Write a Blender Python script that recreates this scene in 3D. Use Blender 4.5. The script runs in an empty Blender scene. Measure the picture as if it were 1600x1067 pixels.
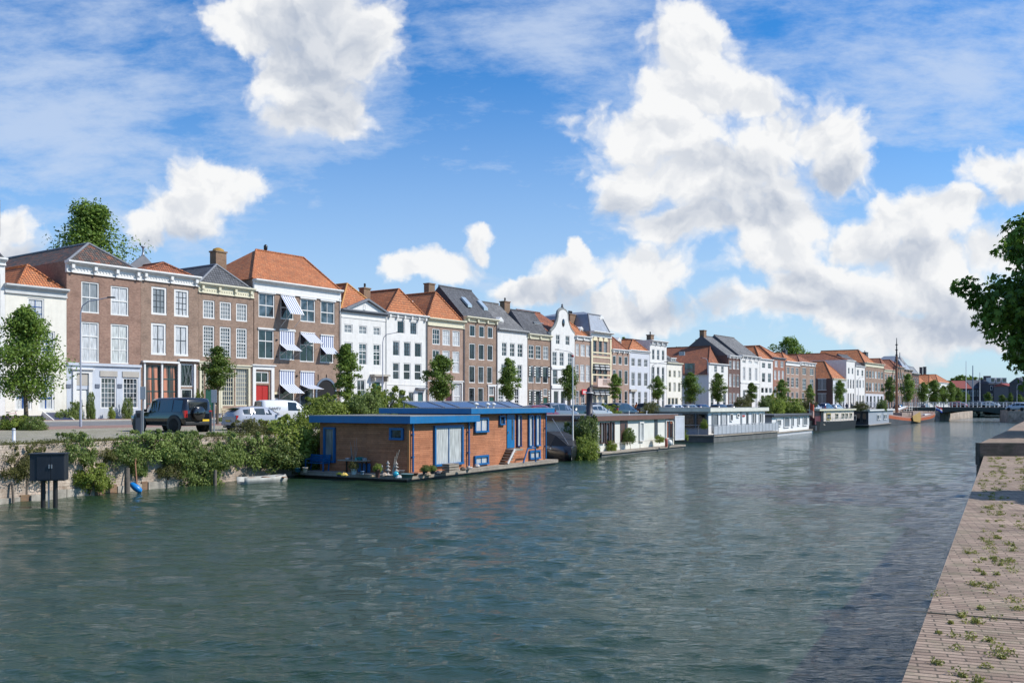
import bpy, math, random
import numpy as np
from mathutils import Vector, Matrix
from mathutils.geometry import tessellate_polygon
random.seed(7); rnd = random.Random(11)
SC = bpy.context.scene
COL = SC.collection
R = math.radians
F, HY, CZ, K = 1456.0, 632.0, 4.0, 1.3       # focal length and horizon of the photograph (1600 px wide), eye above water

# ---------------------------------------------------------------- photograph measures -> places
def ground(px, py, z=0.0):
    Y = (CZ-z)*F/(py-HY); return Vector(((px-800)/F*Y, Y, z))
def at(px, Y, z=0.0):
    return Vector(((px-800)/F*Y, Y, z))
def zat(py, Y): return CZ+(HY-py)*Y/F
class Fr:
    """upright plane through o running along ang; v points back, away from the viewer's side"""
    def __init__(s, o, ang):
        s.o = Vector((o[0], o[1])); s.ang = ang
        s.u = Vector((math.cos(ang), math.sin(ang))); s.v = Vector((-s.u.y, s.u.x))
    def t(s, px, yo=0.0):
        k = (px-800)/F; p = s.o+s.v*yo
        return (k*p.y-p.x)/(s.u.x-k*s.u.y)
    def Y(s, px, yo=0.0): return (s.o+s.v*yo+s.u*s.t(px, yo)).y
    def z(s, px, py, yo=0.0): return zat(py, s.Y(px, yo))
    def yo(s, px, t):
        k = (px-800)/F; p = s.o+s.u*t
        return (k*p.y-p.x)/(s.v.x-k*s.v.y)
    def p(s, t, yo=0.0, z=0.0):
        q = s.o+s.u*t+s.v*yo; return Vector((q.x, q.y, z))
    def sub(s, t, yo=0.0, dang=0.0): 
        q = s.o+s.u*t+s.v*yo; return Fr(q, s.ang+dang)

# ---------------------------------------------------------------- mesh collecting
class MB:
    def __init__(s): s.v=[]; s.f=[]; s.m=[]; s.sm=[]
    def add(s, vs, fs, m=0, smooth=False):
        n=len(s.v); s.v.extend([tuple(v) for v in vs])
        for f in fs: s.f.append([i+n for i in f]); s.m.append(m); s.sm.append(smooth)
        return s
    def box(s, x0,x1,y0,y1,z0,z1,m=0):
        if x0>x1: x0,x1=x1,x0
        if y0>y1: y0,y1=y1,y0
        if z0>z1: z0,z1=z1,z0
        return s.add([(x0,y0,z0),(x1,y0,z0),(x1,y1,z0),(x0,y1,z0),(x0,y0,z1),(x1,y0,z1),(x1,y1,z1),(x0,y1,z1)],
          [(0,3,2,1),(4,5,6,7),(0,1,5,4),(1,2,6,5),(2,3,7,6),(3,0,4,7)],m)
    def quad(s,a,b,c,d,m=0): return s.add([a,b,c,d],[(0,1,2,3)],m)
    def bar(s,a,b,w,h=None,m=0):
        a=Vector(a);b=Vector(b);h=h or w; d=(b-a).normalized()
        up=Vector((0,0,1)) if abs(d.z)<.95 else Vector((1,0,0))
        x=d.cross(up).normalized()*w/2; y=x.cross(d).normalized()*h/2
        vs=[a-x-y,a+x-y,a+x+y,a-x+y,b-x-y,b+x-y,b+x+y,b-x+y]
        return s.add(vs,[(0,1,2,3),(7,6,5,4),(0,4,5,1),(1,5,6,2),(2,6,7,3),(3,7,4,0)],m)
    def tube(s,pts,rad,n=8,m=0,cap=True,smooth=True):
        pts=[Vector(p) for p in pts]; k=len(pts)
        if not hasattr(rad,'__len__'): rad=[rad]*k
        vs=[];fs=[]; ref=None
        for i,p in enumerate(pts):
            d=(pts[min(i+1,k-1)]-pts[max(i-1,0)]).normalized()
            if ref is None: ref=Vector((1,0,0)) if abs(d.x)<.9 else Vector((0,1,0))
            x=(ref-d*ref.dot(d)).normalized(); y=d.cross(x); ref=x
            for j in range(n):
                a=2*math.pi*j/n; vs.append(p+(x*math.cos(a)+y*math.sin(a))*rad[i])
        for i in range(k-1):
            for j in range(n):
                j2=(j+1)%n; fs.append((i*n+j,i*n+j2,(i+1)*n+j2,(i+1)*n+j))
        s.add(vs,fs,m,smooth)
        if cap: s.add(vs[:n],[tuple(reversed(range(n)))],m); s.add(vs[-n:],[tuple(range(n))],m)
        return s
    def lathe(s,prof,c=(0,0,0),n=12,m=0,axis='z',smooth=True):
        vs=[];fs=[];k=len(prof)
        for r,h in prof:
            for j in range(n):
                a=2*math.pi*j/n; x,y=r*math.cos(a),r*math.sin(a)
                q=(x,y,h) if axis=='z' else ((x,h,y) if axis=='y' else (h,x,y))
                vs.append((c[0]+q[0],c[1]+q[1],c[2]+q[2]))
        for i in range(k-1):
            for j in range(n):
                j2=(j+1)%n; fs.append((i*n+j,i*n+j2,(i+1)*n+j2,(i+1)*n+j))
        if prof[0][0]>1e-4: fs.append(tuple(range(n)))
        if prof[-1][0]>1e-4: fs.append(tuple((k-1)*n+j for j in range(n)))
        return s.add(vs,fs,m,smooth)
    def prism(s,poly,y0,y1,m=0,plane='xz'):
        """2-D outline given thickness; plane xz extrudes along y, xy along z, yz along x"""
        def P(p,q): 
            return (p[0],q,p[1]) if plane=='xz' else ((p[0],p[1],q) if plane=='xy' else (q,p[0],p[1]))
        n=len(poly); vs=[P(p,y0) for p in poly]+[P(p,y1) for p in poly]
        tr=tessellate_polygon([[Vector((p[0],p[1],0)) for p in poly]])
        fs=[tuple(t) for t in tr]+[tuple(i+n for i in reversed(t)) for t in tr]
        fs+=[(i,(i+1)%n,(i+1)%n+n,i+n) for i in range(n)]
        return s.add(vs,fs,m)
    def xf(s,M):
        s.v=[tuple(M@Vector(v)) for v in s.v]; return s
def uvs(me):
    nl=len(me.loops); 
    if not nl: return
    lay=me.uv_layers.new(name='uv'); co=np.zeros(len(me.vertices)*3); me.vertices.foreach_get('co',co); co=co.reshape(-1,3)
    li=np.zeros(nl,int); me.loops.foreach_get('vertex_index',li)
    npoly=len(me.polygons); nr=np.zeros(npoly*3); me.polygons.foreach_get('normal',nr); nr=nr.reshape(-1,3)
    tot=np.zeros(npoly,int); me.polygons.foreach_get('loop_total',tot); pn=np.repeat(nr,tot,axis=0)
    h=np.cross([0,0,1.0],pn); ln=np.linalg.norm(h,axis=1); flat=ln<.02
    h[flat]=[1,0,0]; ln[flat]=1; h/=ln[:,None]; w=np.cross(pn,h)
    c=co[li]; uv=np.stack([(c*h).sum(1),(c*w).sum(1)],1)
    lay.data.foreach_set('uv',uv.astype(np.float32).ravel())
def build(name,mb,mats,parent=None,bevel=0,loc=None,rot=None,smooth=False):
    me=bpy.data.meshes.new(name); me.from_pydata(mb.v,[],mb.f)
    if not isinstance(mats,(list,tuple)): mats=[mats]
    for m in mats: me.materials.append(m)
    me.polygons.foreach_set('material_index',mb.m); me.polygons.foreach_set('use_smooth',[bool(q or smooth) for q in mb.sm])
    me.update(); uvs(me)
    o=bpy.data.objects.new(name,me); COL.objects.link(o)
    if parent: o.parent=parent
    if loc is not None: o.location=loc
    if rot is not None: o.rotation_euler=(0,0,rot)
    if bevel:
        b=o.modifiers.new('b','BEVEL'); b.width=bevel; b.segments=2; b.limit_method='ANGLE'
    return o
def tag(o,label,cat,group=None,kind=None):
    o['label']=label
    if cat: o['category']=cat
    if group: o['group']=group
    if kind: o['kind']=kind
    return o
def empty(name,loc,rz,label,cat,group=None):
    o=bpy.data.objects.new(name,None); COL.objects.link(o); o.location=loc; o.rotation_euler=(0,0,rz); o.empty_display_size=.3
    return tag(o,label,cat,group)
def copy_tree(o,parent=None):
    c=o.copy(); COL.objects.link(c); c.parent=parent
    for ch in list(o.children): copy_tree(ch,c)
    return c
def struct(o): o['kind']='structure'; return o

# ---------------------------------------------------------------- materials
class N:
    def __init__(s,nt): s.nt=nt
    def __call__(s,typ,**kw):
        n=s.nt.nodes.new(typ)
        for k,v in kw.items():
            if k=='i':
                for a,b in v.items():
                    if isinstance(b,bpy.types.NodeSocket): s.nt.links.new(b,n.inputs[a])
                    else: n.inputs[a].default_value=b
            else: setattr(n,k,v)
        return n
def lnk(nt,a,b): nt.links.new(a,b)
def c4(c): return (c[0],c[1],c[2],1)
def newmat(name):
    m=bpy.data.materials.new(name); m.use_nodes=True; nt=m.node_tree; nt.nodes.clear(); n=N(nt)
    out=n('ShaderNodeOutputMaterial'); p=n('ShaderNodeBsdfPrincipled'); lnk(nt,p.outputs[0],out.inputs[0])
    return m,nt,n,p
MC={}
def P(name,col,rough=.6,var=.12,vs=1.5,bump=0,bs=20,metal=0,coat=0,spec=.5,weather=0):
    if name in MC: return MC[name]
    m,nt,n,p=newmat(name); MC[name]=m
    tc=n('ShaderNodeTexCoord'); nz=n('ShaderNodeTexNoise',i={'Vector':tc.outputs['Object'],'Scale':vs,'Detail':6.0,'Roughness':.65})
    mp=n('ShaderNodeMapRange',i={0:nz.outputs[0],1:.3,2:.7,3:1-var,4:1+var})
    mx=n('ShaderNodeVectorMath',operation='SCALE',i={0:col[:3],'Scale':mp.outputs[0]})
    last=mx.outputs[0]
    if weather:
        mapn=n('ShaderNodeMapping',i={'Vector':tc.outputs['Object'],'Scale':(3,3,.35)})
        z=n('ShaderNodeTexNoise',i={'Vector':mapn.outputs[0],'Scale':1.3,'Detail':7.0,'Roughness':.7})
        q=n('ShaderNodeMapRange',i={0:z.outputs[0],1:.48,2:.8,3:0.0,4:weather})
        mm=n('ShaderNodeMixRGB',i={0:q.outputs[0],1:last,2:(.16,.15,.12,1)}); last=mm.outputs[0]
    lnk(nt,last,p.inputs['Base Color'])
    p.inputs['Roughness'].default_value=rough; p.inputs['Metallic'].default_value=metal
    p.inputs['Coat Weight'].default_value=coat; p.inputs['Specular IOR Level'].default_value=spec
    p.inputs['Coat Roughness'].default_value=.05
    if bump:
        b=n('ShaderNodeTexNoise',i={'Vector':tc.outputs['Object'],'Scale':bs,'Detail':5.0})
        bm=n('ShaderNodeBump',i={'Height':b.outputs[0],'Strength':bump,'Distance':.02}); lnk(nt,bm.outputs[0],p.inputs['Normal'])
    return m
def bricky(name,c1,c2,mortar,w,h,ms,rough=.85,offset=.5,patch=None,pamt=.5,ps=.35,bump=.3,var=.25,bd=.01,rot=0,usage='UV',loc=(0,0,0)):
    m,nt,n,p=newmat(name); MC[name]=m
    tc=n('ShaderNodeTexCoord'); vec=tc.outputs[usage]
    if rot or loc!=(0,0,0):
        vec=n('ShaderNodeMapping',i={'Vector':vec,'Rotation':(0,0,rot),'Location':loc}).outputs[0]
    b=n('ShaderNodeTexBrick',i={'Vector':vec,'Color1':c4(c1),'Color2':c4(c2),'Mortar':c4(mortar),'Scale':1.0,'Mortar Size':ms,'Mortar Smooth':.3,'Bias':0.0,'Brick Width':w,'Row Height':h})
    b.offset=offset; b.squash=1
    nz=n('ShaderNodeTexNoise',i={'Vector':tc.outputs['Object'],'Scale':ps,'Detail':8.0,'Roughness':.7})
    mp=n('ShaderNodeMapRange',i={0:nz.outputs[0],1:.3,2:.7,3:1-var,4:1+var})
    sc=n('ShaderNodeVectorMath',operation='SCALE',i={0:b.outputs['Color'],'Scale':mp.outputs[0]})
    nf=n('ShaderNodeTexNoise',i={'Vector':tc.outputs['Object'],'Scale':5.0,'Detail':5.0,'Roughness':.8}); mf=n('ShaderNodeMapRange',i={0:nf.outputs[0],1:.3,2:.7,3:.80,4:1.2})
    sc=n('ShaderNodeVectorMath',operation='SCALE',i={0:sc.outputs[0],'Scale':mf.outputs[0]})
    last=sc.outputs[0]
    if patch:
        nz2=n('ShaderNodeTexNoise',i={'Vector':vec,'Scale':ps*3.1,'Detail':9.0,'Roughness':.75,'Distortion':.4})
        q=n('ShaderNodeMapRange',i={0:nz2.outputs[0],1:.5,2:.62,3:0.0,4:pamt})
        mm=n('ShaderNodeMixRGB',i={0:q.outputs[0],1:last,2:c4(patch)}); last=mm.outputs[0]
    lnk(nt,last,p.inputs['Base Color']); p.inputs['Roughness'].default_value=rough
    if bump:
        inv=n('ShaderNodeMath',operation='SUBTRACT',i={0:1.0,1:b.outputs['Fac']})
        bm=n('ShaderNodeBump',i={'Height':inv.outputs[0],'Strength':bump,'Distance':bd}); lnk(nt,bm.outputs[0],p.inputs['Normal'])
    return m
def tiles(name,c1,c2,dark,patch,pamt=.5,w=.24,h=.32,ps=.5):
    return bricky(name,c1,c2,dark,w,h,.035,rough=.8,offset=0.0,patch=patch,pamt=pamt,ps=ps,bump=.9,bd=.05,var=.3)
def stripes(name,c1,c2,period):
    m,nt,n,p=newmat(name); MC[name]=m
    tc=n('ShaderNodeTexCoord'); sx=n('ShaderNodeSeparateXYZ',i={0:tc.outputs['UV']})
    q=n('ShaderNodeMath',operation='MULTIPLY',i={0:sx.outputs[0],1:1/period}); fr=n('ShaderNodeMath',operation='FRACT',i={0:q.outputs[0]})
    g=n('ShaderNodeMath',operation='GREATER_THAN',i={0:fr.outputs[0],1:.5}); mx=n('ShaderNodeMixRGB',i={0:g.outputs[0],1:c4(c1),2:c4(c2)})
    lnk(nt,mx.outputs[0],p.inputs['Base Color']); p.inputs['Roughness'].default_value=.9
    return m
def leafmat(name,c1,c2,trans=.35):
    m=bpy.data.materials.new(name); m.use_nodes=True; nt=m.node_tree; nt.nodes.clear(); n=N(nt); MC[name]=m
    out=n('ShaderNodeOutputMaterial'); g=n('ShaderNodeNewGeometry'); oi=n('ShaderNodeObjectInfo')
    tc=n('ShaderNodeTexCoord'); nz=n('ShaderNodeTexNoise',i={'Vector':tc.outputs['Object'],'Scale':.9,'Detail':2.0})
    a=n('ShaderNodeMath',operation='MULTIPLY_ADD',i={0:g.outputs['Random Per Island'],1:.55,2:-.15})
    b=n('ShaderNodeMath',operation='ADD',i={0:a.outputs[0],1:nz.outputs[0]}); b.use_clamp=True
    mx=n('ShaderNodeMixRGB',i={0:b.outputs[0],1:c4(c1),2:c4(c2)})
    hs=n('ShaderNodeHueSaturation',i={'Color':mx.outputs[0]})
    vr=n('ShaderNodeMapRange',i={0:oi.outputs['Random'],3:.8,4:1.2}); lnk(nt,vr.outputs[0],hs.inputs['Value'])
    p=n('ShaderNodeBsdfPrincipled',i={'Base Color':hs.outputs[0],'Roughness':.5}); p.inputs['Specular IOR Level'].default_value=.3
    t=n('ShaderNodeBsdfTranslucent',i={'Color':hs.outputs[0]})
    ms=n('ShaderNodeMixShader',i={0:trans,1:p.outputs[0],2:t.outputs[0]}); lnk(nt,ms.outputs[0],out.inputs[0])
    return m
def glassmat(name,c,curt=None,wave=18,lo=.55):
    m,nt,n,p=newmat(name); MC[name]=m
    p.inputs['Roughness'].default_value=.04; p.inputs['Specular IOR Level'].default_value=.8
    tc=n('ShaderNodeTexCoord')
    if curt:
        mp=n('ShaderNodeMapping',i={'Vector':tc.outputs['UV'],'Scale':(wave,1.2 if lo>.3 else .12,1)}); nz=n('ShaderNodeTexNoise',i={'Vector':mp.outputs[0],'Scale':1.0,'Detail':3.0})
        r=n('ShaderNodeMapRange',i={0:nz.outputs[0],1:.35 if lo>.3 else .46,2:.65 if lo>.3 else .54,3:lo,4:1.1})
        s=n('ShaderNodeVectorMath',operation='SCALE',i={0:curt,'Scale':r.outputs[0]}); lnk(nt,s.outputs[0],p.inputs['Base Color'])
        p.inputs['Roughness'].default_value=.5; p.inputs['Coat Weight'].default_value=.7; p.inputs['Coat Roughness'].default_value=.03
    else:
        nz=n('ShaderNodeTexNoise',i={'Vector':tc.outputs['Object'],'Scale':1.3,'Detail':4.0})
        r=n('ShaderNodeMapRange',i={0:nz.outputs[0],1:.4,2:.6,3:.4,4:1.8})
        s=n('ShaderNodeVectorMath',operation='SCALE',i={0:c,'Scale':r.outputs[0]}); lnk(nt,s.outputs[0],p.inputs['Base Color'])
    return m
white=P('white_paint',(.72,.715,.69),.55,.06,weather=.2)
whiteb=P('white_render',(.70,.69,.66),.8,.08,weather=.24,bump=.2)
cream=P('cream_render',(.74,.71,.62),.8,.07,weather=.2,bump=.2)
creamp=P('cream_paint',(.66,.62,.46),.55,.05,weather=.15)
paleblue=P('pale_blue_stucco',(.50,.54,.60),.8,.06,weather=.2)
greyw=P('pale_grey_render',(.56,.58,.62),.8,.05,weather=.15)
stone=P('pale_stone',(.42,.39,.33),.85,.15,weather=.3,bump=.5)
darkstone=P('dark_stone',(.10,.10,.11),.8,.15)
brA=bricky('brick_red_brown',(.235,.128,.092),(.32,.19,.14),(.29,.22,.17),.22,.065,.008,patch=(.13,.075,.055),pamt=.35,var=.22)
brB=bricky('brick_dull_brown',(.235,.145,.10),(.31,.20,.145),(.30,.25,.2),.22,.065,.008,patch=(.12,.085,.065),pamt=.4,var=.22)
brC=bricky('brick_pale_pink',(.32,.20,.15),(.38,.25,.19),(.32,.27,.22),.22,.065,.008,patch=(.2,.13,.1),pamt=.3,var=.18)
brD=bricky('brick_dark_plum',(.10,.05,.045),(.15,.075,.06),(.15,.12,.1),.22,.065,.008,patch=(.05,.03,.03),pamt=.4)
brE=bricky('brick_red',(.27,.10,.065),(.33,.14,.09),(.28,.2,.16),.22,.065,.008,patch=(.15,.07,.05),pamt=.3)
chim=bricky('chimney_brick',(.20,.11,.07),(.28,.16,.09),(.2,.16,.12),.22,.07,.01,patch=(.2,.15,.06),pamt=.4)
tOr=tiles('orange_roof_tiles',(.52,.165,.055),(.62,.235,.09),(.13,.045,.025),(.22,.11,.06),.6)
tRd=tiles('old_red_roof_tiles',(.30,.095,.045),(.42,.14,.06),(.07,.03,.02),(.10,.05,.04),.55)
tMix=tiles('mossy_dark_roof_tiles',(.07,.06,.055),(.12,.10,.085),(.02,.02,.02),(.38,.11,.04),.6)
slate=tiles('slate_roof',(.075,.08,.09),(.12,.125,.14),(.03,.03,.035),(.16,.165,.17),.35,w=.3,h=.28)
slateg=tiles('grey_roof_tiles',(.14,.14,.145),(.21,.21,.21),(.05,.05,.05),(.28,.28,.27),.35,w=.3,h=.3)
zinc=P('zinc',(.30,.32,.35),.45,.15,metal=.4)
gD=glassmat('window_glass',(.012,.018,.024)); gD2=glassmat('window_glass_pale',(.05,.065,.08))
gW=glassmat('glass_white_curtain',0,(.58,.59,.60)); gG=glassmat('glass_grey_curtain',0,(.22,.24,.25)); gO=glassmat('glass_orange_curtain',0,(.48,.17,.09),3.2,.04)
gB=glassmat('glass_light_blind',0,(.56,.58,.56),14)
blk=P('black_paint',(.012,.012,.014),.35,.1); dgrey=P('dark_grey_metal',(.05,.055,.06),.45,.15); lead=P('lead',(.18,.19,.21),.6,.15)
green=P('dark_green_paint',(.01,.07,.045),.4,.08); red=P('red_paint',(.42,.02,.015),.45,.08); bluef=P('blue_window_paint',(.015,.07,.24),.4,.08)
beige=P('beige_blind',(.42,.39,.34),.85,.08)
awn=stripes('blue_white_stripes',(.72,.73,.75),(.16,.20,.34),.30); awn2=stripes('grey_white_stripes',(.66,.67,.68),(.1,.12,.17),.30)
shut=stripes('shutter_stripes',(.7,.7,.68),(.02,.03,.03),.3)
bark=P('bark',(.12,.095,.065),.95,.3,vs=8,bump=1,bs=25)
steel=P('galvanised_steel',(.32,.34,.36),.45,.1,metal=.5)
# ---------------------------------------------------------------- sun, sky, camera
SUNV=Vector((.99,-.05,0)).normalized(); SEL=R(43)
sd=Vector((SUNV.x*math.cos(SEL),SUNV.y*math.cos(SEL),math.sin(SEL)))
L=bpy.data.lights.new('sun','SUN'); L.energy=4.4; L.angle=R(.55); L.color=(1,.945,.87)
lo=bpy.data.objects.new('sun',L); COL.objects.link(lo); lo.rotation_euler=(-sd).to_track_quat('-Z','Y').to_euler(); lo.location=sd*60
W=bpy.data.worlds.new('World'); SC.world=W; W.use_nodes=True; nt=W.node_tree; nt.nodes.clear(); n=N(nt)
out=n('ShaderNodeOutputWorld'); bg=n('ShaderNodeBackground'); bg.inputs[1].default_value=.12; lnk(nt,bg.outputs[0],out.inputs[0])
sky=n('ShaderNodeTexSky',sky_type='NISHITA',sun_disc=False,sun_elevation=SEL,sun_rotation=math.atan2(SUNV.x,SUNV.y),altitude=0,air_density=1.0,dust_density=.5,ozone_density=3.5)
hs=n('ShaderNodeHueSaturation',i={'Saturation':1.3,'Value':1.0,'Color':sky.outputs[0]})
skc=n('ShaderNodeVectorMath',operation='MULTIPLY',i={0:hs.outputs[0],1:(.62,1.04,1.24)})
tc=n('ShaderNodeTexCoord'); sx=n('ShaderNodeSeparateXYZ',i={0:tc.outputs['Generated']})
ym=n('ShaderNodeMath',operation='MAXIMUM',i={0:sx.outputs[1],1:.06})
a=n('ShaderNodeMath',operation='DIVIDE',i={0:sx.outputs[0],1:ym.outputs[0]}); b=n('ShaderNodeMath',operation='DIVIDE',i={0:sx.outputs[2],1:ym.outputs[0]})
ab=n('ShaderNodeCombineXYZ',i={0:a.outputs[0],1:b.outputs[0]})
def fb(scale,detail,rough,vec,dist=0): return n('ShaderNodeTexNoise',i={'Vector':vec,'Scale':scale,'Detail':detail,'Roughness':rough,'Distortion':dist})
warp=fb(5.8,7.0,.58,ab.outputs[0])
wv=n('ShaderNodeVectorMath',operation='SUBTRACT',i={0:warp.outputs['Color'],1:(.5,.5,.5)})
wv=n('ShaderNodeVectorMath',operation='MULTIPLY_ADD',i={0:wv.outputs[0],1:(.13,.115,0),2:ab.outputs[0]})
def field(blobs,vec):
    acc=None
    for (px,py,rx,ry) in blobs:
        cx,cy=(px-800)/F,(HY-py)/F; ix,iy=F/rx,F/ry
        q=n('ShaderNodeVectorMath',operation='MULTIPLY_ADD',i={0:vec,1:(ix,iy,0),2:(-cx*ix,-cy*iy,0)})
        l=n('ShaderNodeVectorMath',operation='LENGTH',i={0:q.outputs[0]})
        if acc is None: acc=l.outputs['Value']
        else: acc=n('ShaderNodeMath',operation='SMOOTH_MIN',i={0:acc,1:l.outputs['Value'],2:.25}).outputs[0]
    return acc
big=[(470,15,150,75),(478,105,112,75),(490,175,88,52),(385,35,80,55),(565,45,65,80),
 (335,300,62,40),(285,345,70,36),(225,372,50,28),(22,352,42,38),(20,392,60,34),
 (1090,60,75,70),(1080,135,105,70),(1020,205,125,60),(1180,150,60,45),(1225,205,120,70),(1300,200,60,60),(1100,285,170,70),(980,300,60,70),(1060,355,100,42),(1330,265,70,48),(1200,345,110,42),
 (1530,262,58,42),(1585,285,50,45),(1440,350,85,46),(1490,325,45,32),(1350,385,90,46),(1200,395,80,40),(1450,430,120,60),(1290,440,110,50),(1560,400,80,40),(1440,500,230,45),(1230,480,150,34),
 (735,392,26,24),(690,425,62,26),(635,428,34,22),(912,402,22,22),(890,432,50,26),(1015,425,85,45),(985,480,110,35),(820,455,70,22)]
grey=[(490,70,100,90),(520,150,70,70),(430,200,60,40),(1080,350,150,32),(1130,250,110,30),(1290,275,100,30),(1180,320,110,30),(1330,475,150,34),(1500,490,150,45),(1230,440,60,26),(1420,400,60,22),(1060,480,90,28),(860,460,80,22),(240,390,60,18),(300,372,50,14),(30,400,60,20),(1560,320,50,20),(1450,560,250,40),(980,340,60,30)]
off=n('ShaderNodeVectorMath',operation='ADD',i={0:wv.outputs[0],1:(.008,.017,0)})
def bill(vec):
    x=fb(7.8,9.0,.58,vec); y=n('ShaderNodeTexVoronoi',feature='SMOOTH_F1',voronoi_dimensions='2D',i={'Vector':vec,'Scale':19.0,'Detail':3.0,'Roughness':.55,'Smoothness':.6})
    return n('ShaderNodeMath',operation='MULTIPLY_ADD',i={0:y.outputs['Distance'],1:-.56,2:n('ShaderNodeMath',operation='MULTIPLY',i={0:x.outputs[0],1:1.3}).outputs[0]})
f1=bill(wv.outputs[0]); f1b=bill(off.outputs[0])
D=field(big,wv.outputs[0])
dd=n('ShaderNodeMath',operation='SUBTRACT',i={0:D,1:f1.outputs[0]})
den=n('ShaderNodeMapRange',interpolation_type='SMOOTHSTEP',i={0:dd.outputs[0],1:.98,2:.45,3:0.0,4:1.0})
Gf=field(grey,wv.outputs[0]); f2=fb(6.5,6.0,.55,wv.outputs[0])
gd=n('ShaderNodeMath',operation='MULTIPLY_ADD',i={0:f2.outputs[0],1:-.7,2:Gf})
gm=n('ShaderNodeMapRange',interpolation_type='SMOOTHSTEP',i={0:gd.outputs[0],1:1.15,2:-.2,3:0.0,4:1.0})
rl=n('ShaderNodeMath',operation='SUBTRACT',i={0:f1b.outputs[0],1:f1.outputs[0]})
rl=n('ShaderNodeMapRange',i={0:rl.outputs[0],1:-.22,2:.22,3:-.26,4:.26})
core=n('ShaderNodeMapRange',i={0:dd.outputs[0],1:.6,2:-.4,3:0.0,4:.26})
sh=n('ShaderNodeMath',operation='MULTIPLY_ADD',i={0:gm.outputs[0],1:.66,2:core.outputs[0]})
sh=n('ShaderNodeMath',operation='ADD',i={0:sh.outputs[0],1:rl.outputs[0]}); sh.use_clamp=True
cc=n('ShaderNodeMixRGB',i={0:sh.outputs[0],1:(6.9,6.95,7.0,1),2:(3.5,3.95,4.75,1)})
# thin high veil
vm=n('ShaderNodeMapping',i={'Vector':ab.outputs[0],'Rotation':(0,0,R(-12)),'Scale':(1.2,3.2,1)})
v1=fb(7.0,12.0,.67,vm.outputs[0],.12); v2=fb(1.6,3.0,.5,ab.outputs[0])
vv=n('ShaderNodeMath',operation='MULTIPLY_ADD',i={0:v2.outputs[0],1:.6,2:v1.outputs[0]})
broad=field([(1130,300,300,240),(1430,480,330,150),(1150,470,300,90),(760,440,260,70),(1450,130,330,120),(860,60,200,90),(480,180,190,130),(280,350,170,70),(90,180,200,110)],ab.outputs[0])
bm_=n('ShaderNodeMapRange',interpolation_type='SMOOTHSTEP',i={0:broad,1:1.2,2:.0,3:0.0,4:.22})
vv=n('ShaderNodeMath',operation='ADD',i={0:vv.outputs[0],1:bm_.outputs[0]})
ve=n('ShaderNodeMapRange',interpolation_type='SMOOTHSTEP',i={0:vv.outputs[0],1:.62,2:1.14,3:0.0,4:.74})
hz=n('ShaderNodeMapRange',interpolation_type='SMOOTHSTEP',i={0:b.outputs[0],1:.42,2:0.0,3:0.0,4:.66})
ve2=n('ShaderNodeMath',operation='MAXIMUM',i={0:ve.outputs[0],1:hz.outputs[0]})
m1=n('ShaderNodeMixRGB',i={0:ve2.outputs[0],1:skc.outputs[0],2:(4.6,5.35,6.6,1)})
m2=n('ShaderNodeMixRGB',i={0:den.outputs[0],1:m1.outputs[0],2:cc.outputs[0]})
lnk(nt,m2.outputs[0],bg.inputs[0])
try: W.cycles.sampling_method='MANUAL'; W.cycles.sample_map_resolution=512
except Exception: pass
cam=bpy.data.cameras.new('camera'); co=bpy.data.objects.new('camera',cam); COL.objects.link(co); SC.camera=co
co.location=(0,0,CZ); co.rotation_euler=(R(90),0,0); cam.sensor_width=36; cam.lens=F/1600*36; cam.shift_y=(HY-533.5)/1600; cam.clip_end=6000; cam.clip_start=.1
SC.view_settings.view_transform='Standard'; SC.view_settings.look='None'; SC.view_settings.exposure=.18; SC.view_settings.gamma=1
SC.cycles.max_bounces=6; SC.cycles.transparent_max_bounces=8; SC.cycles.caustics_reflective=False; SC.cycles.caustics_refractive=False

# ---------------------------------------------------------------- ground, quays, water
UA=math.atan2(F,1850-800.)
FC=Fr(ground(104,656,2.7).xy,UA)      # the street front of the houses
def off_of(p): return -(Vector(p[:2])-FC.o).dot(FC.v)   # metres in front of the house fronts
def t_of(p): return (Vector(p[:2])-FC.o).dot(FC.u)
def gz(p): return float(np.interp(off_of(p),[0,4,5,16,23,35],[2.76,2.72,2.6,2.5,2.42,2.3]))
LQ=[(-330,-420),(-54.8,-20.3),(-20.6,28.9),(-17.3,33.7),(-2.7,53.6),(11.9,72.9),(25.4,89.4),(37.5,105.4),(51.5,121.8),(69.9,143.8),(94,172),(105,176),(144,224)]
LQ=[(x,y*K) for x,y in LQ]
asph=P('asphalt',(.16,.16,.165),.9,.25,vs=.4,bump=.4,bs=60)
redpav=bricky('red_brick_paving',(.27,.15,.12),(.33,.19,.15),(.16,.12,.1),.2,.1,.01,usage='Object',patch=(.2,.15,.13),pamt=.4,bump=.2)
cobble=bricky('cobble_paving',(.33,.29,.23),(.40,.36,.29),(.16,.15,.09),.16,.14,.02,usage='Object',patch=(.16,.17,.07),pamt=.6,ps=.6,bump=.5,rot=.3)
earth=P('earth',(.10,.11,.06),.95,.3,vs=.2)
RQN=[(-333.,-500.),(-70,-101),(2.38,4.38),(12.05,18.5),(15.7,23.85)]
RQF=[(15.52,23.85),(24.5,35.5),(30.9,44.1),(40,56),(117,155),(111.5,161),(115,169),(153,216)]
RQN=[(x,y*K) for x,y in RQN]; RQF=[(x,y*K) for x,y in RQF]
def poly(name,pts,z,m):
    tr=tessellate_polygon([[Vector((p[0],p[1],0)) for p in pts]]); mb=MB()
    fs=[]
    for t in tr:
        a_,b_,c_=[Vector(pts[i]) for i in t]
        fs.append(tuple(t) if (b_-a_).cross(c_-a_)>0 else tuple(reversed(t)))
    mb.add([(p[0],p[1],z) for p in pts],fs); return struct(build(name,mb,m))
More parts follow.
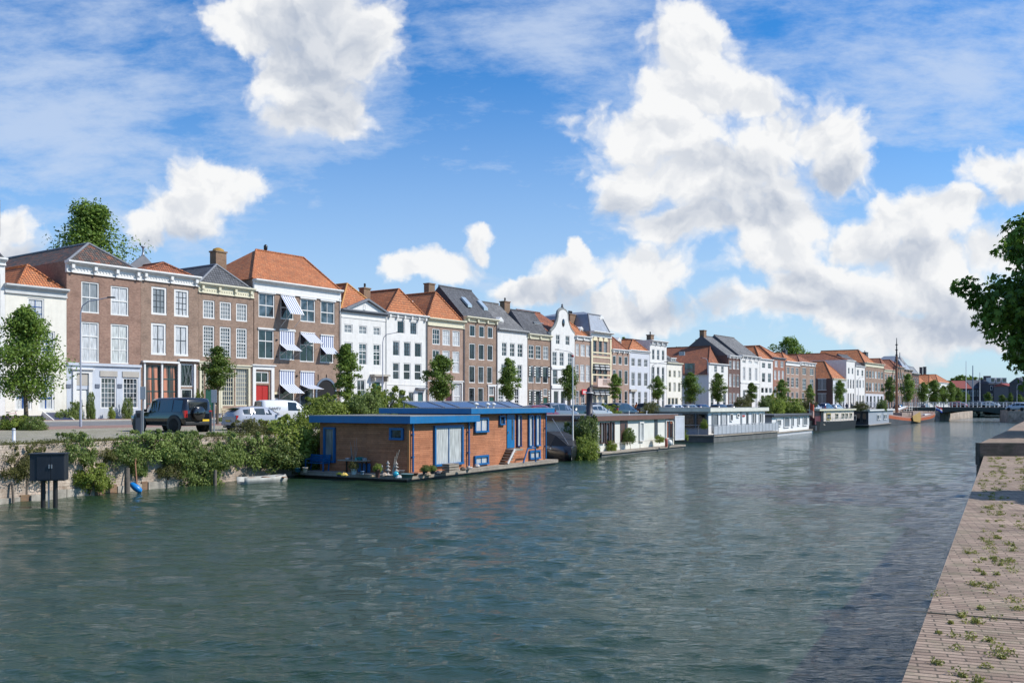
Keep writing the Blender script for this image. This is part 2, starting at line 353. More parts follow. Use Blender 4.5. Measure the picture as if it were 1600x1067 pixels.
poly('ground',LQ[::-1]+[(-3500,-546),(-3500,3500),(520,3500),(520,300*K),(132,300*K)],2.18,earth)
# street sheets, laid in strips parallel to the house fronts and cut by the quay edge
def quay_off(t):
    best=None
    for p,q in zip(LQ,LQ[1:]):
        a_,b_=t_of(p),t_of(q)
        if min(a_,b_)<=t<=max(a_,b_) and abs(a_-b_)>1e-6:
            f=(t-a_)/(b_-a_); o=off_of(p)+(off_of(q)-off_of(p))*f
            best=o if best is None else min(best,o)
    return best
ts=list(np.arange(-130,330,4.))
def strip(name,o0,o1,m,dz=0,step=3):
    mb=MB(); cols=[]
    for t in ts:
        q=quay_off(t) or 30
        a_=min(o0,q); b_=q if o1 is None else min(o1,q)
        ks=[a_+(b_-a_)*i/step for i in range(step+1)]; cols.append([FC.p(t,-k) for k in ks])
    vs=[];fs=[]
    for c in cols:
        for p in c: vs.append((p.x,p.y,gz(p)+dz))
    for i in range(len(cols)-1):
        for j in range(step): 
            k=i*(step+1)+j; fs.append((k,k+1,k+step+2,k+step+1))
    mb.add(vs,fs); return struct(build(name,mb,m))
strip('pavement',-2,4,redpav); strip('road',4.6,14,asph,step=4); strip('paving',14,19.5,redpav,0.0); strip('quay',19.5,None,cobble,0.0,step=5)
mb=MB()
for i in range(len(ts)-1):
    a_,b_=FC.p(ts[i],-4),FC.p(ts[i+1],-4); c_,d_=FC.p(ts[i],-4.6),FC.p(ts[i+1],-4.6)
    mb.quad((a_.x,a_.y,gz(a_)+.02),(c_.x,c_.y,gz(a_)+.02),(d_.x,d_.y,gz(b_)+.02),(b_.x,b_.y,gz(b_)+.02))
    mb.quad((c_.x,c_.y,gz(a_)+.02),(c_.x,c_.y,gz(c_)-.05),(d_.x,d_.y,gz(d_)-.05),(d_.x,d_.y,gz(b_)+.02))
struct(build('kerb',mb,stone))
# left quay wall
wallm=bricky('old_quay_masonry',(.44,.35,.28),(.50,.42,.34),(.38,.31,.25),.34,.12,.012,patch=(.17,.12,.075),pamt=.7,ps=.45,bump=.5,bd=.03,var=.4)
def wallstrip(name,pts,zt,z0,m,label,th=.5,cap=.0,kind='wall'):
    mb=MB(); n_=len(pts)
    zs=[zt(p) if callable(zt) else zt for p in pts]
    nr=[]
    for i,p in enumerate(pts):
        d=(Vector(pts[min(i+1,n_-1)])-Vector(pts[max(i-1,0)])).normalized(); nr.append(Vector((-d.y,d.x)))
    for i in range(n_-1):
        p,q=Vector(pts[i]),Vector(pts[i+1]); a_,b_=p+nr[i]*th,q+nr[i+1]*th
        vs=[(p.x,p.y,z0),(q.x,q.y,z0),(q.x,q.y,zs[i+1]),(p.x,p.y,zs[i]),(a_.x,a_.y,z0),(b_.x,b_.y,z0),(b_.x,b_.y,zs[i+1]),(a_.x,a_.y,zs[i])]
        mb.add(vs,[(0,1,2,3),(5,4,7,6),(3,2,6,7)])
    o=build(name,mb,m); tag(o,label,kind); return o
LQs=[]
for i in range(len(LQ)-1):
    k=max(1,int((Vector(LQ[i+1])-Vector(LQ[i])).length//5)) if i>0 else 1
    for j in range(k): LQs.append(tuple(Vector(LQ[i]).lerp(Vector(LQ[i+1]),j/k)))
LQs.append(LQ[-1])
wallstrip('quay_wall',LQs,lambda p:gz(p)+.05 if p[1]<180*K else 2.2,-1.5,wallm,'long weathered stone quay wall under the street of old houses',th=.55)
# stone and brick footing course near the waterline
mb=MB(); A_,B_=Vector(LQ[1]),Vector(LQ[3]); 
k=0; d0=(Vector(LQ[3])-Vector(LQ[2])).normalized(); nn_=Vector((d0.y,-d0.x)); q=Vector(LQ[2])-d0*20; s=0
for i in range(44):
    w=rnd.uniform(.3,1.5); h=rnd.uniform(.12,.40); o_=rnd.uniform(.03,.18)
    p0=q+d0*s; p1=q+d0*(s+w-.02)
    if s>19.9 : pass
    vs=[]
    for z_ in (-.6,h):
        for (pp,oo) in ((p0,0),(p1,0),(p1,o_),(p0,o_)): r_=pp+nn_*oo; vs.append((r_.x,r_.y,z_))
    mb.add(vs,[(0,1,2,3),(7,6,5,4),(0,4,5,1),(1,5,6,2),(2,6,7,3),(3,7,4,0)],0 if rnd.random()<.6 else 1); s+=w
tag(build('stone_footing',mb,[P('pale_footing_stone',(.36,.33,.28),.85,.35,vs=2,bump=.8,weather=.5),chim]),'pale stone blocks lining the quay wall at the waterline','footing')
# right side: near quay (low) and far quay (one step up)
quaym,nt,n,p=newmat('clinker_paving')
tcq=n('ShaderNodeTexCoord'); wq=n('ShaderNodeTexNoise',i={'Vector':tcq.outputs['Object'],'Scale':1.6,'Detail':3.0}); vq=n('ShaderNodeVectorMath',operation='MULTIPLY_ADD',i={0:wq.outputs['Color'],1:(.05,.05,0),2:tcq.outputs['Object']})
mq=n('ShaderNodeMapping',i={'Vector':vq.outputs[0],'Rotation':(0,0,R(20))})
def brk(w,ms,c1,c2,mo): 
    x=n('ShaderNodeTexBrick',i={'Vector':mq.outputs[0],'Color1':c4(c1),'Color2':c4(c2),'Mortar':c4(mo),'Scale':1.0,'Mortar Size':ms,'Mortar Smooth':.4,'Brick Width':w,'Row Height':.078}); x.offset=.5; return x
ba=brk(.21,.008,(.24,.165,.12),(.42,.31,.23),(.11,.085,.06)); bb=brk(500.,.008,(1,1,1),(1,1,1),(.5,.47,.42))
nb=n('ShaderNodeTexNoise',i={'Vector':tcq.outputs['Object'],'Scale':.9,'Detail':9.0,'Roughness':.72}); mb_=n('ShaderNodeMapRange',i={0:nb.outputs[0],1:.35,2:.65,3:.72,4:1.28})
q1=n('ShaderNodeVectorMath',operation='MULTIPLY',i={0:ba.outputs['Color'],1:bb.outputs['Color']}); q2=n('ShaderNodeVectorMath',operation='SCALE',i={0:q1.outputs[0],'Scale':mb_.outputs[0]})
nm=n('ShaderNodeTexNoise',i={'Vector':tcq.outputs['Object'],'Scale':2.3,'Detail':9.0,'Roughness':.75}); mm_=n('ShaderNodeMapRange',i={0:nm.outputs[0],1:.50,2:.66,3:0.0,4:.75})
q3=n('ShaderNodeMixRGB',i={0:mm_.outputs[0],1:q2.outputs[0],2:(.19,.165,.10,1)}); lnk(nt,q3.outputs[0],p.inputs['Base Color']); p.inputs['Roughness'].default_value=.9
ib=n('ShaderNodeMath',operation='SUBTRACT',i={0:nm.outputs[0],1:bb.outputs['Fac']}); bm=n('ShaderNodeBump',i={'Height':ib.outputs[0],'Strength':1.0,'Distance':.02}); lnk(nt,bm.outputs[0],p.inputs['Normal'])
poly('near_quay',RQN+[(600,23.85*K),(600,-650)],2.3,quaym)
farq=bricky('slab_paving',(.29,.235,.175),(.36,.29,.22),(.14,.12,.09),.5,.25,.012,usage='Object',patch=(.22,.2,.14),pamt=.4,rot=R(20))
poly('far_quay',RQF+[(520,216*K),(520,3500),(3500,3500),(3500,23.85*K)],2.7,quaym)
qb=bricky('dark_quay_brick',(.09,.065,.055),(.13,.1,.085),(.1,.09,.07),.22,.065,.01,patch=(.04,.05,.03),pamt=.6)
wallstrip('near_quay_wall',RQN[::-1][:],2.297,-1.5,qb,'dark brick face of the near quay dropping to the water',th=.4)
wallstrip('far_quay_wall',RQF[::-1][:],2.697,-1.5,wallm,'stone quay wall running along the right bank to the bridge',th=.4)
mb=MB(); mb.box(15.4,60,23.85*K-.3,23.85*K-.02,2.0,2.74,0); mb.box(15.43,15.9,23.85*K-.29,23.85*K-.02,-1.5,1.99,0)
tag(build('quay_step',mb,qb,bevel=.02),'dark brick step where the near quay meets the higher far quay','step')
mb=MB(); d1=Vector((.565,.825)); 
p0=ground(1448,957,2.3); p1=ground(1640,972,2.3); 
mb.quad((p0.x-.12,p0.y+.03,2.306),(p1.x,p1.y-.02,2.306),(p1.x,p1.y+.02,2.306),(p0.x-.12,p0.y+.07,2.306))
struct(build('expansion_joint',mb,P('joint',(.05,.045,.03),.95)))
# water: wind waves as real relief, level sheet beyond
rows=[]; y_=5.0
while y_<340: rows.append(y_); y_*=1.0062
rows=np.array(rows); ss=np.linspace(-.72,.60,470)
Yg,Sg=np.meshgrid(rows,ss,indexing='ij'); Xg=Yg*Sg
H=np.zeros_like(Xg); rs=np.random.RandomState(5); sp=Yg*.0062
DX=np.zeros_like(H); DY=np.zeros_like(H)
for i in range(130):
    lam=.26*(9**(rs.rand()**1.7)); th=R(72)+rs.randn()*R(22); amp=.0066*lam*(1.0 if lam<.9 else .5)*rs.uniform(.5,1.3)
    kx,ky=2*math.pi/lam*math.cos(th),2*math.pi/lam*math.sin(th); ph=rs.rand()*6.283
    fade=np.clip((lam/sp-2.2)/2.5,0,1); arg=kx*Xg+ky*Yg+ph
    H+=amp*fade*np.sin(arg); DX+=amp*fade*math.cos(th)*np.cos(arg); DY+=amp*fade*math.sin(th)*np.cos(arg)
gust=.75+.35*np.sin(Xg*.21+Yg*.13+1)*np.sin(Yg*.17-Xg*.09)
H*=gust; nr_,nc_=H.shape
V=np.stack([Xg+DX*.8,Yg+DY*.8,H],2).reshape(-1,3)
idx=np.arange(nr_*nc_).reshape(nr_,nc_); Q=np.stack([idx[:-1,:-1],idx[:-1,1:],idx[1:,1:],idx[1:,:-1]],2).reshape(-1,4)
ext=np.array([(-3500,-600,-.12),(3500,-600,-.12),(3500,3500,-.12),(-3500,3500,-.12)]); base=len(V); V=np.vstack([V,ext]); Q=np.vstack([Q,[[base,base+1,base+2,base+3]]])
me=bpy.data.meshes.new('water'); me.vertices.add(len(V)); me.vertices.foreach_set('co',V.astype(np.float32).ravel())
me.loops.add(Q.size); me.loops.foreach_set('vertex_index',Q.astype(np.int32).ravel()); me.polygons.add(len(Q))
me.polygons.foreach_set('loop_start',np.arange(0,Q.size,4,dtype=np.int32)); me.polygons.foreach_set('use_smooth',np.ones(len(Q),bool)); me.update(calc_edges=True); me.validate()
wm,nt,n,p=newmat('canal_water')
p.inputs['Base Color'].default_value=(.022,.055,.042,1); p.inputs['Roughness'].default_value=.055; p.inputs['IOR'].default_value=1.4; p.inputs['Specular IOR Level'].default_value=.5
g=n('ShaderNodeNewGeometry'); mp=n('ShaderNodeMapping',i={'Vector':g.outputs['Position'],'Rotation':(0,0,R(16)),'Scale':(.55,1.25,1)})
n1=n('ShaderNodeTexNoise',i={'Vector':mp.outputs[0],'Scale':3.2,'Detail':6.0,'Roughness':.6,'Distortion':.2})
n2=n('ShaderNodeTexNoise',i={'Vector':mp.outputs[0],'Scale':9.0,'Detail':5.0,'Roughness':.6})
b1=n('ShaderNodeBump',i={'Height':n1.outputs[0],'Strength':1.0,'Distance':.085}); b2=n('ShaderNodeBump',i={'Height':n2.outputs[0],'Strength':.8,'Distance':.03,'Normal':b1.outputs[0]})
lnk(nt,b2.outputs[0],p.inputs['Normal'])
nn=n('ShaderNodeTexNoise',i={'Vector':g.outputs['Position'],'Scale':.08,'Detail':3.0}); cr=n('ShaderNodeMixRGB',i={0:nn.outputs[0],1:(.012,.037,.022,1),2:(.025,.052,.024,1)}); lnk(nt,cr.outputs[0],p.inputs['Base Color'])
me.materials.append(wm); wo=bpy.data.objects.new('water',me); COL.objects.link(wo); struct(wo)
# ---------------------------------------------------------------- houses
ZG=2.72
def window(root,fr,yb,w,name='window'):
    """w: dict t0,t1,z0,z1,nx,ny,fm,pane ; in house coordinates"""
    if not w['pane']: w['pane']=pane(PM)
    elif isinstance(w['pane'],list): w['pane']=pane(w['pane'])
    t0,t1,z0,z1=w['t0'],w['t1'],w['z0'],w['z1']; fw=min(w.get('fw',.12),(t1-t0)*.14); y=yb+w.get('dep',.05)
    fm=w['fm']; gm=w.get('gm') or fm; mb=MB(); sp=w.get('sp',.5)
    mb.box(t0,t1,y,y+.12,z1-fw,z1); mb.box(t0,t1,y-.03,y+.12,z0,z0+fw*.9)
    mb.box(t0,t0+fw,y,y+.12,z0+fw*.9,z1-fw); mb.box(t1-fw,t1,y,y+.12,z0+fw*.9,z1-fw)
    a,b,c,d=t0+fw,t1-fw,z0+fw*.9,z1-fw; nx,ny=w['nx'],w['ny']; mw=w.get('mw',.05)
    if nx==2 and w.get('sash',0)==0: mw=max(mw,.06)
    for i in range(1,nx): x=a+(b-a)*i/nx; mb.box(x-mw/2,x+mw/2,y+.05,y+.10,c,d,1)
    if w.get('split'):
        zz=c+(d-c)*sp; mb.box(a,b,y+.02,y+.11,zz-.05,zz+.05,0)
        if ny>2:
            k=ny//2
            for i in range(1,ny):
                z=c+(d-c)*i/ny
                if abs(z-zz)>.12: mb.box(a,b,y+.055,y+.098,z-mw/2,z+mw/2,1)
    else:
        for i in range(1,ny): z=c+(d-c)*i/ny; mb.box(a,b,y+.055,y+.098,z-mw/2,z+mw/2,1)
    f=build(name,mb,[fm,gm],root)
    mp=MB(); mp.quad((a,y+.085,c),(b,y+.085,c),(b,y+.085,d),(a,y+.085,d)); build('pane',mp,w['pane'],f)
    return f
def pane(mix):
    r=rnd.random(); k=0
    for m,pr in mix:
        k+=pr
        if r<k: return m
    return mix[-1][0]
PM=[(gD,.45),(gD2,.3),(gG,.15),(gW,.1)]; PMW=[(gW,.6),(gG,.2),(gD2,.2)]; PMD=[(gD,.7),(gD2,.3)]
def W1(px0,px1,yt,yb,nx=2,ny=3,fm=None,pn=None,**k): return dict(px=(px0,px1),y=(yt,yb),nx=nx,ny=ny,fm=fm or white,pane=pn,**k)
def ROW(yt,yb,xs,nx=2,ny=3,fm=None,pn=None,**k): return [dict(px=x,y=(yt,yb),yp=xs[0][0],nx=nx,ny=ny,fm=fm or white,pane=(pn[i] if isinstance(pn,list) and not isinstance(pn[0],tuple) else pn),**k) for i,x in enumerate(xs)]
def GRID(l,r,n_,rows,wf=.6,nx=2,ny=3,fm=None,pn=None,mar=.5,**k):
    """n_ columns spread between the edges; rows are (top,bottom) heights read at the left edge"""
    out=[]
    for (yt,yb,*q) in rows:
        m=q[0] if q else n_; wid=(r-l)/m
        for i in range(m):
            c=l+wid*(i+.5)
            out.append(dict(px=(c-wid*wf/2,c+wid*wf/2),y=(yt,yb),yp=l,nx=nx,ny=ny,fm=fm or white,pane=pn,**k))
    return out
HOUSES={}
def house(label,l,r,top,wall,wins,base=None,zb=None,cor=None,roof=None,D=12,mix=PM,yo=0.,zg=ZG,cat='house',fn=None,sidewall=None,plinth=darkstone,drop=0):
    t0,t1=FC.t(l,yo),FC.t(r,yo); o=FC.p(t0,yo,zg); Wd=t1-t0
    hf=Fr((o.x,o.y),FC.ang)
    root=empty('canal_house',o,FC.ang,label,cat)
    Z=lambda px,py: hf.z(px,py)-zg
    ze=Z(*top); rects=[]
    for w in wins:
        w['t0'],w['t1']=hf.t(w['px'][0]),hf.t(w['px'][1]); yp=w.get('yp',w['px'][0])
        w['z1'],w['z0']=Z(yp,w['y'][0]),Z(yp,w['y'][1])
        if w['z0']<.12: w['z0']=.12
        if not w.get('proud'): rects.append((w['t0'],w['t1'],w['z0'],w['z1']))
    e=.006; zbz=Z(*zb) if zb else -9
    # wall with openings, cell by cell
    mb=MB(); xs=sorted({e,Wd-e}|{q for c in rects for q in c[:2] if e<q<Wd-e}); zs=sorted({-.6,.38,ze}|({zbz} if 0<zbz<ze else set())|{q for c in rects for q in c[2:] if 0<q<ze})
    for i in range(len(xs)-1):
        for j in range(len(zs)-1):
            cx,cz=(xs[i]+xs[i+1])/2,(zs[j]+zs[j+1])/2
            if xs[i+1]-xs[i]<1e-4 or zs[j+1]-zs[j]<1e-4: continue
            if any(a<cx<b and c<cz<d for a,b,c,d in rects): continue
            mi=2 if (cz<.38 and plinth) else (1 if cz<zbz else 0)
            mb.quad((xs[i],0,zs[j]),(xs[i+1],0,zs[j]),(xs[i+1],0,zs[j+1]),(xs[i],0,zs[j+1]),mi)
    for a,b,c,d in rects:
        mi=1 if (c+d)/2<zbz else 0; q=.17
        mb.quad((a,0,c),(a,q,c),(a,q,d),(a,0,d),mi); mb.quad((b,q,c),(b,0,c),(b,0,d),(b,q,d),mi)
        mb.quad((a,0,d),(a,q,d),(b,q,d),(b,0,d),mi); mb.quad((a,q,c),(a,0,c),(b,0,c),(b,q,c),mi)
    sm=3; zf=ze; ze=ze-drop
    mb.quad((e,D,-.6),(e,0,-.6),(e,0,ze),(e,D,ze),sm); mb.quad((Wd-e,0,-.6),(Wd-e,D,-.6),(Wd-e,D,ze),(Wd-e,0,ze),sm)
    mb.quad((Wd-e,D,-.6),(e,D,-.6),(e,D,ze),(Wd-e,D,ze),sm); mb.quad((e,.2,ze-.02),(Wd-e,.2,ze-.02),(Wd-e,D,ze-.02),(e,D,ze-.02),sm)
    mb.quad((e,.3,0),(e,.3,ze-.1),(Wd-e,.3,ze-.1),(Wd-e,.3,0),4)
    ze=zf
    if drop: mb.quad((Wd-e,.3,ze-.05),(e,.3,ze-.05),(e,.3,0),(Wd-e,.3,0),0); mb.quad((e,.3,ze-drop-.5),(e,0,ze-drop-.5),(e,0,ze),(e,.3,ze),0); mb.quad((e,0,ze),(Wd-e,0,ze),(Wd-e,.3,ze),(e,.3,ze),0)
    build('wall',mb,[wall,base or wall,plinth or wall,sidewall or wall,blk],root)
    for w in wins:
        if w.get('kind')=='hole': continue
        if not w['pane']: w['pane']=pane(mix)
        elif isinstance(w['pane'],list): w['pane']=pane(w['pane'])
        if w.get('door'): door(root,w)
        else:
            if w.get('proud'): w['dep']=-.08
            window(root,hf,0,w)
        if w.get('lin'):   # lintel or hood
            m=MB(); m.box(w['t0']-.1,w['t1']+.1,-.12,.0,w['z1'],w['z1']+.16); build('lintel',m,w['lin'],root)
    if cor:
        cm,ch,cp,nb=cor; m=MB(); z=ze
        for (a,b,c) in ((0,.14,cp),(.14,.22,cp*.8),(.22,.30,cp*.55),(.30,ch-.1,.07),(ch-.1,ch,.14)):
            m.box(-.02 if c<cp*.6 else -.08,Wd+(.02 if c<cp*.6 else .08),-c,.19,z-b+.02,z-a+.02)
        for i in range(nb):
            x=Wd*(.06+.88*i/max(1,nb-1)); m.box(x-.13,x+.13,-cp*.72,-.07,z-.62,z-.30); m.box(x-.09,x+.09,-cp*.45,-.07,z-ch+.02,z-.62)
        k=int(Wd/.28)
        if ch>.7 and nb:
            for i in range(k): x=Wd*(i+.5)/k; m.box(x-.05,x+.05,-.12,-.07,z-ch*.72,z-ch*.72+.12)
        build('cornice',m,cm,root)
    H_=dict(root=root,W=Wd,ze=ze,hf=hf,Z=Z,D=D,zg=zg)
    if roof: 
        for q in (roof if isinstance(roof,list) else [roof]): make_roof(H_,q)
    if fn: fn(H_)
    HOUSES[(l,r)]=H_
    if 600<l<1400 and int(l)%2==0 and not drop:
        m=MB(); m.tube([(Wd-.18,-.09,.1),(Wd-.18,-.09,ze-.6)],.06,6); build('drainpipe',m,lead,root)
    return H_
def door(root,w,name='door'):
    t0,t1,z0,z1=w['t0'],w['t1'],w['z0'],w['z1']; m=MB(); y=.10; fm=w['fm']
    m.box(t0,t1,y,y+.06,z0,z1,0); n_=w['nx']
    for i in range(n_):
        a=t0+(t1-t0)*i/n_; b=t0+(t1-t0)*(i+1)/n_
        for c,d in ((.06,.36),(.42,.94)): m.box(a+.1,b-.1,y-.03,y,z0+(z1-z0)*c,z0+(z1-z0)*d,0)
    o=build(name,m,fm,root); h=MB(); h.lathe([(.0,0),(.04,.01),(.04,.05),(0,.07)],((t0+t1)/2+.08,y-.1,z0+1.05),8,0,'y'); build('handle',h,P('brass',(.5,.35,.1),.3,metal=1),o)
def DOOR(px0,px1,yt,yb,fm,nx=1,**k): return dict(px=(px0,px1),y=(yt,yb),nx=nx,ny=1,fm=fm,pane=gD,door=1,**k)
def chimney(H,x,y,z0,z1,w=.9,d=.7,m=None,pots=2,capm=None):
    m_=MB(); m_.box(x-w/2,x+w/2,y-d/2,y+d/2,z0,z1-.15); m_.box(x-w/2-.08,x+w/2+.08,y-d/2-.08,y+d/2+.08,z1-.15,z1)
    c=build('chimney',m_,m or chim,H['root'])
    for i in range(pots):
        q=MB(); q.lathe([(.13,z1-.02),(.12,z1+.4),(.15,z1+.42),(.1,z1+.55),(.0,z1+.56)],(x+(i-(pots-1)/2)*.4,y,0),8); build('chimney_pot',q,capm or dgrey,c)
def make_roof(H,q):
    typ,m=q[0],q[1]; k=q[2] if len(q)>2 else {}
    W_,ze,hf,Z,D=H['W'],H['ze'],H['hf'],H['Z'],H['D']; zg=H['zg']; ze=ze+k.get('dz',-.12); mb=MB(); ov=.0
    x0,x1=k.get('x',(0.02,W_-.02)); y0=k.get('y0',.1); D=k.get('D',D); top=[]
    if typ=='hipf':   # ridge runs away from the canal, hipped towards it
        xm=(x0+x1)/2+k.get('xs',0); px,py=k['apex']; s=hf.yo(px,xm)
        if not (.5<s<D): s=k.get('s',(x1-x0)/2)
        zr=hf.z(px,py,s)-zg
        vs=[(x0,y0,ze),(x1,y0,ze),(x1,D,ze),(x0,D,ze),(xm,s,zr),(xm,D,zr)]
        mb.add(vs,[(0,1,4),(1,2,5,4),(3,0,4,5),(2,3,5)]); ridges=[((xm,s,zr),(xm,D,zr)),((x0,y0,ze),(xm,s,zr)),((x1,y0,ze),(xm,s,zr))]
    elif typ=='gab':  # ridge parallel to the front, gables left and right
        px,py=k['apex']; s=k.get('s') or hf.yo(px,x0); s=max(1.5,min(s,D-1)); zr=hf.z(px,py,s)-zg
        vs=[(x0,y0,ze),(x1,y0,ze),(x1,2*s,ze),(x0,2*s,ze),(x0,s,zr),(x1,s,zr)]
        mb.add(vs,[(0,1,5,4),(2,3,4,5)]); mb.add(vs,[(0,4,3),(1,2,5)],1); ridges=[((x0,s,zr),(x1,s,zr))]
    elif typ=='hip4':
        s=k.get('s',D/2); px,py=k['apex']; a=hf.t(px,s); px2,_=k['apex2']; b=hf.t(px2,s); zr=hf.z(px,py,s)-zg
        x0,x1=-.15,W_+.15
        vs=[(x0,y0,ze),(x1,y0,ze),(x1,2*s,ze),(x0,2*s,ze),(a,s,zr),(b,s,zr)]
        mb.add(vs,[(0,1,5,4),(1,2,5),(2,3,4,5),(3,0,4)]); ridges=[((a,s,zr),(b,s,zr)),((x0,y0,ze),(a,s,zr)),((x1,y0,ze),(b,s,zr))]
    elif typ=='mans':
        h1,i1,zr=k['h'],k['in'],k['h']+k.get('h2',.5)
        i2=i1+k.get('in2',2.0)
        vs=[(x0,y0,ze),(x1,y0,ze),(x1,D,ze),(x0,D,ze)]
        r1=[(x0+i1,y0+i1,ze+h1),(x1-i1,y0+i1,ze+h1),(x1-i1,D-i1,ze+h1),(x0+i1,D-i1,ze+h1)]
        vs=vs+r1+[((x0+x1)/2,i2+y0,ze+zr),((x0+x1)/2,D-i2,ze+zr)]
        mb.add(vs,[(0,1,5,4),(1,2,6,5),(2,3,7,6),(3,0,4,7),(4,5,8),(5,6,9,8),(6,7,9),(7,4,8,9)]); ridges=[(r1[0],r1[1]),(vs[0],r1[0]),(vs[1],r1[1])]
    o=build('roof',mb,[m,k.get('gm',darkstone)],H['root'])
    rb=MB()
    for a,b in ridges: rb.tube([Vector(a)+Vector((0,0,.03)),Vector(b)+Vector((0,0,.03))],.12,6,cap=True)
    build('ridge_tiles',rb,k.get('rm',m),o)
    H['zr']=vs[4][2]; return o
def dormer(H,px,pw,yt,yb,yo,m=None,side=None,gab=True,depth=2.5,nx=2,ny=2):
    hf,zg=H['hf'],H['zg']; a,b=hf.t(px-pw/2,yo),hf.t(px+pw/2,yo); z1=hf.z(px,yt,yo)-zg; z0=hf.z(px,yb,yo)-zg
    mb=MB(); mb.box(a-.1,b+.1,yo+.12,yo+depth,z0-.4,z1)
    if gab: mb.prism([(a-.2,z1),(b+.2,z1),((a+b)/2,z1+(b-a)*.5)],yo,yo+depth)
    else: mb.box(a-.25,b+.25,yo-.1,yo+depth,z1,z1+.12)
    d=build('dormer',mb,m or white,H['root'])
    window(d,hf,yo,dict(t0=a,t1=b,z0=z0,z1=z1-.03,nx=nx,ny=ny,fm=white,pane=gD2,dep=.0))
def band(H,px,py,h,proud,m,name='string_course',x0=0,x1=None):
    z=H['Z'](px,py); mb=MB(); mb.box(x0,H['W'] if x1 is None else x1,-proud,0,z-h,z); return build(name,mb,m,H['root'])
def surround(H,l,r,yt,yb,m,w=.28,canopy=None,name='door_surround'):
    hf,Z=H['hf'],H['Z']; a,b=hf.t(l),hf.t(r); z1=Z(l,yt); mb=MB()
    mb.box(a,a+w,-.13,0,.05,z1-w); mb.box(b-w,b,-.13,0,.05,z1-w); mb.box(a,b,-.13,0,z1-w,z1)
    if canopy: mb.box(a-.15,b+.15,-canopy,0,z1,z1+.12); mb.box(a-.05,b+.05,-canopy*.6,0,z1-.12,z1)
    build(name,mb,m,H['root'])
def awning(H,l,r,yt,yb,out,m=None,vert=None):
    """yt top, yb lower edge heights at pixel l; vert: height where a hanging screen ends and the tilted part starts"""
    hf,Z=H['hf'],H['Z']; a,b=hf.t(l),hf.t(r); z1,z0=Z(l,yt),Z(l,yb); mb=MB(); m=m or awn
    zs=Z(l,vert) if vert else z1
    if vert: mb.box(a+.03,b-.03,-.05,-.02,zs,z1,0)
    mb.add([(a,-.04,zs),(b,-.04,zs),(b,-out,z0),(a,-out,z0),(a,-.04,zs-.03),(b,-.04,zs-.03),(b,-out,z0-.03),(a,-out,z0-.03)],[(0,3,2,1),(4,5,6,7),(3,7,6,2),(0,4,7,3),(1,2,6,5)],0)
    mb.box(a,b,-.14,0,z1,z1+.12,1); mb.bar((a,-out,z0),(b,-out,z0),.05,m=1)
    for x in (a+.03,b-.03): mb.bar((x,-.02,z0-.55*(zs-z0)-.2),(x,-out,z0),.035,m=1)
    build('awning',mb,[m,white],H['root'])

# -- far left
house('white house cut off by the left edge of the photo',-75,8,(8,404),whiteb,GRID(-75,8,3,[(300,360),(420,490),(540,620)],.45),cor=(white,.6,.35,0),roof=('hipf',slate,{'apex':(-60,330),'s':4}))
def f1_(H):
    # sloping cellar hatch beside the front
    hf=H['hf']; a,b=hf.t(68),hf.t(106); mb=MB()
    mb.prism([(-1.9,-.08),(-.01,.62),(-.01,-.08)],a,b-.4,0,'yz'); mb2=MB()
    for x in (a-.07,b-.4): mb2.add([(x,-2,-.1),(x+.09,-2,-.1),(x+.09,0,.72),(x,0,.72),(x,-2,-.25),(x+.09,-2,-.25),(x+.09,0,-.1),(x,0,-.1)],[(0,1,2,3),(0,3,7,4),(1,5,6,2),(4,5,1,0),(7,6,5,4),(3,2,6,7)])
    o=build('cellar_hatch',mb,P('navy_board',(.03,.04,.09),.5),H['root']); build('hatch_rim',mb2,white,o)
house('low cream rendered house with blue framed windows and an orange hipped roof',8,104,(8,443),cream,
  ROW(465,502,[(43,69)],2,3,fm=white,gm=bluef,pn=gW)+ROW(514,560,[(24,49),(62,86)],2,3,gm=bluef,pn=gW,split=1)+ROW(584,641,[(23,50),(60,85)],2,3,gm=bluef,pn=gB,split=1,sp=.66,mw=.1,fw=.16),
  cor=(P('grey_cornice',(.52,.53,.52),.6),.75,.42,0),roof=('hipf',tOr,{'apex':(43,415),'D':9,'x':(1.0,5.2)}),fn=f1_,plinth=darkstone)
def f2(H):
    band(H,104,566,.22,.16,paleblue); surround(H,113,143,577,655,white,.3,.3)
    m=MB(); hf,Z=H['hf'],H['Z']
    for (l,r) in ((156,183),(191,217)):
        a,b=hf.t(l),hf.t(r); m.box(a,b,-.07,0,Z(156,588),Z(156,579),0)
    build('blind_box',m,beige,H['root']); 
    m=MB(); a,b=hf.t(118),hf.t(140); m.box(a,b,-.02,.0,Z(118,602),Z(118,579)); build('transom',m,beige,H['root'])
    for px in (152,187,107):
        m=MB(); a=hf.t(px); m.box(a-.2,a+.2,-.06,0,Z(px,606),Z(px,600)); build('name_plaque',m,P('slate_plaque',(.12,.14,.18),.5),H['root'])
    m=MB()
    for i in range(14): z=.5+i*.33; m.box(.01,H['W']-.01,-.012,0,z,z+.012)
    chimney(H,H['W']-.2,3.5,H['ze']-.3,H['ze']+.9,pots=0)
house('brown brick house with pale blue ground floor and a dark mossy tiled roof',104,220,(104,407),brA,
  ROW(439,488,[(127,155)],2,2,pn=gG,split=1)+ROW(446,492,[(173,201)],2,2,pn=gW,split=1)+ROW(502,566,[(127,155),(173,201)],2,3,pn=[gW,gB],split=1,sp=.66)+
  [DOOR(118,139,608,655,white)]+ROW(589,638,[(157,182),(192,216)],4,6,pn=[gD2,gD2],mw=.04),
  base=paleblue,zb=(104,566),cor=(white,1.0,.55,4),roof=('hipf',tMix,{'apex':(138,381),'D':34,'rm':lead,'gm':blk}),fn=f2,plinth=None,D=34)
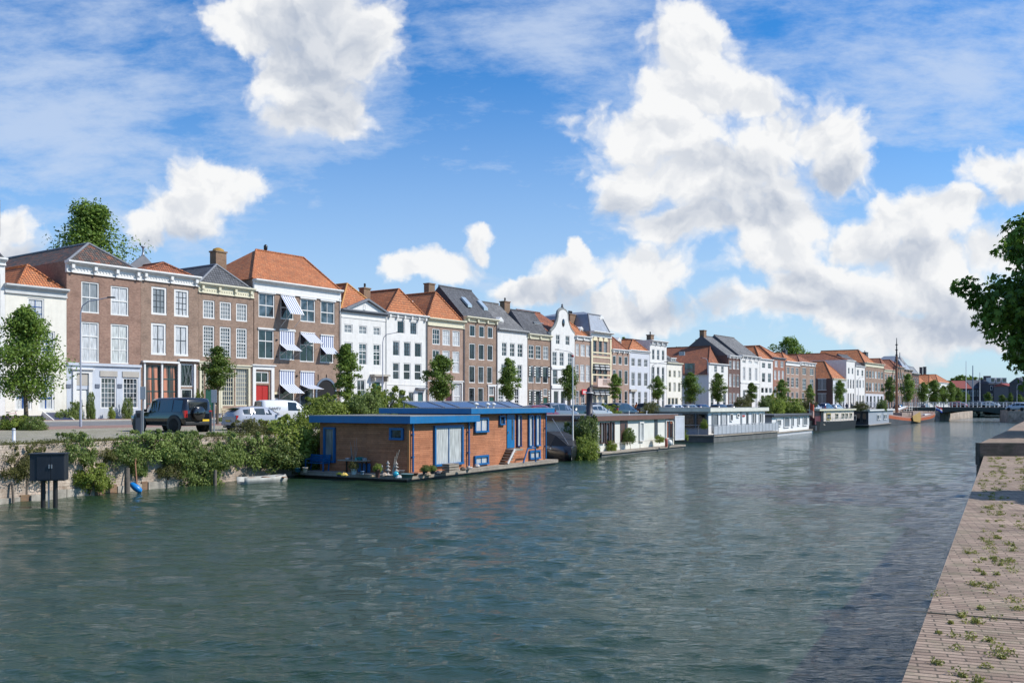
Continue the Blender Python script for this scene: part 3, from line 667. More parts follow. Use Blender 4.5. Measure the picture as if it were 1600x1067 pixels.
def f3(H):
    hf,Z=H['hf'],H['Z']; m=MB(); a=hf.t(221)
    m.box(a,hf.t(278),-.3,0,Z(221,566),Z(221,563)); m.box(hf.t(278),hf.t(309),-.3,0,Z(278,564),Z(278,560.5))
    for l,r in ((224,226.5),(251,253.5),(277,281),(302,305)): m.box(hf.t(l),hf.t(r),-.14,0,.1,Z(224,566))
    build('shop_surround',m,white,H['root'])
    m=MB(); b_=(hf.t(283.5),hf.t(300.5)); z0,z1=Z(283,603),Z(283,570)
    for i in range(5):
        x=b_[0]+(b_[1]-b_[0])*(i/4); m.bar((x,.02,z0),(b_[0]+(b_[1]-b_[0])*(((i*3)%5)/4),.02,z1),.03)
    build('leaded_light',m,lead,H['root'])
    m=MB(); m.add([(0.3,4.5,H['ze']-.1),(H['W']-.3,4.5,H['ze']-.1),(H['W']*.5,4.5,H['ze']+2.2),(0.3,4.3,H['ze']-.1),(H['W']-.3,4.3,H['ze']-.1),(H['W']*.5,4.3,H['ze']+2.2)],[(0,1,2),(3,5,4),(0,2,5,3),(1,4,5,2)])
    build('gable',m,lead,H['root'])
    m=MB(); m.lathe([(.16,0),(.1,.3),(.08,.7),(.2,.8),(.2,.9)],(H['W']*.5,4.4,H['ze']+2.1),8); build('finial',m,zinc,H['root'])
house('brown brick house with dark framed shopfront windows and salmon curtains',220,310,(222,422),brB,
  ROW(447,491,[(236.5,260.5),(272,295)],3,4,gm=dgrey,pn=[gG,gW],fw=.2,mw=.05)+ROW(504,554,[(236,259.5),(272,294.5)],2,2,gm=dgrey,pn=[gW,gW],fw=.2)+
  ROW(570,655,[(227.5,250.5),(254,276.5)],2,4,gm=P('shopfront_green',(.03,.07,.07),.4),fm=MC['shopfront_green'],pn=[gO,gO],fw=.1,mw=.09)+[W1(282,302,568,604,1,1,fm=white,pn=gD)]+[W1(283,301,607,655,1,1,fm=white,pn=gD)],
  cor=(white,.95,.5,3),roof=('hipf',tRd,{'apex':(255,411),'D':12,'s':4.5}),fn=f3,plinth=None)
def f4(H):
    hf,Z=H['hf'],H['Z']
    dormer(H,353.5,15,436,447,2.2,gab=True,depth=2,nx=3,ny=2)
    s=4.2; x=hf.t(341,s); z=hf.z(341,393,s)-H['zg']; chimney(H,x,s,H['ze'],z,1.3,1.0,pots=0)
    m=MB(); m.lathe([(.6,z),(.55,z+.2),(.25,z+.35),(0,z+.4)],(x,s,0),9); build('moss_cap',m,P('ochre_moss',(.35,.2,.04),.95),H['root'])
    surround(H,343.5,390,571,637,creamp,.22,.25,'window_surround'); surround(H,311,343,566,655,creamp,.15,.2)
    m=MB(); a,b=hf.t(341),hf.t(391); m.box(a,b,-.1,0,.05,Z(345,638)); build('stone_plinth',m,stone,H['root'])
house('narrow brown brick house with cream cornice, small-paned windows and slate roof with a white dormer',310,396,(310,441),brB,
  ROW(468,497,[(317,335.5),(343.5,361.5),(369,386.5)],4,4,pn=gG,fw=.14)+ROW(508,557,[(317,335),(343.5,361),(369,386)],5,8,pn=[gD,gD2,gD2],split=1,fw=.14)+
  ROW(574,634,[(346.5,366),(368,387.5)],5,8,fm=creamp,pn=[gD2,gG],mw=.045)+ROW(576,633,[(313,319)],2,7,fm=creamp,pn=gD2)+[DOOR(321,334,607,652,green)]+ROW(574,603,[(321,334)],2,1,fm=creamp,pn=gD)+ROW(576,633,[(336,341)],1,7,fm=creamp,pn=gD2),
  cor=(creamp,1.0,.4,4),roof=('hipf',slate,{'apex':(338,414),'D':13,'s':3.2,'rm':lead}),fn=f4)
def f5(H):
    hf,Z=H['hf'],H['Z']; R_=H['root']
    surround(H,394,427.5,571,655,white,.38,.28)
    awning(H,438,459.5,461,491,1.6); awning(H,436.5,460,515,547.5,1.2,vert=537); awning(H,468.5,491,520,536,1.55); awning(H,500,521,524,553,1.0,vert=542)
    awning(H,436.5,460,579,614,1.6,vert=600); awning(H,468.5,491,581,607.5,1.5,vert=601)
    # arched passage on the right, its inner shade painted as a flat dark panel
    cx=hf.t(509); rr=(hf.t(523)-hf.t(495))/2; zc=Z(495,612); m=MB(); m2=MB()
    pts=[(cx-rr,.0)]+[(cx-rr*math.cos(a),zc+rr*1.0*math.sin(a)) for a in np.linspace(0,math.pi,15)]+[(cx+rr,.0)]
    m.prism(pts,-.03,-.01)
    for i in range(1,len(pts)-2):
        a,b=Vector((pts[i][0],0,pts[i][1])),Vector((pts[i+1][0],0,pts[i+1][1])); c=Vector((cx,0,zc)); oa,ob=(a-c)*1.17+c,(b-c)*1.17+c
        m2.add([(a.x,-.1,a.z),(b.x,-.1,b.z),(ob.x,-.1,ob.z),(oa.x,-.1,oa.z),(oa.x,0,oa.z),(ob.x,0,ob.z),(a.x,0,a.z),(b.x,0,b.z)],[(0,1,2,3),(3,2,5,4),(0,6,7,1)])
    m2.box(cx-rr*1.17,cx-rr,-.1,0,.0,zc); m2.box(cx+rr,cx+rr*1.17,-.1,0,.0,zc)
    o=build('archway_shade',m,P('passage_shade',(.01,.01,.012),.9),R_); build('arch_trim',m2,P('blue_grey_trim',(.12,.16,.22),.5),o)
    for px in (497,510): m=MB(); a=hf.t(px); m.box(a-.025,a+.025,-.06,0,Z(px,594),Z(px,585)); build('wall_anchor',m,blk,R_)
    m=MB()
    for px,py in ((432,530),(432,556),(463.5,586)): a=hf.t(px); m.box(a-.1,a+.1,-.12,0,Z(px,py+2),Z(px,py)); 
    build('wall_lamp',m,blk,R_)
    for (py,c) in ((612.5,P('cream_sign',(.7,.62,.42),.6)),(617,blk),(622,white)):
        m=MB(); m.box(hf.t(428.5),hf.t(434.5),-.05,0,Z(428,py+3.4),Z(428,py)); build('name_plate',m,c,R_)
    m=MB(); y=2.6; 
    x=hf.t(454,y); z=hf.z(454,433,y)-H['zg']; m.box(x-.3,x+.3,y-.3,y+.3,z-.2,z+.25); build('skylight',m,zinc,R_)
    s=6; x=hf.t(415,s); z=hf.z(415,393,s)-H['zg']; m=MB(); m.lathe([(.12,z-.4),(.1,z+.1),(.2,z+.2),(.22,z+.6),(.1,z+.75),(.0,z+.8)],(x,s,0),8); build('flue_cap',m,blk,R_)
    m=MB(); m.tube([(H['W']-.15,-.1,.1),(H['W']-.15,-.1,H['ze']-.9)],.05,6); build('drainpipe',m,white,R_)
house('wide brown brick house with big orange hipped roof, striped awnings and red double door',397,532,(398,436),brB,
  ROW(457,495,[(404,429),(438.5,459)],2,2,pn=[gD2,gD],split=1,lin=white)+ROW(466,502,[(469.5,492.5),(501,523)],2,2,pn=[gD2,gD2],split=1,lin=white)+
  ROW(514,560,[(403.5,428),(437,460)],2,2,pn=[gD,gD2],split=1,sp=.62,lin=white)+ROW(521,565,[(468.5,491),(500,521)],2,2,pn=[gD,gD],split=1,sp=.62)+
  [DOOR(398.8,420,601,655,red,2)]+[W1(398.8,420,580,598,2,1,pn=gD)]+ROW(580,650,[(436.5,460),(468.5,491)],1,1,pn=[gD,gD2]),
  cor=(white,1.25,.5,0),roof=('hip4',tOr,{'apex':(400,390.6),'apex2':(474,403),'s':6.0,'dz':.02}),fn=f5,D=12)
def f6(H):
    hf,Z,R_=H['hf'],H['Z'],H['root']; W_=H['W']; z=H['ze']
    zt=Z(572,468); m=MB(); a,b=hf.t(541),hf.t(603); m.prism([(a,z),(b,z),((a+b)/2,zt-.2)],-.05,.25); o=build('pediment',m,white,R_)
    m=MB()
    for p,q in (((a-.2,z+.02),((a+b)/2,zt)),(((a+b)/2,zt),(b+.2,z+.02))): m.bar((p[0],-.12,p[1]),(q[0],-.12,q[1]),.5,.2)
    build('pediment_moulding',m,lead,o)
    window(o,hf,-.15,dict(t0=hf.t(567),t1=hf.t(570.5),z0=Z(568,484),z1=Z(568,476),nx=2,ny=3,fm=white,pane=gD,dep=.06))
    s=2.8; x=hf.t(570,s); chimney(H,x,s,z,hf.z(570,450,s)-H['zg'],1.1,.8,pots=1)
    m=MB(); a,b=hf.t(578),hf.t(603); zc=Z(578,586); m.box(a,b,-.75,0,zc-.12,zc+.1); m.box(a+.2,a+.4,-.6,0,zc-.7,zc-.12); m.box(b-.4,b-.2,-.6,0,zc-.7,zc-.12); build('door_canopy',m,stone,R_)
    band(H,533,494,.1,.06,white)
    m=MB(); m.tube([(W_-.1,-.1,.1),(W_-.1,-.1,z-.5)],.05,6); build('drainpipe',m,white,R_)
house('white house with triangular pediment over its cornice and stone door canopy',533,604,(533,482),whiteb,
  ROW(506,520,[(537.5,551),(560.5,573.5),(583,594.5)],2,2,pn=gG)+ROW(534,569,[(537.5,551),(560.5,573.5),(583,594.5)],2,4,pn=[gD,gD2,gD],split=1,sp=.66)+
  ROW(592,640,[(537,550),(557.5,571)],2,3,pn=gD2)+[DOOR(584,594,597,655,green)],cor=(lead,.35,.45,0),roof=('hipf',tOr,{'apex':(542.5,443.5),'D':14,'rm':P('pale_ridge_tiles',(.5,.25,.08),.8)}),fn=f6,D=14)
def f7(H):
    dormer(H,637,11,471,487,1.4,gab=False,depth=2,nx=1,ny=1)
    hf,Z,R_=H['hf'],H['Z'],H['root']; band(H,604,600,.08,.05,white)
    m=MB(); a,b=hf.t(649),hf.t(664); zc=Z(649,607); m.box(a,b,-.5,0,zc-.1,zc+.12); build('door_canopy',m,lead,R_)
house('plain white house with rows of three dark sash windows and a small blue dormer',604,667.5,(604,487),whiteb,
  ROW(500,521,[(620.5,632.5),(640.5,652)],3,3,gm=dgrey,pn=PMD)+ROW(532,556,[(613.4,624.7),(630.6,642),(647.6,659)],3,3,gm=dgrey,pn=PMD)+ROW(566,593,[(613.4,624.5),(630.3,641.6),(647.4,658.4)],3,4,gm=dgrey,pn=PMD,split=1)+
  ROW(611,645,[(608,618),(622.5,633),(638,647.5)],2,3,gm=dgrey,pn=PMD)+[DOOR(653,661,613,655,P('teal_door',(.05,.12,.13),.4))],
  cor=(white,.5,.4,6),roof=('hipf',tOr,{'apex':(623.5,452),'D':15,'rm':tOr}),fn=f7,D=15)
def f8(H):
    band(H,668,594,.1,.05,white); surround(H,706,722,596,652,white,.18,.2)
    hf=H['hf']; s=9; x=hf.t(671,s); chimney(H,x,s,H['ze'],hf.z(671,443,s)-H['zg'],1.3,.9,pots=0)
house('pinkish brick house with deep cream cornice and steep orange hipped roof',668.5,725.5,(668.5,496),brC,
  ROW(513,538,[(675.6,687.5),(691.3,703.5),(707,718.7)],3,3,pn=[gD,gW,gW])+ROW(546,581,[(675.6,687.3),(691.3,703),(707,718)],2,3,pn=[gD,gW,gW],split=1)+
  ROW(610,645,[(671,681),(684,695)],3,5,pn=[gW,gW])+[DOOR(697,705,616,652,P('maroon_door',(.08,.02,.03),.4))]+ROW(598,640,[(709,720)],2,2,pn=gW,split=1),
  base=brC,cor=(creamp,1.0,.45,0),roof=('hipf',tOr,{'apex':(681,457),'D':16,'rm':tOr}),fn=f8,D=16)
def f9(H):
    hf,R_=H['hf'],H['root']
    for px,py in ((729,473),(754,478)):
        m=MB(); s=2.1; ze=H['ze']; x=hf.t(px,s); z=hf.z(px,py,s)-H['zg']; 
        sl=(H['zr']-ze)/4.6
        m.add([(x-.45,s-.6,z-.6*sl+.25),(x+.45,s-.6,z-.6*sl+.25),(x+.45,s+.6,z+.6*sl+.25),(x-.45,s+.6,z+.6*sl+.25),(x-.45,s-.6,z-.6*sl-.1),(x+.45,s-.6,z-.6*sl-.1),(x+.45,s+.6,z+.6*sl-.1),(x-.45,s+.6,z+.6*sl-.1)],[(0,1,2,3),(0,4,5,1),(1,5,6,2),(3,7,4,0),(2,6,7,3)])
        build('skylight',m,P('skylight_glass',(.35,.42,.47),.1,coat=1),R_)
    surround(H,762,774,602,652,white,.15,.15)
house('four-storey brick house with steep slate roof and two skylights',726.5,777,(727,494),brB,
  ROW(507,525.5,[(733.7,743),(748.4,757.2),(762,770.5)],2,2,gm=dgrey,pn=PMD)+ROW(536,561.5,[(733.2,743),(747.7,757),(761.6,770.4)],3,3,gm=dgrey,pn=PMD)+ROW(571,598,[(732.8,742.6),(747.2,756.4),(760.9,769.6)],3,4,gm=dgrey,pn=PMD)+
  ROW(605,642,[(732.6,742.4),(747,756)],3,4,gm=dgrey,pn=PMD)+[DOOR(763.5,772,620,655,green)]+ROW(604,618,[(763.5,772)],1,1,pn=gG),
  cor=(creamp,.7,.5,4),roof=('gab',slate,{'apex':(685.6,446.5),'gm':P('gable_painted_shade',(.05,.05,.055),.8)}),fn=f9,D=12)  # gable coloured near black to paint in its shaded side
def f10(H):
    dormer(H,783,7,501,513,1.5,depth=1.5); hf=H['hf']; s=6; x=hf.t(789,s); chimney(H,x,s,H['ze']+1,hf.z(789,471,s)-H['zg'],1.4,.9,pots=1)
house('white house with grey tiled roof behind a street tree',777.5,824,(778,513),whiteb,
  ROW(534.5,556.5,[(784,792),(796.5,804.5),(808.5,817)],2,3,pn=PMD)+ROW(568,597,[(783,791.5),(795.8,804),(808.2,816)],2,4,pn=PMD)+ROW(606,642,[(778.5,787),(790,799),(804,811)],2,3,pn=PMD,split=1),
  cor=(P('grey_cornice2',(.38,.38,.37),.6),.35,.4,0),roof=('gab',slateg,{'apex':(748,471),'s':5.2}),fn=f10)
def f11(H):
    dormer(H,841,12,505,521,1.6,gab=False,depth=2.4,nx=2,ny=2,m=zinc); hf,Z,R_=H['hf'],H['Z'],H['root']
    for py0,py1 in ((571,596),(609,636)):
        for px in (834.2,844.8,826.3,856.5):
            m=MB(); a=hf.t(px); m.box(a-.03,a+.35,-.08,-.02,Z(824,py1-8),Z(824,py0)); build('shutter',m,[shutz],R_)
shutz=bricky('shutter_bands',(.72,.72,.68),(.72,.72,.68),(.02,.03,.025),5,.36,.09,offset=0,bump=0,var=.05)
house('narrow brick house with striped shutters and a dark slate roof with wide dormer',824.5,861,(824.5,521),brB,
  ROW(538.5,560,[(825.8,834.4),(837.2,845.4),(848.6,857)],2,3,pn=PM)+ROW(571,598,[(825.5,834),(836.8,845),(848,856.6)],1,2,gm=green,pn=PMD)+ROW(609,636,[(825.5,834),(836.8,845)],1,2,gm=green,pn=PMD)+[DOOR(849,855.5,621,655,green)]+ROW(607,619,[(849,855.5)],1,1,pn=gG),
  cor=(creamp,.75,.4,3),roof=('gab',slate,{'apex':(798,484)}),fn=f11)
def f12(H):
    hf,Z,R_=H['hf'],H['Z'],H['root']; ze=H['ze']; W_=H['W']; c=W_/2; zt=Z(879,482.5); h=zt-ze
    half=[(1,0),(.97,.04),(.82,.12),(.66,.24),(.55,.38),(.46,.52),(.43,.64),(.42,.76),(.36,.88),(.22,.96),(0,1)]
    pts=[(c+x*W_/2,ze+y*h) for x,y in half]+[(c-x*W_/2,ze+y*h) for x,y in half[-2::-1]]
    m=MB(); m.prism(pts,0.0,.4); o=build('neck_gable',m,whiteb,R_)
    m=MB(); m.tube([Vector((p[0],.2,p[1]+.02)) for p in pts],.24,6); build('gable_coping',m,P('grey_stone_coping',(.22,.23,.22),.8),o)
    m=MB(); m.lathe([(.0,-.06),(.36,-.06),(.36,-.01),(0,-.01)],(0,0,0),14,0,'y'); m.xf(Matrix.Translation((c,0,ze+h*.42))@Matrix.Diagonal((1,1,1.7,1))); build('oval_window',m,gD,o)
    m=MB(); m.lathe([(.2,0),(.28,.2),(.12,.4),(.16,.6),(0,.85)],(c,.2,zt),8); build('finial',m,darkstone,o)
    s=4; x=hf.t(891,s)
    band(H,861,573,.35,.12,white); band(H,861,602,.45,.15,white); 
    m=MB(); m.box(W_*.55,W_*.6,-.12,0,.1,Z(861,573)-.3); build('pilaster',m,white,R_)
house('white Dutch house with a tall bell-shaped neck gable and oval window',861.5,898,(862,518),whiteb,
  ROW(522.5,538,[(868.5,875),(883.5,890.2)],2,2,pn=PMD)+ROW(549,571,[(863,870.3),(874.2,881.2),(887.2,894.6)],2,3,pn=PMD)+ROW(577,601,[(863.5,871.5),(883,893)],1,2,pn=PMD)+ROW(610,636,[(865,873),(876,882)],1,1,pn=PMD)+[DOOR(886,892,617,655,dgrey)],
  roof=('gab',tRd,{'apex':(832,487.5),'s':6.5,'dz':-.3}),fn=f12,D=13)
def f13(H):
    hf,Z,R_=H['hf'],H['Z'],H['root']; dormer(H,909,4,514,523,1.2,depth=1)
    m=MB(); s=4; x=hf.t(891,s); chimney(H,x,s,H['ze'],hf.z(891,491,s)-H['zg'],1.7,1.0,pots=3)
    m=MB(); m.box(hf.t(907),hf.t(914),-.35,-.2,Z(907,616),Z(907,608)); m.bar((hf.t(909),-.2,Z(907,610)),(hf.t(909),0,Z(907,610)),.05); o=build('shop_sign',m,P('red_sign',(.6,.03,.04),.4),R_)
    m=MB(); a,b=hf.t(908),hf.t(913)
    for k in range(3): z=Z(907,611+k*1.6); m.box(a,b-(.2 if k==1 else 0),-.365,-.352,z-.05,z+.05)
    build('sign_lettering',m,white,o)
house('brick house with white sashes and a red hanging sign',898.5,923,(899,524),brC,
  ROW(537,556,[(899.5,904.8),(907.3,914),(915.8,922)],2,3,pn=PMW)+ROW(569,596,[(899.3,904.5),(906.8,913.6),(915.4,921.6)],2,3,pn=PMW,split=1)+ROW(610,640,[(899.5,905),(908,914),(916,921)],2,3,pn=PMW),
  cor=(white,.7,.4,3),roof=('hipf',tOr,{'apex':(885,500),'D':12,'s':3.5}),fn=f13)
def f14(H):
    hf,Z,R_=H['hf'],H['Z'],H['root']; dormer(H,940.5,6,498,514,1.0,depth=2.2,nx=1,ny=1)
    cr=P('cream_stone_bands',(.72,.64,.44),.7)
    for py in (549,556,566,584): band(H,924,py,.22,.06,cr)
    for x in (0,H['W']-.45): m=MB(); m.box(x,x+.45,-.08,0,0,H['ze']-1); build('quoin_strip',m,cr,R_)
    for l,r in ((927,932),(935.5,940.5),(943.5,948.5)):
        a,b=hf.t(l),hf.t(r); z=Z(924,531.5); m=MB(); m.prism([(a-.2,z),(b+.2,z),(b,z+.5),((a+b)/2,z+.75),(a,z+.5)],-.12,0); build('window_hood',m,cr,R_)
        for py0,py1 in ((568,579),(609,618)):
            m=MB(); z1,z0=Z(924,py0),Z(924,py1); 
            for k in range(5): zz=z1+(z0-z1)*k/5; m.box(a-.15,b+.15,-.35-.05*k,-.02,zz-.16,zz,k%2)
            build('awning',m,[dgrey,white],R_)
    zb_=Z(924,600); m=MB(); m.box(.3,H['W']-.3,-1.1,0,zb_-.45,zb_-.15); m.box(.3,H['W']-.3,-1.1,-.98,zb_+.75,zb_+.9)
    for x in (.3,H['W']-1.7): m.box(x,x+1.4,-1.1,-.98,zb_-.15,zb_+.75)
    for i in range(9): x=1.8+(H['W']-3.6)*i/8; m.box(x-.05,x+.05,-1.08,-1.0,zb_-.15,zb_+.75)
    build('balcony',m,P('pinkish_balcony_stone',(.66,.52,.45),.7),R_)
house('ornate brick house with cream bands, stone balcony and grey mansard roof',923.5,955,(924,517),brC,
  ROW(532,554,[(927,932),(935.5,940.5),(943.5,948.5)],1,2,fm=lead,pn=PM)+ROW(569,597,[(927,932),(935.5,940.5),(943.5,948.5)],1,2,fm=lead,pn=PM)+ROW(612,640,[(926.5,932.5),(935,941),(944,950)],1,1,fm=white,pn=PM),
  base=P('cream_ground_floor',(.62,.56,.42),.7),zb=(924,606),cor=(white,.9,.7,0),roof=('mans',zinc,{'h':3.0,'in':1.2,'h2':.6,'D':12,'rm':lead}),fn=f14)
def dm(px,pw,yt,yb,yo=1.4,**k): return lambda H: dormer(H,px,pw,yt,yb,yo,depth=1.4,**k)
house('brick house with blue-green framed windows and mossy orange roof',955.5,983,(956,545),brC,
  GRID(955.5,983,3,[(555,569),(577,600)],.6,1,1,pn=PMD)+GRID(955.5,983,3,[(610,640)],.55,1,2,pn=PMD),cor=(white,.5,.4,4),roof=('hipf',tRd,{'apex':(957,527),'D':12,'s':4}),fn=dm(968,5,532,541))
house('pale grey rendered house with an orange hipped roof and door canopy',983.5,1015,(984,546),greyw,
  GRID(984.5,1014,3,[(559,572),(581,603)],.58,3,2,pn=PMD)+GRID(984.5,1014,3,[(611,641)],.5,2,3,pn=PMD),cor=(white,.45,.35,0),roof=('hipf',tOr,{'apex':(989,530.5),'D':12,'s':4}),fn=lambda H:(band(H,984,608,.4,.3,stone,'door_canopy',0,H['W']*.3),chimney(H,.6,5,H['ze'],H['ze']+3.2,1.6,.8,P('dark_red_chimney',(.2,.04,.04),.8),1)))
def f17(H):
    hf=H['hf']; s=3; chimney(H,hf.t(1016,s),s,H['ze']-.5,hf.z(1016,523,s)-H['zg'],1.2,.9,pots=1); band(H,1015,565,.15,.08,white); band(H,1015,600,.18,.1,white)
house('taller white house with a bracketed cornice and dark tall windows',1015.5,1041.5,(1016,531),whiteb,
  GRID(1017,1040,3,[(545,562),(572,597)],.52,1,2,pn=PMD)+GRID(1017,1040,3,[(610,640)],.52,1,2,pn=PMD),cor=(white,.8,.55,4),fn=f17,roof=('gab',slate,{'apex':(992,531),'s':5}))
house('small cream house with narrow windows and a shop front',1042,1066,(1042.5,566),cream,
  GRID(1043,1065,3,[(578,589),(597,612)],.5,2,2,fm=P('olive_frame',(.5,.48,.36),.6),pn=PM)+GRID(1043,1060,3,[(621,640)],.8,1,1,fm=creamp,pn=PMD),cor=(creamp,.3,.3,0),roof=('gab',slateg,{'apex':(1036,553),'s':3.5}),fn=dm(1052.5,7,560,567,.9,gab=False))
def f19(H):
    hf,R_=H['hf'],H['root']
    # long white flank across the side street, greyed by painted shade: its windows
    for y0,y1,py0,py1 in ((3.0,5.2,615,632),(3.0,5.2,590,609)):
        m=MB(); z0,z1=(py0<600 and (7.0,9.6) or (.9,4.0)); m.box(-.05,.0,y0,y1,z0,z1); build('flank_window',m,[gD2],R_)
    m=MB(); m.box(-.6,-.3,5,6.2,H['ze']+1.6,H['ze']+2.4); build('roof_window',m,zinc,R_)
house('white gabled house with a huge red tiled roof beside a side street',1107.5,1137.5,(1108,567),whiteb,
  ROW(571,582,[(1116,1120.5),(1126.8,1131)],2,2,pn=PMD)+GRID(1108,1137,3,[(614,642)],.5,1,2,pn=PMD),sidewall=greyw,D=24,drop=2.1,cor=(white,.3,.3,0),roof=('hipf',tRd,{'apex':(1109.5,541),'D':24,'s':4.2,'dz':-2.3,'x':(-.4,20.0)}),fn=f19)  # side wall takes a greyer colour that paints in its shade
def f20(H):
    m=MB(); W_=H['W']; ze=H['ze']
    chimney(H,.8,6,ze+1,H['zr']+1.2,1.3,1,pots=0)
house('plum red brick house with white windows under a big grey roof',1138,1156.5,(1138.5,555),brD,
  GRID(1138.5,1156,3,[(563,576),(584,604),(614,638)],.66,2,2,pn=PMW),cor=(white,.5,.4,4),roof=('gab',slateg,{'apex':(1128,529),'s':6,'x':(0.02,5.5)}),fn=f20)
house('pale stone house with attic openings under its cornice and grey roof',1157,1187,(1157.5,555),whiteb,
  GRID(1158,1186,3,[(562,567)],.55,2,1,pn=PM)+GRID(1158,1186,3,[(573,594)],.42,3,3,pn=PMW)+GRID(1158,1186,3,[(609,640)],.42,2,3,pn=PMW),cor=(white,.45,.5,5),roof=('gab',slateg,{'apex':(1140,527),'s':6}),fn=lambda H:band(H,1158,597,.2,.12,white))
house('white house with pairs of grey windows and an orange hipped roof',1187.5,1207.5,(1188,560),whiteb,
  GRID(1188.5,1207,2,[(566,575),(582,597)],.55,1,2,pn=PMD)+GRID(1188.5,1207,3,[(605,614),(617,640)],.7,1,1,pn=PMD),roof=('hipf',tOr,{'apex':(1180,541),'D':14,'s':4}),cor=(white,.3,.3,0))
house('orange brick house with cream windows and a tall orange roof',1208,1227,(1208.5,558),brE,
  GRID(1208.5,1226.5,2,[(563,573)],.5,2,2,pn=PMW)+GRID(1208.5,1226.5,3,[(578,593),(604,620),(625,645)],.6,2,2,pn=PMW),roof=('hipf',tOr,{'apex':(1187,540),'D':16,'s':5}),cor=(lead,.4,.35,0))
house('brick house with a white attic storey and paired white sashes',1227.5,1249.5,(1228,564),brC,
  GRID(1228,1249,3,[(573,584),(589,605)],.62,2,3,pn=PMD)+GRID(1228,1249,3,[(612,640)],.55,2,3,pn=PMD),cor=(white,1.0,.4,0),roof=('hipf',tOr,{'apex':(1222,551),'D':14,'s':5}))
house('dull brown brick house with white parapet next to a dark side wall',1250,1274,(1250.5,565),brB,
  GRID(1251,1274,2,[(574,585),(591,609)],.5,2,3,pn=PMD)+GRID(1251,1274,3,[(613,640)],.5,2,3,pn=PMD,split=1),cor=(white,.9,.4,5),roof=('hipf',tRd,{'apex':(1246,555),'D':14,'s':5}),fn=lambda H:chimney(H,H['W']*.75,7,H['ze'],H['ze']+3.5,1.4,1,dgrey,0))
def f26(H):
    R_=H['root']
    for z0,z1 in ((1.2,4.2),(5.3,8.2)):
        m=MB(); m.box(-.06,0,1.8,4.0,z0,z1); build('flank_window',m,[gG],R_); m=MB(); m.box(-.1,-.06,1.7,4.1,z1,z1+.15); m.box(-.1,-.06,1.7,4.1,z0-.15,z0); m.box(-.1,-.06,2.85,2.95,z0,z1); build('window_frame',m,white,R_)
house('low house with dark brick flank and bright orange hipped roof beside a side street',1301.5,1322,(1302,591),greyw,
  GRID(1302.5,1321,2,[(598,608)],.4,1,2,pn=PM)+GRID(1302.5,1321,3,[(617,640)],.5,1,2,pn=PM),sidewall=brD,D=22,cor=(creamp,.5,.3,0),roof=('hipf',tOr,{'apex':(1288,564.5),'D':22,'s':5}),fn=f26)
house('tall white house with three narrow windows and grey edged gable',1322.5,1336,(1323,562),whiteb,
  GRID(1323.3,1335,2,[(574,584)],.4,1,2,pn=PMD)+GRID(1323.3,1335.5,3,[(592,607),(614,640)],.5,1,2,pn=PMD),roof=('hipf',tRd,{'apex':(1290,552),'D':20,'s':10}),cor=(white,.4,.3,0))
house('white house stepping down to the brick terrace',1336.2,1351.5,(1336.5,571),whiteb,
  GRID(1337,1351,2,[(577,587)],.4,1,2,pn=PM)+GRID(1337,1351,3,[(593,606),(617,640)],.5,1,2,pn=PM),cor=(white,.3,.3,0),roof=('gab',slate,{'apex':(1322,555),'s':5}))
house('long brick house with white cornice and grouped windows',1352,1381,(1352.5,566),brB,
  GRID(1352.5,1380.5,6,[(578.5,590),(597,611)],.68,1,2,pn=PM)+GRID(1352.5,1380.5,5,[(618,640)],.55,1,2,pn=PM),base=greyw,zb=(1352,615),cor=(creamp,1.2,.5,0),roof=('hipf',tOr,{'apex':(1341,546.5),'D':15,'s':6,'x':(0,12)}))
house('brown brick house partly behind the mast of the barge',1381.2,1401,(1381.5,577),brC,
  GRID(1382,1400,4,[(584,594),(600,612),(618,640)],.55,1,2,pn=PM),cor=(creamp,.8,.4,0),roof=('hipf',tRd,{'apex':(1375,560),'D':14,'s':5}),fn=lambda H:chimney(H,H['W']*.5,8,H['ze'],H['ze']+6,2.4,1.5,dgrey,1))
house('grey brick house with stepped roofline beyond the mast',1401.2,1413,(1401.5,573),brB,
  GRID(1402,1412.6,3,[(581,592),(598,612),(618,640)],.55,1,2,pn=PM),cor=(stone,.6,.5,0),roof=('hipf',tRd,{'apex':(1390,562),'D':14,'s':5}))
house('ornate stone-trimmed brick house with a domed roof turret',1413.2,1425,(1413.5,577),brB,
  GRID(1414,1424.6,3,[(584,594),(600,612),(618,640)],.55,1,2,pn=PM),cor=(stone,.6,.6,3),roof=('mans',zinc,{'h':3,'in':2,'h2':2,'D':12}),fn=lambda H:build('turret',MB().lathe([(1.6,0),(1.6,1),(2.0,1.2),(1.7,3),(.9,4.4),(.2,5),(.1,6.5),(0,6.6)],(H['W']*.6,3,H['ze']-.4),10),lead,H['root']))
house('last tall brick house of the terrace with a white corner strip',1425.2,1436,(1425.5,583),brD,
  GRID(1426,1435.6,3,[(590,600),(605,615),(620,640)],.5,1,2,pn=PM),cor=(stone,.6,.6,0),roof=('mans',lead,{'h':2.5,'in':1.5,'h2':1,'D':12}))
for l,r,ty,ay,ax,lab in ((1437,1452,600,588,1436,'low pale house with orange roof just past the tall terrace'),(1452.5,1466,600,586,1452,'second low orange-roofed house behind the round street trees'),(1466.5,1488,597,585,1462,'white ended house with a large orange hipped roof and two dark chimneys')):
    house(lab,l,r,(l,ty),whiteb,GRID(l+.5,r-.5,3,[(605,613),(620,632)],.5,1,2,pn=PM),roof=('hipf',tOr,{'apex':(ax,ay),'D':16,'s':6}),cor=(white,.3,.3,0),fn=lambda H:(chimney(H,H['W']*.3,8,H['ze'],H['ze']+6.2,1.3,1,dgrey,0),chimney(H,H['W']*.55,8,H['ze'],H['ze']+6.6,1.3,1,dgrey,0)))
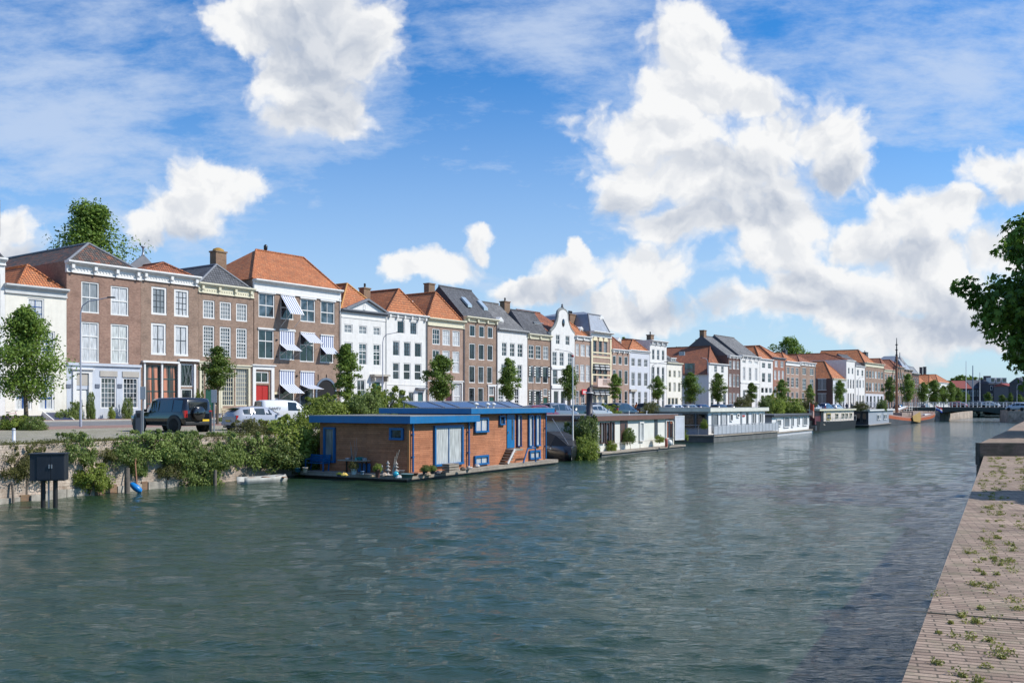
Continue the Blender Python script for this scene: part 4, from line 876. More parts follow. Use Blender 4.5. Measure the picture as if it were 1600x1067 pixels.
# ---------------------------------------------------------------- leaves, trees, shrubs
def leafmesh(name,cen,rad,per,size,mat,seed,droop=.2,star=False,outb=.5,core=None):
    rs=np.random.RandomState(seed); C=np.repeat(np.array(cen,float),per,axis=0); Rr=np.repeat(np.array(rad,float),per)
    n_=len(C); d=rs.randn(n_,3); d/=np.linalg.norm(d,axis=1)[:,None]; rr=rs.rand(n_)**.45
    P_=C+d*(Rr*rr)[:,None]*np.array([1,1,.75])
    ctr=np.array(cen,float).mean(0) if core is None else np.array(core,float)
    outv=P_-ctr; outv/=np.linalg.norm(outv,axis=1)[:,None]+1e-6
    nrm=rs.randn(n_,3)*.8+outv*outb+d*.4+np.array([0,0,.35]); nrm/=np.linalg.norm(nrm,axis=1)[:,None]
    a=np.cross(nrm,rs.randn(n_,3)); a/=np.linalg.norm(a,axis=1)[:,None]; b=np.cross(nrm,a)
    s=size*rs.uniform(.6,1.25,n_)
    if star:
        vs=[];k=5
        for j in range(k):
            th=(j-2)*.62; l=1-.13*abs(j-2); dx=a*math.cos(th)+b*math.sin(th); px=-a*math.sin(th)+b*math.cos(th)
            S=s[:,None]
            dz=-np.array([0,0,1.])*droop
            vs.append(np.stack([P_,P_+(dx*.62*l+px*.20+dz*.15)*S,P_+(dx*1.0*l+dz*.5)*S,P_+(dx*.62*l-px*.20+dz*.15)*S],1))
        V=np.stack(vs,1).reshape(-1,3)
    else:
        S=s[:,None]; V=np.stack([P_-a*S*.5,P_+b*S*.28-nrm*S*.06,P_+a*S*.5,P_-b*S*.28-nrm*S*.06],1).reshape(-1,3)
    m_=len(V)//4; me=bpy.data.meshes.new(name); me.vertices.add(len(V)); me.vertices.foreach_set('co',V.astype(np.float32).ravel())
    me.loops.add(m_*4); me.loops.foreach_set('vertex_index',np.arange(m_*4,dtype=np.int32)); me.polygons.add(m_); me.polygons.foreach_set('loop_start',np.arange(0,m_*4,4,dtype=np.int32))
    me.update(calc_edges=True); me.materials.append(mat); return me
def mobj(name,me,parent=None,loc=None):
    o=bpy.data.objects.new(name,me); COL.objects.link(o)
    if parent: o.parent=parent
    if loc is not None: o.location=loc
    return o
LF=leafmat('street_tree_leaves',(.045,.095,.018),(.22,.32,.055)); LFd=leafmat('chestnut_leaves',(.02,.055,.010),(.17,.30,.04),.35)
LS=leafmat('shrub_leaves_green',(.065,.11,.03),(.25,.32,.085)); LY=leafmat('shrub_leaves_yellow_green',(.11,.16,.03),(.33,.40,.07)); LO=leafmat('shrub_leaves_olive',(.07,.08,.025),(.20,.20,.06))
def tree_mesh(seed,Wd,Hh,k,per,size,mat,prof):
    rr=random.Random(seed); cen=[];rad=[]
    # a few leading limbs, so the outline has lobes and gaps
    for i in range(k):
        h=rr.random()**.85; w=prof(h)*Wd/2; a=rr.random()*6.283; lob=.66+.42*math.sin(3*a+seed)*math.sin(11*h+seed)+.12*math.sin(a+seed*2); q=w*(rr.random()**.5)*lob*1.12
        cen.append((q*math.cos(a),q*math.sin(a),h*Hh)); rad.append(rr.uniform(.13,.24)*Wd*(.6 if h>.85 else 1))
    return leafmesh('crown',cen,rad,per,size,mat,seed,core=(0,0,Hh*.4)),cen
def trunk_mb(h0,Hh,r,cen,seed):
    rr=random.Random(seed); mb=MB(); top=h0+Hh*.8
    mb.tube([(0,0,-.1),(0.02,0,.25),(.03,.02,h0*.6),(0,.03,h0),(.05,0,h0+Hh*.4),(0,0,top)],[r*1.5,r,r*.85,r*.8,r*.5,r*.12],8)
    for c in rr.sample(cen,min(12,len(cen))):
        z0=h0+max(0,(c[2])*.55-.1); mb.tube([(0,0,z0),(c[0]*.5,c[1]*.5,h0+c[2]*.8-.05*Hh),(c[0],c[1],h0+c[2])],[r*.38,r*.22,r*.07],5)
    return mb
prof=lambda h: (.35+1.3*h if h<.35 else (.85+.15*math.sin((h-.35)*4) if h<.6 else .98*(1-h)**.62*1.45)) 
TV=[]
for i,(Wd,Hh) in enumerate([(3.3,5.0),(3.4,4.6),(3.0,5.2),(3.6,4.8)]):
    me,cen=tree_mesh(20+i,Wd,Hh,80,95,.23,LF,prof); tm=trunk_mb(1.9,Hh,.11,cen,i); TV.append((me,tm,Wd,Hh))
TM=[None]*4
def street_tree(px,Yd,yt,yb,wpx,v,label,grp='street trees along the quay'):
    me,tm,Wd,Hh=TV[v]; p=at(px,Yd); z0=gz(p) if t_of(p)<330 else 2.4; ztop=zat(yt,Yd); zb=zat(yb,Yd); w=wpx*Yd/F
    o=empty('street_tree',(p.x,p.y,z0),rnd.random()*6,label,'tree',grp)
    sx_=w/(Wd*.92); h0=zb-z0; sz=(ztop-zb)/(Hh*1.04)
    c=mobj('crown',me,o,(0,0,h0)); c.scale=(sx_,sx_,sz)
    if TM[v] is None: t=build('trunk',tm,bark,o); TM[v]=t.data
    else: t=mobj('trunk',TM[v],o)
    # trunk mesh has its crown foot at 1.9 m: stretch so that the limbs meet the crown
    t.scale=(sx_,sx_,(h0+Hh*sz*.8)/(1.9+Hh*.8)); return o
def rowY(px,off): return FC.Y(px,-off)
# nearest tree has its own crown
me,cen=tree_mesh(77,4.9,5.2,120,120,.20,LF,lambda h:(.55+1.5*h if h<.28 else (.98 if h<.42 else .98*((1-h)/.58)**.7)))
p=at(40,44*K); o=empty('street_tree',(p.x,p.y,gz(p)),.6,'largest street tree at the far left in front of the cream house','tree','street trees along the quay')
mobj('crown',me,o,(0,0,zat(618,44*K)-gz(p))); build('trunk',trunk_mb(1.8,5.2,.15,cen,5),bark,o)
S_=[(340,540,607,52,0,'small tree behind the black off-roader in front of small-paned windows'),(541,536,620,50,2,'slim tree in front of the arched passage'),(687,551,622,48,1,'tree in front of the pinkish brick house above the blue houseboat roof'),
 (794,558,622,38,0,'round tree hiding the white house next to the four-storey brick one'),(889,570,622,36,3,'leaning tree in front of the bell-gabled white house'),(961,583,622,24,2,'dark tree in front of the blue-green framed windows'),
 (1028,586,622,26,1,'sparse tree in front of the taller bracketed white house'),(1079,582,626,36,3,'broad tree at the shaded white flank by the side street'),(1121,582,626,31,0,'full round tree before the white gabled house'),
 (1174,597,628,21,2,'thin tree before the pale stone house'),(1221,591,628,22,1,'tree before the orange brick house'),(1266,600,628,17,0,'small tree before the dull brown house with white parapet'),
 (1312,594,628,22,3,'tree before the low orange-roofed corner house'),(1390,587,626,22,1,'tree just left of the barge mast'),(1419,583,627,26,0,'tall tree just right of the barge mast'),
 (1443,597,628,22,3,'third tree right of the mast'),(1460,592,630,25,1,'fourth tree right of the mast, under the orange roofs'),(1474,602,630,18,0,'fifth tree right of the mast'),
 (1486,597,630,22,3,'sixth tree right of the mast'),(1497,604,630,18,1,'seventh tree right of the mast near the bridge'),(1507,611,630,15,0,'last and lowest tree of the row by the bridge')]
for px,yt,yb,w,v,lab in S_: street_tree(px,rowY(px,16.5) if px<1430 else rowY(1430,16.5)+(px-1430)*1.2,yt,yb,w,v,lab)
for px,yt,w,lab in ((1510,614,12,'far tree before the dark building behind the masts'),(1544,612,14,'round far tree before the dark brick building beyond the bridge'),(1566,616,12,'far tree near the right bank lamp'),(1579,613,10,'narrow far tree at the right edge bank'),(1592,616,14,'far tree under the chestnut crown')):
    street_tree(px,290*K,yt,631,w,rnd.randrange(4),lab,'trees beyond the bridge')
# trees behind the houses
def back_tree(px,Yd,yt,wpx,lab,seed,k=60,per=90,size=.5,Hm=None,spk=False,zb=None):
    Yd=Yd*K; w=wpx*Yd/F; H_=zat(yt,Yd)-2.2; h0=H_*.45; me,cen=tree_mesh(seed,w,H_-h0,k,per,size,LF,(lambda h:.9*(1-h*.75)+.12*math.sin(h*17+seed)) if spk else (lambda h:math.sin(math.pi*(.15+.8*h))**.6))
    p=at(px,Yd); o=empty('tree',(p.x,p.y,2.2),0,lab,'tree'); mobj('crown',me,o,(0,0,h0)); build('trunk',trunk_mb(h0,H_-h0,.35,cen,seed),bark,o)
back_tree(138,92,322,170,'big feathery tree rising behind the dark mossy roof',41,130,150,.42,spk=True)
back_tree(1100,215,534,52,'treetop behind the huge red roof',42,40,70,.8); back_tree(1060,215,543,30,'smaller treetop left of the red roof tree',47,25,60,.8)
back_tree(1234,240,529,60,'dark treetop behind the orange brick terrace',43,60,90,.8); back_tree(975,160,528,22,'faint treetop behind the pale grey house',44,20,60,.6)
for i,(px,yt,w) in enumerate(((1488,593,26),(1503,587,34),(1519,590,30),(1532,592,20))):
    back_tree(px,330,yt,w,['leftmost dark far treetop over the bridge','highest dark far treetop over the bridge','dark far treetop between the masts','dark far treetop beside the chimney block'][i],60+i,30,60,1.3)
# the chestnut on the right bank; only its left side is in the photo
def big_tree(c0,rx,ry,rz,k,per,size,rlo,rhi,label,seed,zb=2.3,name='chestnut_tree'):
    cen=[];rad=[];rr=random.Random(seed); base=Vector((c0[0],c0[1],zb))
    hs_=[-1,-.8,-.45,-.1,.3,.65,.9,1]; ws_=[.15,.5,.86,1.0,.93,.66,.36,.1]
    for i in range(k):
        a=rr.random()*6.283; h=rr.uniform(-1,1); q=float(np.interp(h,hs_,ws_))*(rr.random()**.35)*(.86+.19*math.sin(5*a+h*6))
        cen.append((rx*q*math.cos(a),ry*q*math.sin(a),c0[2]-zb+h*rz)); rad.append(rr.uniform(rlo,rhi))
    o=empty(name,base,0,label,'tree','chestnuts along the right quay'); me=leafmesh('crown',cen,rad,per,size,LFd,seed,droop=.6,star=True,core=(0,0,c0[2]-zb-rz*.3)); mobj('crown',me,o)
    mb=MB(); H_=c0[2]-zb; mb.tube([(0,0,-.1),(0,0,.4),(.05,0,H_*.45),(-.1,0,H_*.8),(-.2,0,H_+rz*.5)],[.42,.32,.26,.19,.05],10)
    for c in rr.sample(cen,30): d=Vector(c); mb.tube([(0,0,H_*.4+max(0,d.z-2)*.3),(d.x*.45,d.y*.45,d.z*.8+.2),tuple(d)],[.1,.05,.015],6)
    build('trunk',mb,bark,o)
big_tree((26.9,32*K,9.2),6.3,6.5,5.0,330,120,.235,.6,1.1,'large dark-leaved chestnut tree overhanging the right quay, half out of the picture',3,2.7)
big_tree((15.3,13.0*K,6.3),2.7,1.7,1.7,60,60,.26,.4,.6,'chestnut tree just outside the right edge that shades the near quay',4)
# shrubs
SH={}
def shrub_mesh(kind):
    if kind in SH: return SH[kind]
    seed=hash(kind[0])%7+{'g':1,'y':30,'o':60}[kind[0]]+kind[1]*7; seed={'g':1,'y':30,'o':60}[kind[0]]+kind[1]*7; rr=random.Random(seed); cen=[];rad=[]
    for i in range(72):
        a=rr.random()*6.283; q=rr.random()**.55; h=rr.random()*(1-.5*q*q); cen.append((q*math.cos(a)*1.02,q*math.sin(a)*1.0,h*.95)); rad.append(rr.uniform(.2,.36))
    for i in range(9):  # twigs reaching out of the mass
        a=rr.random()*6.283; q=rr.uniform(.3,.9); cen.append((q*math.cos(a),q*math.sin(a),1.0+rr.random()*.18-q*.3)); rad.append(.1)
    SH[kind]=leafmesh('foliage',cen,rad,80,{'g':.10,'y':.11,'o':.085}[kind[0]],{'g':LS,'y':LY,'o':LO}[kind[0]],seed,outb=.7); return SH[kind]
stemm=MB(); 
for i in range(7):
    a=i*.9; stemm.tube([(0,0,-.25),(.3*math.cos(a),.3*math.sin(a),.35),(.62*math.cos(a),.62*math.sin(a),.75)],[.035,.025,.01],5)
STEM=None
def wallY(px,off=0.):
    for p,q in zip(LQ[1:],LQ[2:]):
        k=(px-800)/F; d=(q[0]-p[0],q[1]-p[1]); den=d[0]-k*d[1]
        if abs(den)<1e-9: continue
        s=(k*p[1]-p[0])/den
        if -.001<=s<=1.001: return p[1]+d[1]*s+off
    return None
def shrub(px,w,yt,yb,kind,off,label,name='shrub',Yd=None,grp='shrubs and weeds growing on the quay wall',cat='shrub',sy=.8):
    global STEM
    Yd=Yd*K if Yd else wallY(px,off); r=w*Yd/F/2; z0,z1=zat(yb,Yd),zat(yt,Yd); p=at(px,Yd)
    o=empty(name,(p.x,p.y,z0),0,label,cat,grp); f=mobj('foliage',shrub_mesh(kind),o); f.scale=(r,r*sy,(z1-z0)); f.rotation_euler=(0,0,rnd.random()*.0+{0:0,1:1,2:2.4}[kind[1]])
    if STEM is None: s=build('stem',stemm,bark,o); STEM=s.data
    else: s=mobj('stem',STEM,o)
    s.scale=(r,r*sy,(z1-z0)); return o
SHR=[(14,60,700,742,('o',0),.2,'straggly olive shrub left of the black cabinet at the picture edge'),(48,62,696,748,('o',1),.1,'olive shrub hanging over the wall beside the black cabinet'),
(112,70,676,721,('g',0),.4,'leafy green shrub above the black cabinet'),(95,25,690,705,('g',1),.8,'tiny green tuft left of the cabinet shrub'),(140,63,722,762,('y',0),-.1,'yellow moss-like plants spilling down the pale wall'),(160,46,700,721,('o',2),.2,'reddish olive weeds above the yellow hanging plants'),
(185,65,688,723,('g',2),.3,'green shrub between the weeds and the blue buoy post'),(222,98,673,717,('g',1),.3,'dense dark shrub above the blue buoy'),(212,34,712,742,('g',0),0.0,'trailing green shoots beside the blue buoy post'),(262,76,676,723,('g',0),.3,'dark green shrub right of the buoy shrub'),
(292,62,672,721,('g',2),.4,'dark rounded shrub under the black off-roader'),(262,46,715,744,('o',1),0.0,'brown twiggy growth hanging on the wall'),(308,72,716,760,('g',1),-.1,'white flowering bramble reaching down to the water'),(328,74,690,730,('g',2),.2,'pale leaved bramble above the flowering one'),(345,67,675,723,('g',0),.5,'shrub in front of the white hatchback wheel'),
(382,81,678,727,('g',1),.3,'broad green shrub above the old rowing boat'),(425,104,682,728,('g',2),.2,'wide dark shrub right above the rowing boat'),(392,76,655,695,('o',1),1.2,'tall olive shrub hiding the bonnet of the white hatchback'),(440,112,655,713,('y',1),.8,'big bright yellow-green bush beside the blue houseboat'),(478,72,648,695,('y',2),1.0,'yellow-green bush touching the houseboat roof corner'),
(470,62,692,740,('g',0),.2,'shaded bush over the bench end of the houseboat')]
for s in SHR: shrub(*s)
SH2=[(505,86,620,662,('y',1),49,'light green bush rising behind the left end of the blue roof'),(548,94,616,660,('y',0),51,'light green bush in front of the slim street tree'),(596,84,604,655,('y',2),53,'tallest light green bush behind the upper blue roof'),(570,60,612,655,('g',1),50,'darker bush between the light green ones behind the houseboat'),
 (632,50,622,650,('y',1),55,'low light green bush at the end of the solar panels'),(868,26,640,650,('y',0),66,'small yellow-green plant behind the upper blue roof end'),(948,44,632,650,('y',2),72,'green clump behind the brown-edged roof'),(1018,34,628,645,('o',1),80,'grey-green grassy bush above the brown-edged roof'),
 (1210,36,617,648,('y',1),102,'bright green hedge bush behind the low white houseboat'),(1234,44,622,646,('y',0),104,'bright green bush right of the hedge behind the low white houseboat'),(1196,26,619,640,('g',1),101,'dark green bush at the end of the white roof'),(1258,36,622,640,('o',2),108,'olive hedge left of the red flag'),(1158,22,620,637,('o',0),98,'grey shrub behind the long white roof'),(1168,14,616,637,('o',1),99,'russet shrub behind the long white roof'),
 (1345,24,627,640,('o',0),125,'grassy planter behind the grey houseboat'),(1378,20,624,640,('g',1),136,'dark planter bush behind the grey houseboat')]
for px,w,yt,yb,k,Yd,lab in SH2: shrub(px,w,yt,yb,k,0,lab,Yd=Yd,grp='bushes on the quay behind the houseboats')
# planting bed under the nearest tree, climbers at the pale blue front
for px,w,yt,yb,k,Yd,lab in ((22,50,648,674,('y',0),43.5,'low green planting at the left of the first tree bed'),(52,46,650,673,('g',2),43.5,'low green planting at the right of the first tree bed')): shrub(px,w,yt,yb,k,0,lab,Yd=Yd,grp='plants in the tree bed')
for px,w,yt,yb,k,lab in ((117,22,628,660,('g',0),'leafy bush left of the white door'),(100,30,640,664,('g',1),'bush by the cellar hatch'),(142,15,612,657,('g',2),'tall climbing plant right of the white door'),(174,12,636,657,('y',1),'small yellow-green plant under the small-paned window'),(199,17,622,657,('g',1),'climbing plant before the right small-paned window'),(311,17,611,650,('y',2),'plant against the door of the slate-roofed house'),(497,30,624,650,('g',0),'dark round bush in the arched passage'),(344,18,652,668,('g',2),'small bush behind the off-roader')):
    shrub(px,w,yt,yb,k,0,lab,Yd=FC.Y(px,-.8 if px!=344 else -10)/K,grp='plants against the house fronts')
# weeds in the near quay's joints
cen=[];rr=random.Random(5); rad=[]
dq=Vector((.565,.825*K)).normalized(); nq=Vector((dq.y,-dq.x))
for ln,den in ((.42,120),(.95,95),(1.5,80),(2.3,90),(.2,50),(3.2,70)):
    for i in range(den):
        s=-1.5+33*(rr.random()**1.3); p=Vector((2.38,4.38*K))+dq*s+nq*max(.06,ln+rr.gauss(0,.09))
        if p.y>23.3*K: continue
        for k in range(rr.randint(1,3)): cen.append((p.x+abs(rr.gauss(0,.07)),p.y+rr.gauss(0,.04),2.31)); rad.append(rr.uniform(.02,.08))
me=leafmesh('grass_tufts',cen,rad,46,.024,leafmat('weed_leaves',(.12,.15,.03),(.42,.40,.11),.25),4,outb=0)
o=mobj('grass_tufts',me); tag(o,'small weeds growing in the joints of the near quay paving','weeds',None,'stuff')
cen=[];rad=[]
for i in range(620):
    px=rr.uniform(0,480); Yw=wallY(px,rr.uniform(.0,.9)); p=at(px,Yw); cen.append((p.x,p.y,gz(p)+.03+(-.25-rr.random()*.8 if rr.random()<.3 else 0))); rad.append(rr.uniform(.10,.34))
me=leafmesh('ground_cover',cen,rad,60,.07,LO,8,outb=0); o=mobj('ground_cover',me); tag(o,'dry grass and weeds along the quay wall top','weeds',None,'stuff')
# ---------------------------------------------------------------- houseboats
siding=bricky('cedar_boards',(.38,.145,.068),(.49,.20,.098),(.20,.075,.035),1.9,.105,.006,patch=(.40,.17,.09),pamt=.5,ps=.9,bump=.6,var=.25,bd=.015)
bblue=P('bright_blue_fascia',(.002,.14,.35),.45,.10,weather=.18); bblue2=P('blue_frame',(.004,.11,.30),.4,.08)
roofg=P('grey_roof_felt',(.20,.19,.18),.9,.2,vs=3); deckm=bricky('grey_deck_boards',(.30,.26,.21),(.38,.33,.27),(.07,.06,.05),3,.14,.01,patch=(.2,.18,.15),pamt=.4,bump=.3)
tar=P('tarred_hull',(.018,.018,.018),.5,.3); concrete=P('wet_concrete_hull',(.12,.125,.12),.7,.3,vs=.8,weather=.3)
def two(px1,y1,px2,y2,z):
    a,b=ground(px1,y1,z),ground(px2,y2,z); d=b-a; return Fr(a.xy,math.atan2(d.y,d.x)),d.length
def wins_on(root,fr,lst,zb=0,loc=None,rot=None):
    """windows on a wall plane; zb = z of the thing's base"""
    for w in lst:
        t0,t1=fr.t(w['px'][0]),fr.t(w['px'][1]); yp=w.get('yp',w['px'][0]); w=dict(w,t0=t0,t1=t1,z1=fr.z(yp,w['y'][0])-zb,z0=fr.z(yp,w['y'][1])-zb,dep=-.125)
        if w.get('door'):
            m=MB(); m.box(t0,t1,-.05,-.01,w['z0'],w['z1']); o=build('door',m,w['fm'],root); h=MB(); h.box(t0+.08,t0+.12,-.1,-.05,w['z0']+.9,w['z0']+1.05); build('handle',h,steel,o)
            if w.get('glz'): h=MB(); h.box(t0+(t1-t0)*.6,t1-(t1-t0)*.2,-.065,-.051,w['z0']+.5,w['z1']-.3); build('door_glass',h,gD2,o)
        else: o=window(root,fr,0,w)
        if loc: o.location=loc; o.rotation_euler=(0,0,rot)
def fascia_roof(root,x0,x1,y0,y1,z0,z1,fm,top,lip=.02,name='roof'):
    m=MB(); m.box(x0,x1,y0,y1,z0,z1-.03,0); m.box(x0+.06,x1-.06,y0+.06,y1-.06,z1-.03,z1-.005,1); 
    for a,b,c,d in ((x0,x1,y0-.01,y0+.06),(x0,x1,y1-.06,y1),(x0-.01,x0+.06,y0+.06,y1-.06),(x1-.06,x1+.01,y0+.06,y1-.06)): m.box(a,b,c,d,z1-.03,z1,2)
    return build(name,m,[fm,top,P('zinc_edge',(.35,.38,.42),.4,.1,metal=.3)],root)
B1,L1=two(639,740,852,717,.35)
zr1=zat(661.5,B1.Y(639)); zt1=zat(649.7,B1.Y(639)-.5); zr2=zat(646.4,B1.Y(736)); zt2=zat(637.5,B1.Y(736)-.4)
print('W1',W1_ if 'W1_' in globals() else 0)
root=empty('houseboat',B1.p(0,0,0),B1.ang,'brown boarded houseboat with bright blue fascias, frames and door','houseboat')
W1_=B1.yo(500,0); print('B1',W1_,L1,B1.yo(602,B1.t(736))); xu=B1.t(733); xe=B1.t(741)
m=MB(); m.box(-1.15,L1+.5,-.72,W1_+.4,.12,.33,0); m.box(-1.0,L1+.3,-.6,W1_+.2,-.5,.12,1); build('deck',m,[deckm,tar],root)
m=MB(); m.box(0,xu,0,W1_,.33,zr1+.02); m.box(xu,L1,.0,W1_-1.0,.33,zr2+.02)
build('wall',m,siding,root)
m=MB(); m.box(-.06,.02,-.06,.06,.33,zr1); build('corner_board',m,P('orange_corner_board',(.40,.17,.06),.6),root)
fascia_roof(root,-.45,xe,-.4,W1_+.4,zr1,zt1,bblue,roofg); ys=B1.yo(602,B1.t(736))
fascia_roof(root,B1.t(736,-.4),L1+.55,-.42,ys,zr2,zt2,bblue,roofg)
wins_on(root,B1,[W1(677,722,664.8,729,2,1,fm=bblue2,pn=gB,fw=.14),W1(740,761.5,652,676,2,1,fm=bblue2,pn=gW),W1(779,787,649,664,1,1,fm=bblue2,pn=gD2),DOOR(791.5,803,647,700,bblue,glz=1),W1(806.5,813,648,698,1,1,fm=P('navy_frame',(.01,.03,.12),.4),pn=gB),
 W1(824.5,831.5,648.5,698,1,1,fm=bblue2,pn=gB),W1(835.5,842.5,648.5,697,1,1,fm=bblue2,pn=gB),W1(740,761.5,712,727,2,1,fm=bblue2,pn=gB),W1(826,842.5,704,718,2,1,fm=bblue2,pn=gB)])
ew=MB(); ew.box(-.02,.0,0,.01,.4,.41); E1=Fr(B1.p(0,W1_).xy,B1.ang-math.pi/2)
wins_on(root,E1,[W1(507,525,667,722,1,1,fm=bblue2,pn=gG,fw=.16),W1(610,631.5,668,687,1,1,fm=bblue2,pn=gD2,fw=.13)],loc=(0,W1_,0),rot=-math.pi/2)
m=MB()
for px in (642.5,730,850.5):
    x=B1.t(px); zz=zr1 if px<740 else zr2; m.tube([(x,-.12,.4),(x,-.12,zz)],.055,8); 
    for z in (1.2,2.4): m.box(x-.08,x+.08,-.17,0,z,z+.05)
build('drainpipe',m,bblue2,root)
m=MB(); x0,x1=B1.t(781),B1.t(803); zd=B1.z(792,701)
xa,xb=B1.t(790),B1.t(804)
m.box(xa,xb,-.62,-.0,zd-.12,zd)
for i in range(5): f=i/5; zz=.35+(zd-.35)*(i+.6)/5.6; xx=B1.t(780)+(xa-B1.t(780))*f; m.box(xx,xx+.42,-.62,-.02,zz-.05,zz)
build('steps',m,deckm,root)
m=MB(); m.bar((B1.t(779),-.66,.4),(xa,-.66,zd),.06,.12); build('stringer',m,white,root)
m=MB(); a=(B1.t(803),-.68,.35); b=(B1.t(810),-.68,zd-.02); c=(B1.t(822),-.68,zd-.02); d=(B1.t(822.5),-.68,.3)
for p_,q_ in ((a,b),(b,c),(c,d)): m.tube([p_,q_],.05,6)
build('handrail',m,bblue2,root)
# roof fittings
pv=bricky('solar_cells',(.03,.045,.11),(.04,.055,.13),(.16,.18,.24),.16,.16,.006,rough=.15,offset=0,bump=0,var=.1)
for i,(a,b) in enumerate(((656,694),(695,717),(718,757),(758,797),(798,820))):
    y=3.6; t0,t1=B1.t(a,y),B1.t(b,y); z0=zt2+.03; z1=zat(627.5,B1.Y((a+b)/2,y+1.3)); 
    if t0<B1.t(736)-.3: pass
    m=MB(); m.add([(t0,y,z0),(t1-.05,y,z0),(t1-.05,y+1.3,z1),(t0,y+1.3,z1),(t0,y,z0-.05),(t1-.05,y,z0-.05),(t1-.05,y+1.3,z1-.05),(t0,y+1.3,z1-.05)],[(0,1,2,3),(7,6,5,4),(0,4,5,1),(1,5,6,2),(2,6,7,3),(3,7,4,0)])
    m2=MB(); m2.bar((t0,y,z0+.01),(t0,y+1.3,z1+.01),.05); m2.bar((t1-.05,y,z0+.01),(t1-.05,y+1.3,z1+.01),.05); m2.bar((t0,y+1.3,z1+.01),(t1-.05,y+1.3,z1+.01),.05)
    m2.bar((t0+.1,y+1.25,zt2-.03),(t0+.1,y+1.25,z1),.05); m2.bar((t1-.15,y+1.25,zt2-.03),(t1-.15,y+1.25,z1),.05)
    o=build('solar_panel',m,pv,root); build('panel_frame',m2,steel,o)
for px in (744,762,771):
    x=B1.t(px,.8); m=MB(); m.lathe([(.05,zt2-.02),(.05,zt2+.16),(.17,zt2+.2),(.16,zt2+.25),(.04,zt2+.32),(0,zt2+.33)],(x,.8,0),10); build('roof_vent',m,white,root)
def on1(px,py,z=.335): return ground(px,py,z)
def pot(px,py,r,h,c,lab,plant=None,z=.335,name='plant_pot',cat='pot',grp='pots on the houseboat deck'):
    p=on1(px,py,z); m=MB(); m.lathe([(r*.7,0),(r*.75,.01),(r,h*.85),(r*1.08,h*.87),(r*1.08,h),(r*.92,h),(r*.88,h*.9),(0,h*.88)],(0,0,0),14)
    o=empty(name,p,0,lab,cat,grp); build('pot',m,P('pot_'+c[0],c[1],.6),o)
    if plant:
        f=mobj('foliage',shrub_mesh((plant[0],rnd.randrange(3))),o,(0,0,h*.85)); f.scale=(plant[1],plant[1],plant[2])
    return o
pot(553,741,.16,.30,('white',(.62,.66,.74)),'white tapered pot with spiky pinkish plant left of the table',('o',.27,.42)); pot(477,738,.15,.28,('beige',(.45,.4,.33)),'square beige pot at the end of the deck'); 
pot(465,737,.17,.22,('teal',(.04,.16,.24)),'teal pot with red flowers by the deck end'); pot(590,746,.13,.42,('rust',(.16,.07,.055)),'tall rust-brown pot with yellow plant beside the corner',('y',.22,.35)); pot(626,741,.20,.22,('grey',(.13,.13,.14)),'wide dark grey bowl by the houseboat corner')
pot(636,746,.32,.20,('slate',(.12,.2,.21)),'large shallow blue-grey bowl at the corner'); pot(647,743,.22,.16,('clay',(.32,.13,.08)),'round clay bowl right of the blue downpipe'); pot(664,741,.15,.20,('dark',(.05,.06,.08)),'dark pot with green plant beside the crate',('g',.26,.32)); pot(676,740,.15,.2,('dark2',(.07,.08,.1)),'second dark pot with green plant beside the crate',('g',.25,.3))
pot(566,741,.1,.18,('blue',(.2,.3,.42)),'small pale blue pot under the table edge'); pot(530,744,.12,.1,('navy',(.02,.03,.12)),'small navy bowl with yellow plant before the bench',('y',.14,.12)); pot(797,721,.16,.22,('black',(.02,.02,.02)),'black pot before the houseboat steps',('g',.2,.2)); pot(758,725,.12,.2,('blk2',(.03,.03,.04)),'dark pot with green shoots under the low window',('g',.2,.32)); pot(816,706,.17,.28,('zincpot',(.14,.15,.15)),'grey bucket on the landing with a reddish plant',('o',.2,.35),z=.9)
for px,py,lab in ((606,742,'stacked pale stone lantern left of the three bamboo canes'),(619,743,'stacked pale stone lantern right of the bamboo canes'),(597,742,'squat brownish stone lantern')):
    p=on1(px,py); m=MB(); k=1 if px>600 else .7
    m.lathe([(.10,0),(.10,.06),(.06,.08),(.06,.2),(.17,.24),(.05,.32),(.05,.4),(.14,.44),(.04,.5),(.04,.56),(.11,.6),(.03,.68),(.02,.74),(0,.76)],(0,0,0),10); m.xf(Matrix.Scale(k,4)); o=build('stone_lantern',m,P('lantern_stone',(.40,.37,.34),.8,.2),loc=p); tag(o,lab,'lantern','stone lanterns on the deck')
# bench
def slatbench(p,rz,L_,m_,lab,back=.85,D_=.5,name='bench'):
    o=empty(name,p,rz,lab,'bench'); m=MB()
    for i in range(4): m.box(0,L_,-.1-i*.115,-.01-i*.115,.42,.45)
    build('seat',m,m_,o); m=MB()
    for i in range(4): m.box(0,L_,.0+i*.03,.03+i*.03,.5+i*.1,.58+i*.1)
    build('backrest',m,m_,o)
    for x in (.05,L_-.11):
        m=MB(); m.box(x,x+.06,-D_+.05,-D_+.11,0,.62); m.box(x,x+.06,-D_+.02,.05,.62,.66); m.bar((x+.03,.0,0),(x+.03,.12,.9),.06); build('leg',m,m_,o)
    return o
slatbench(B1.p(-.30,W1_+.5,.335),B1.ang-math.pi/2,1.45,bblue2,'bright blue slatted garden bench on the end of the houseboat deck')
p=B1.p(-.75,W1_-E1.t(541),.335); ex=Vector((math.cos(B1.ang-math.pi/2),math.sin(B1.ang-math.pi/2)))
o=empty('deck_table',p,B1.ang-math.pi/2,'weathered grey table against the dark end wall','table'); m=MB(); m.box(0,1.85,0,.55,.62,.67); build('tabletop',m,deckm,o)
for x in (.55,1.6): 
    for y in (.05,.45): m=MB(); m.box(x,x+.07,y,y+.07,0,.62); build('leg',m,blk,o)
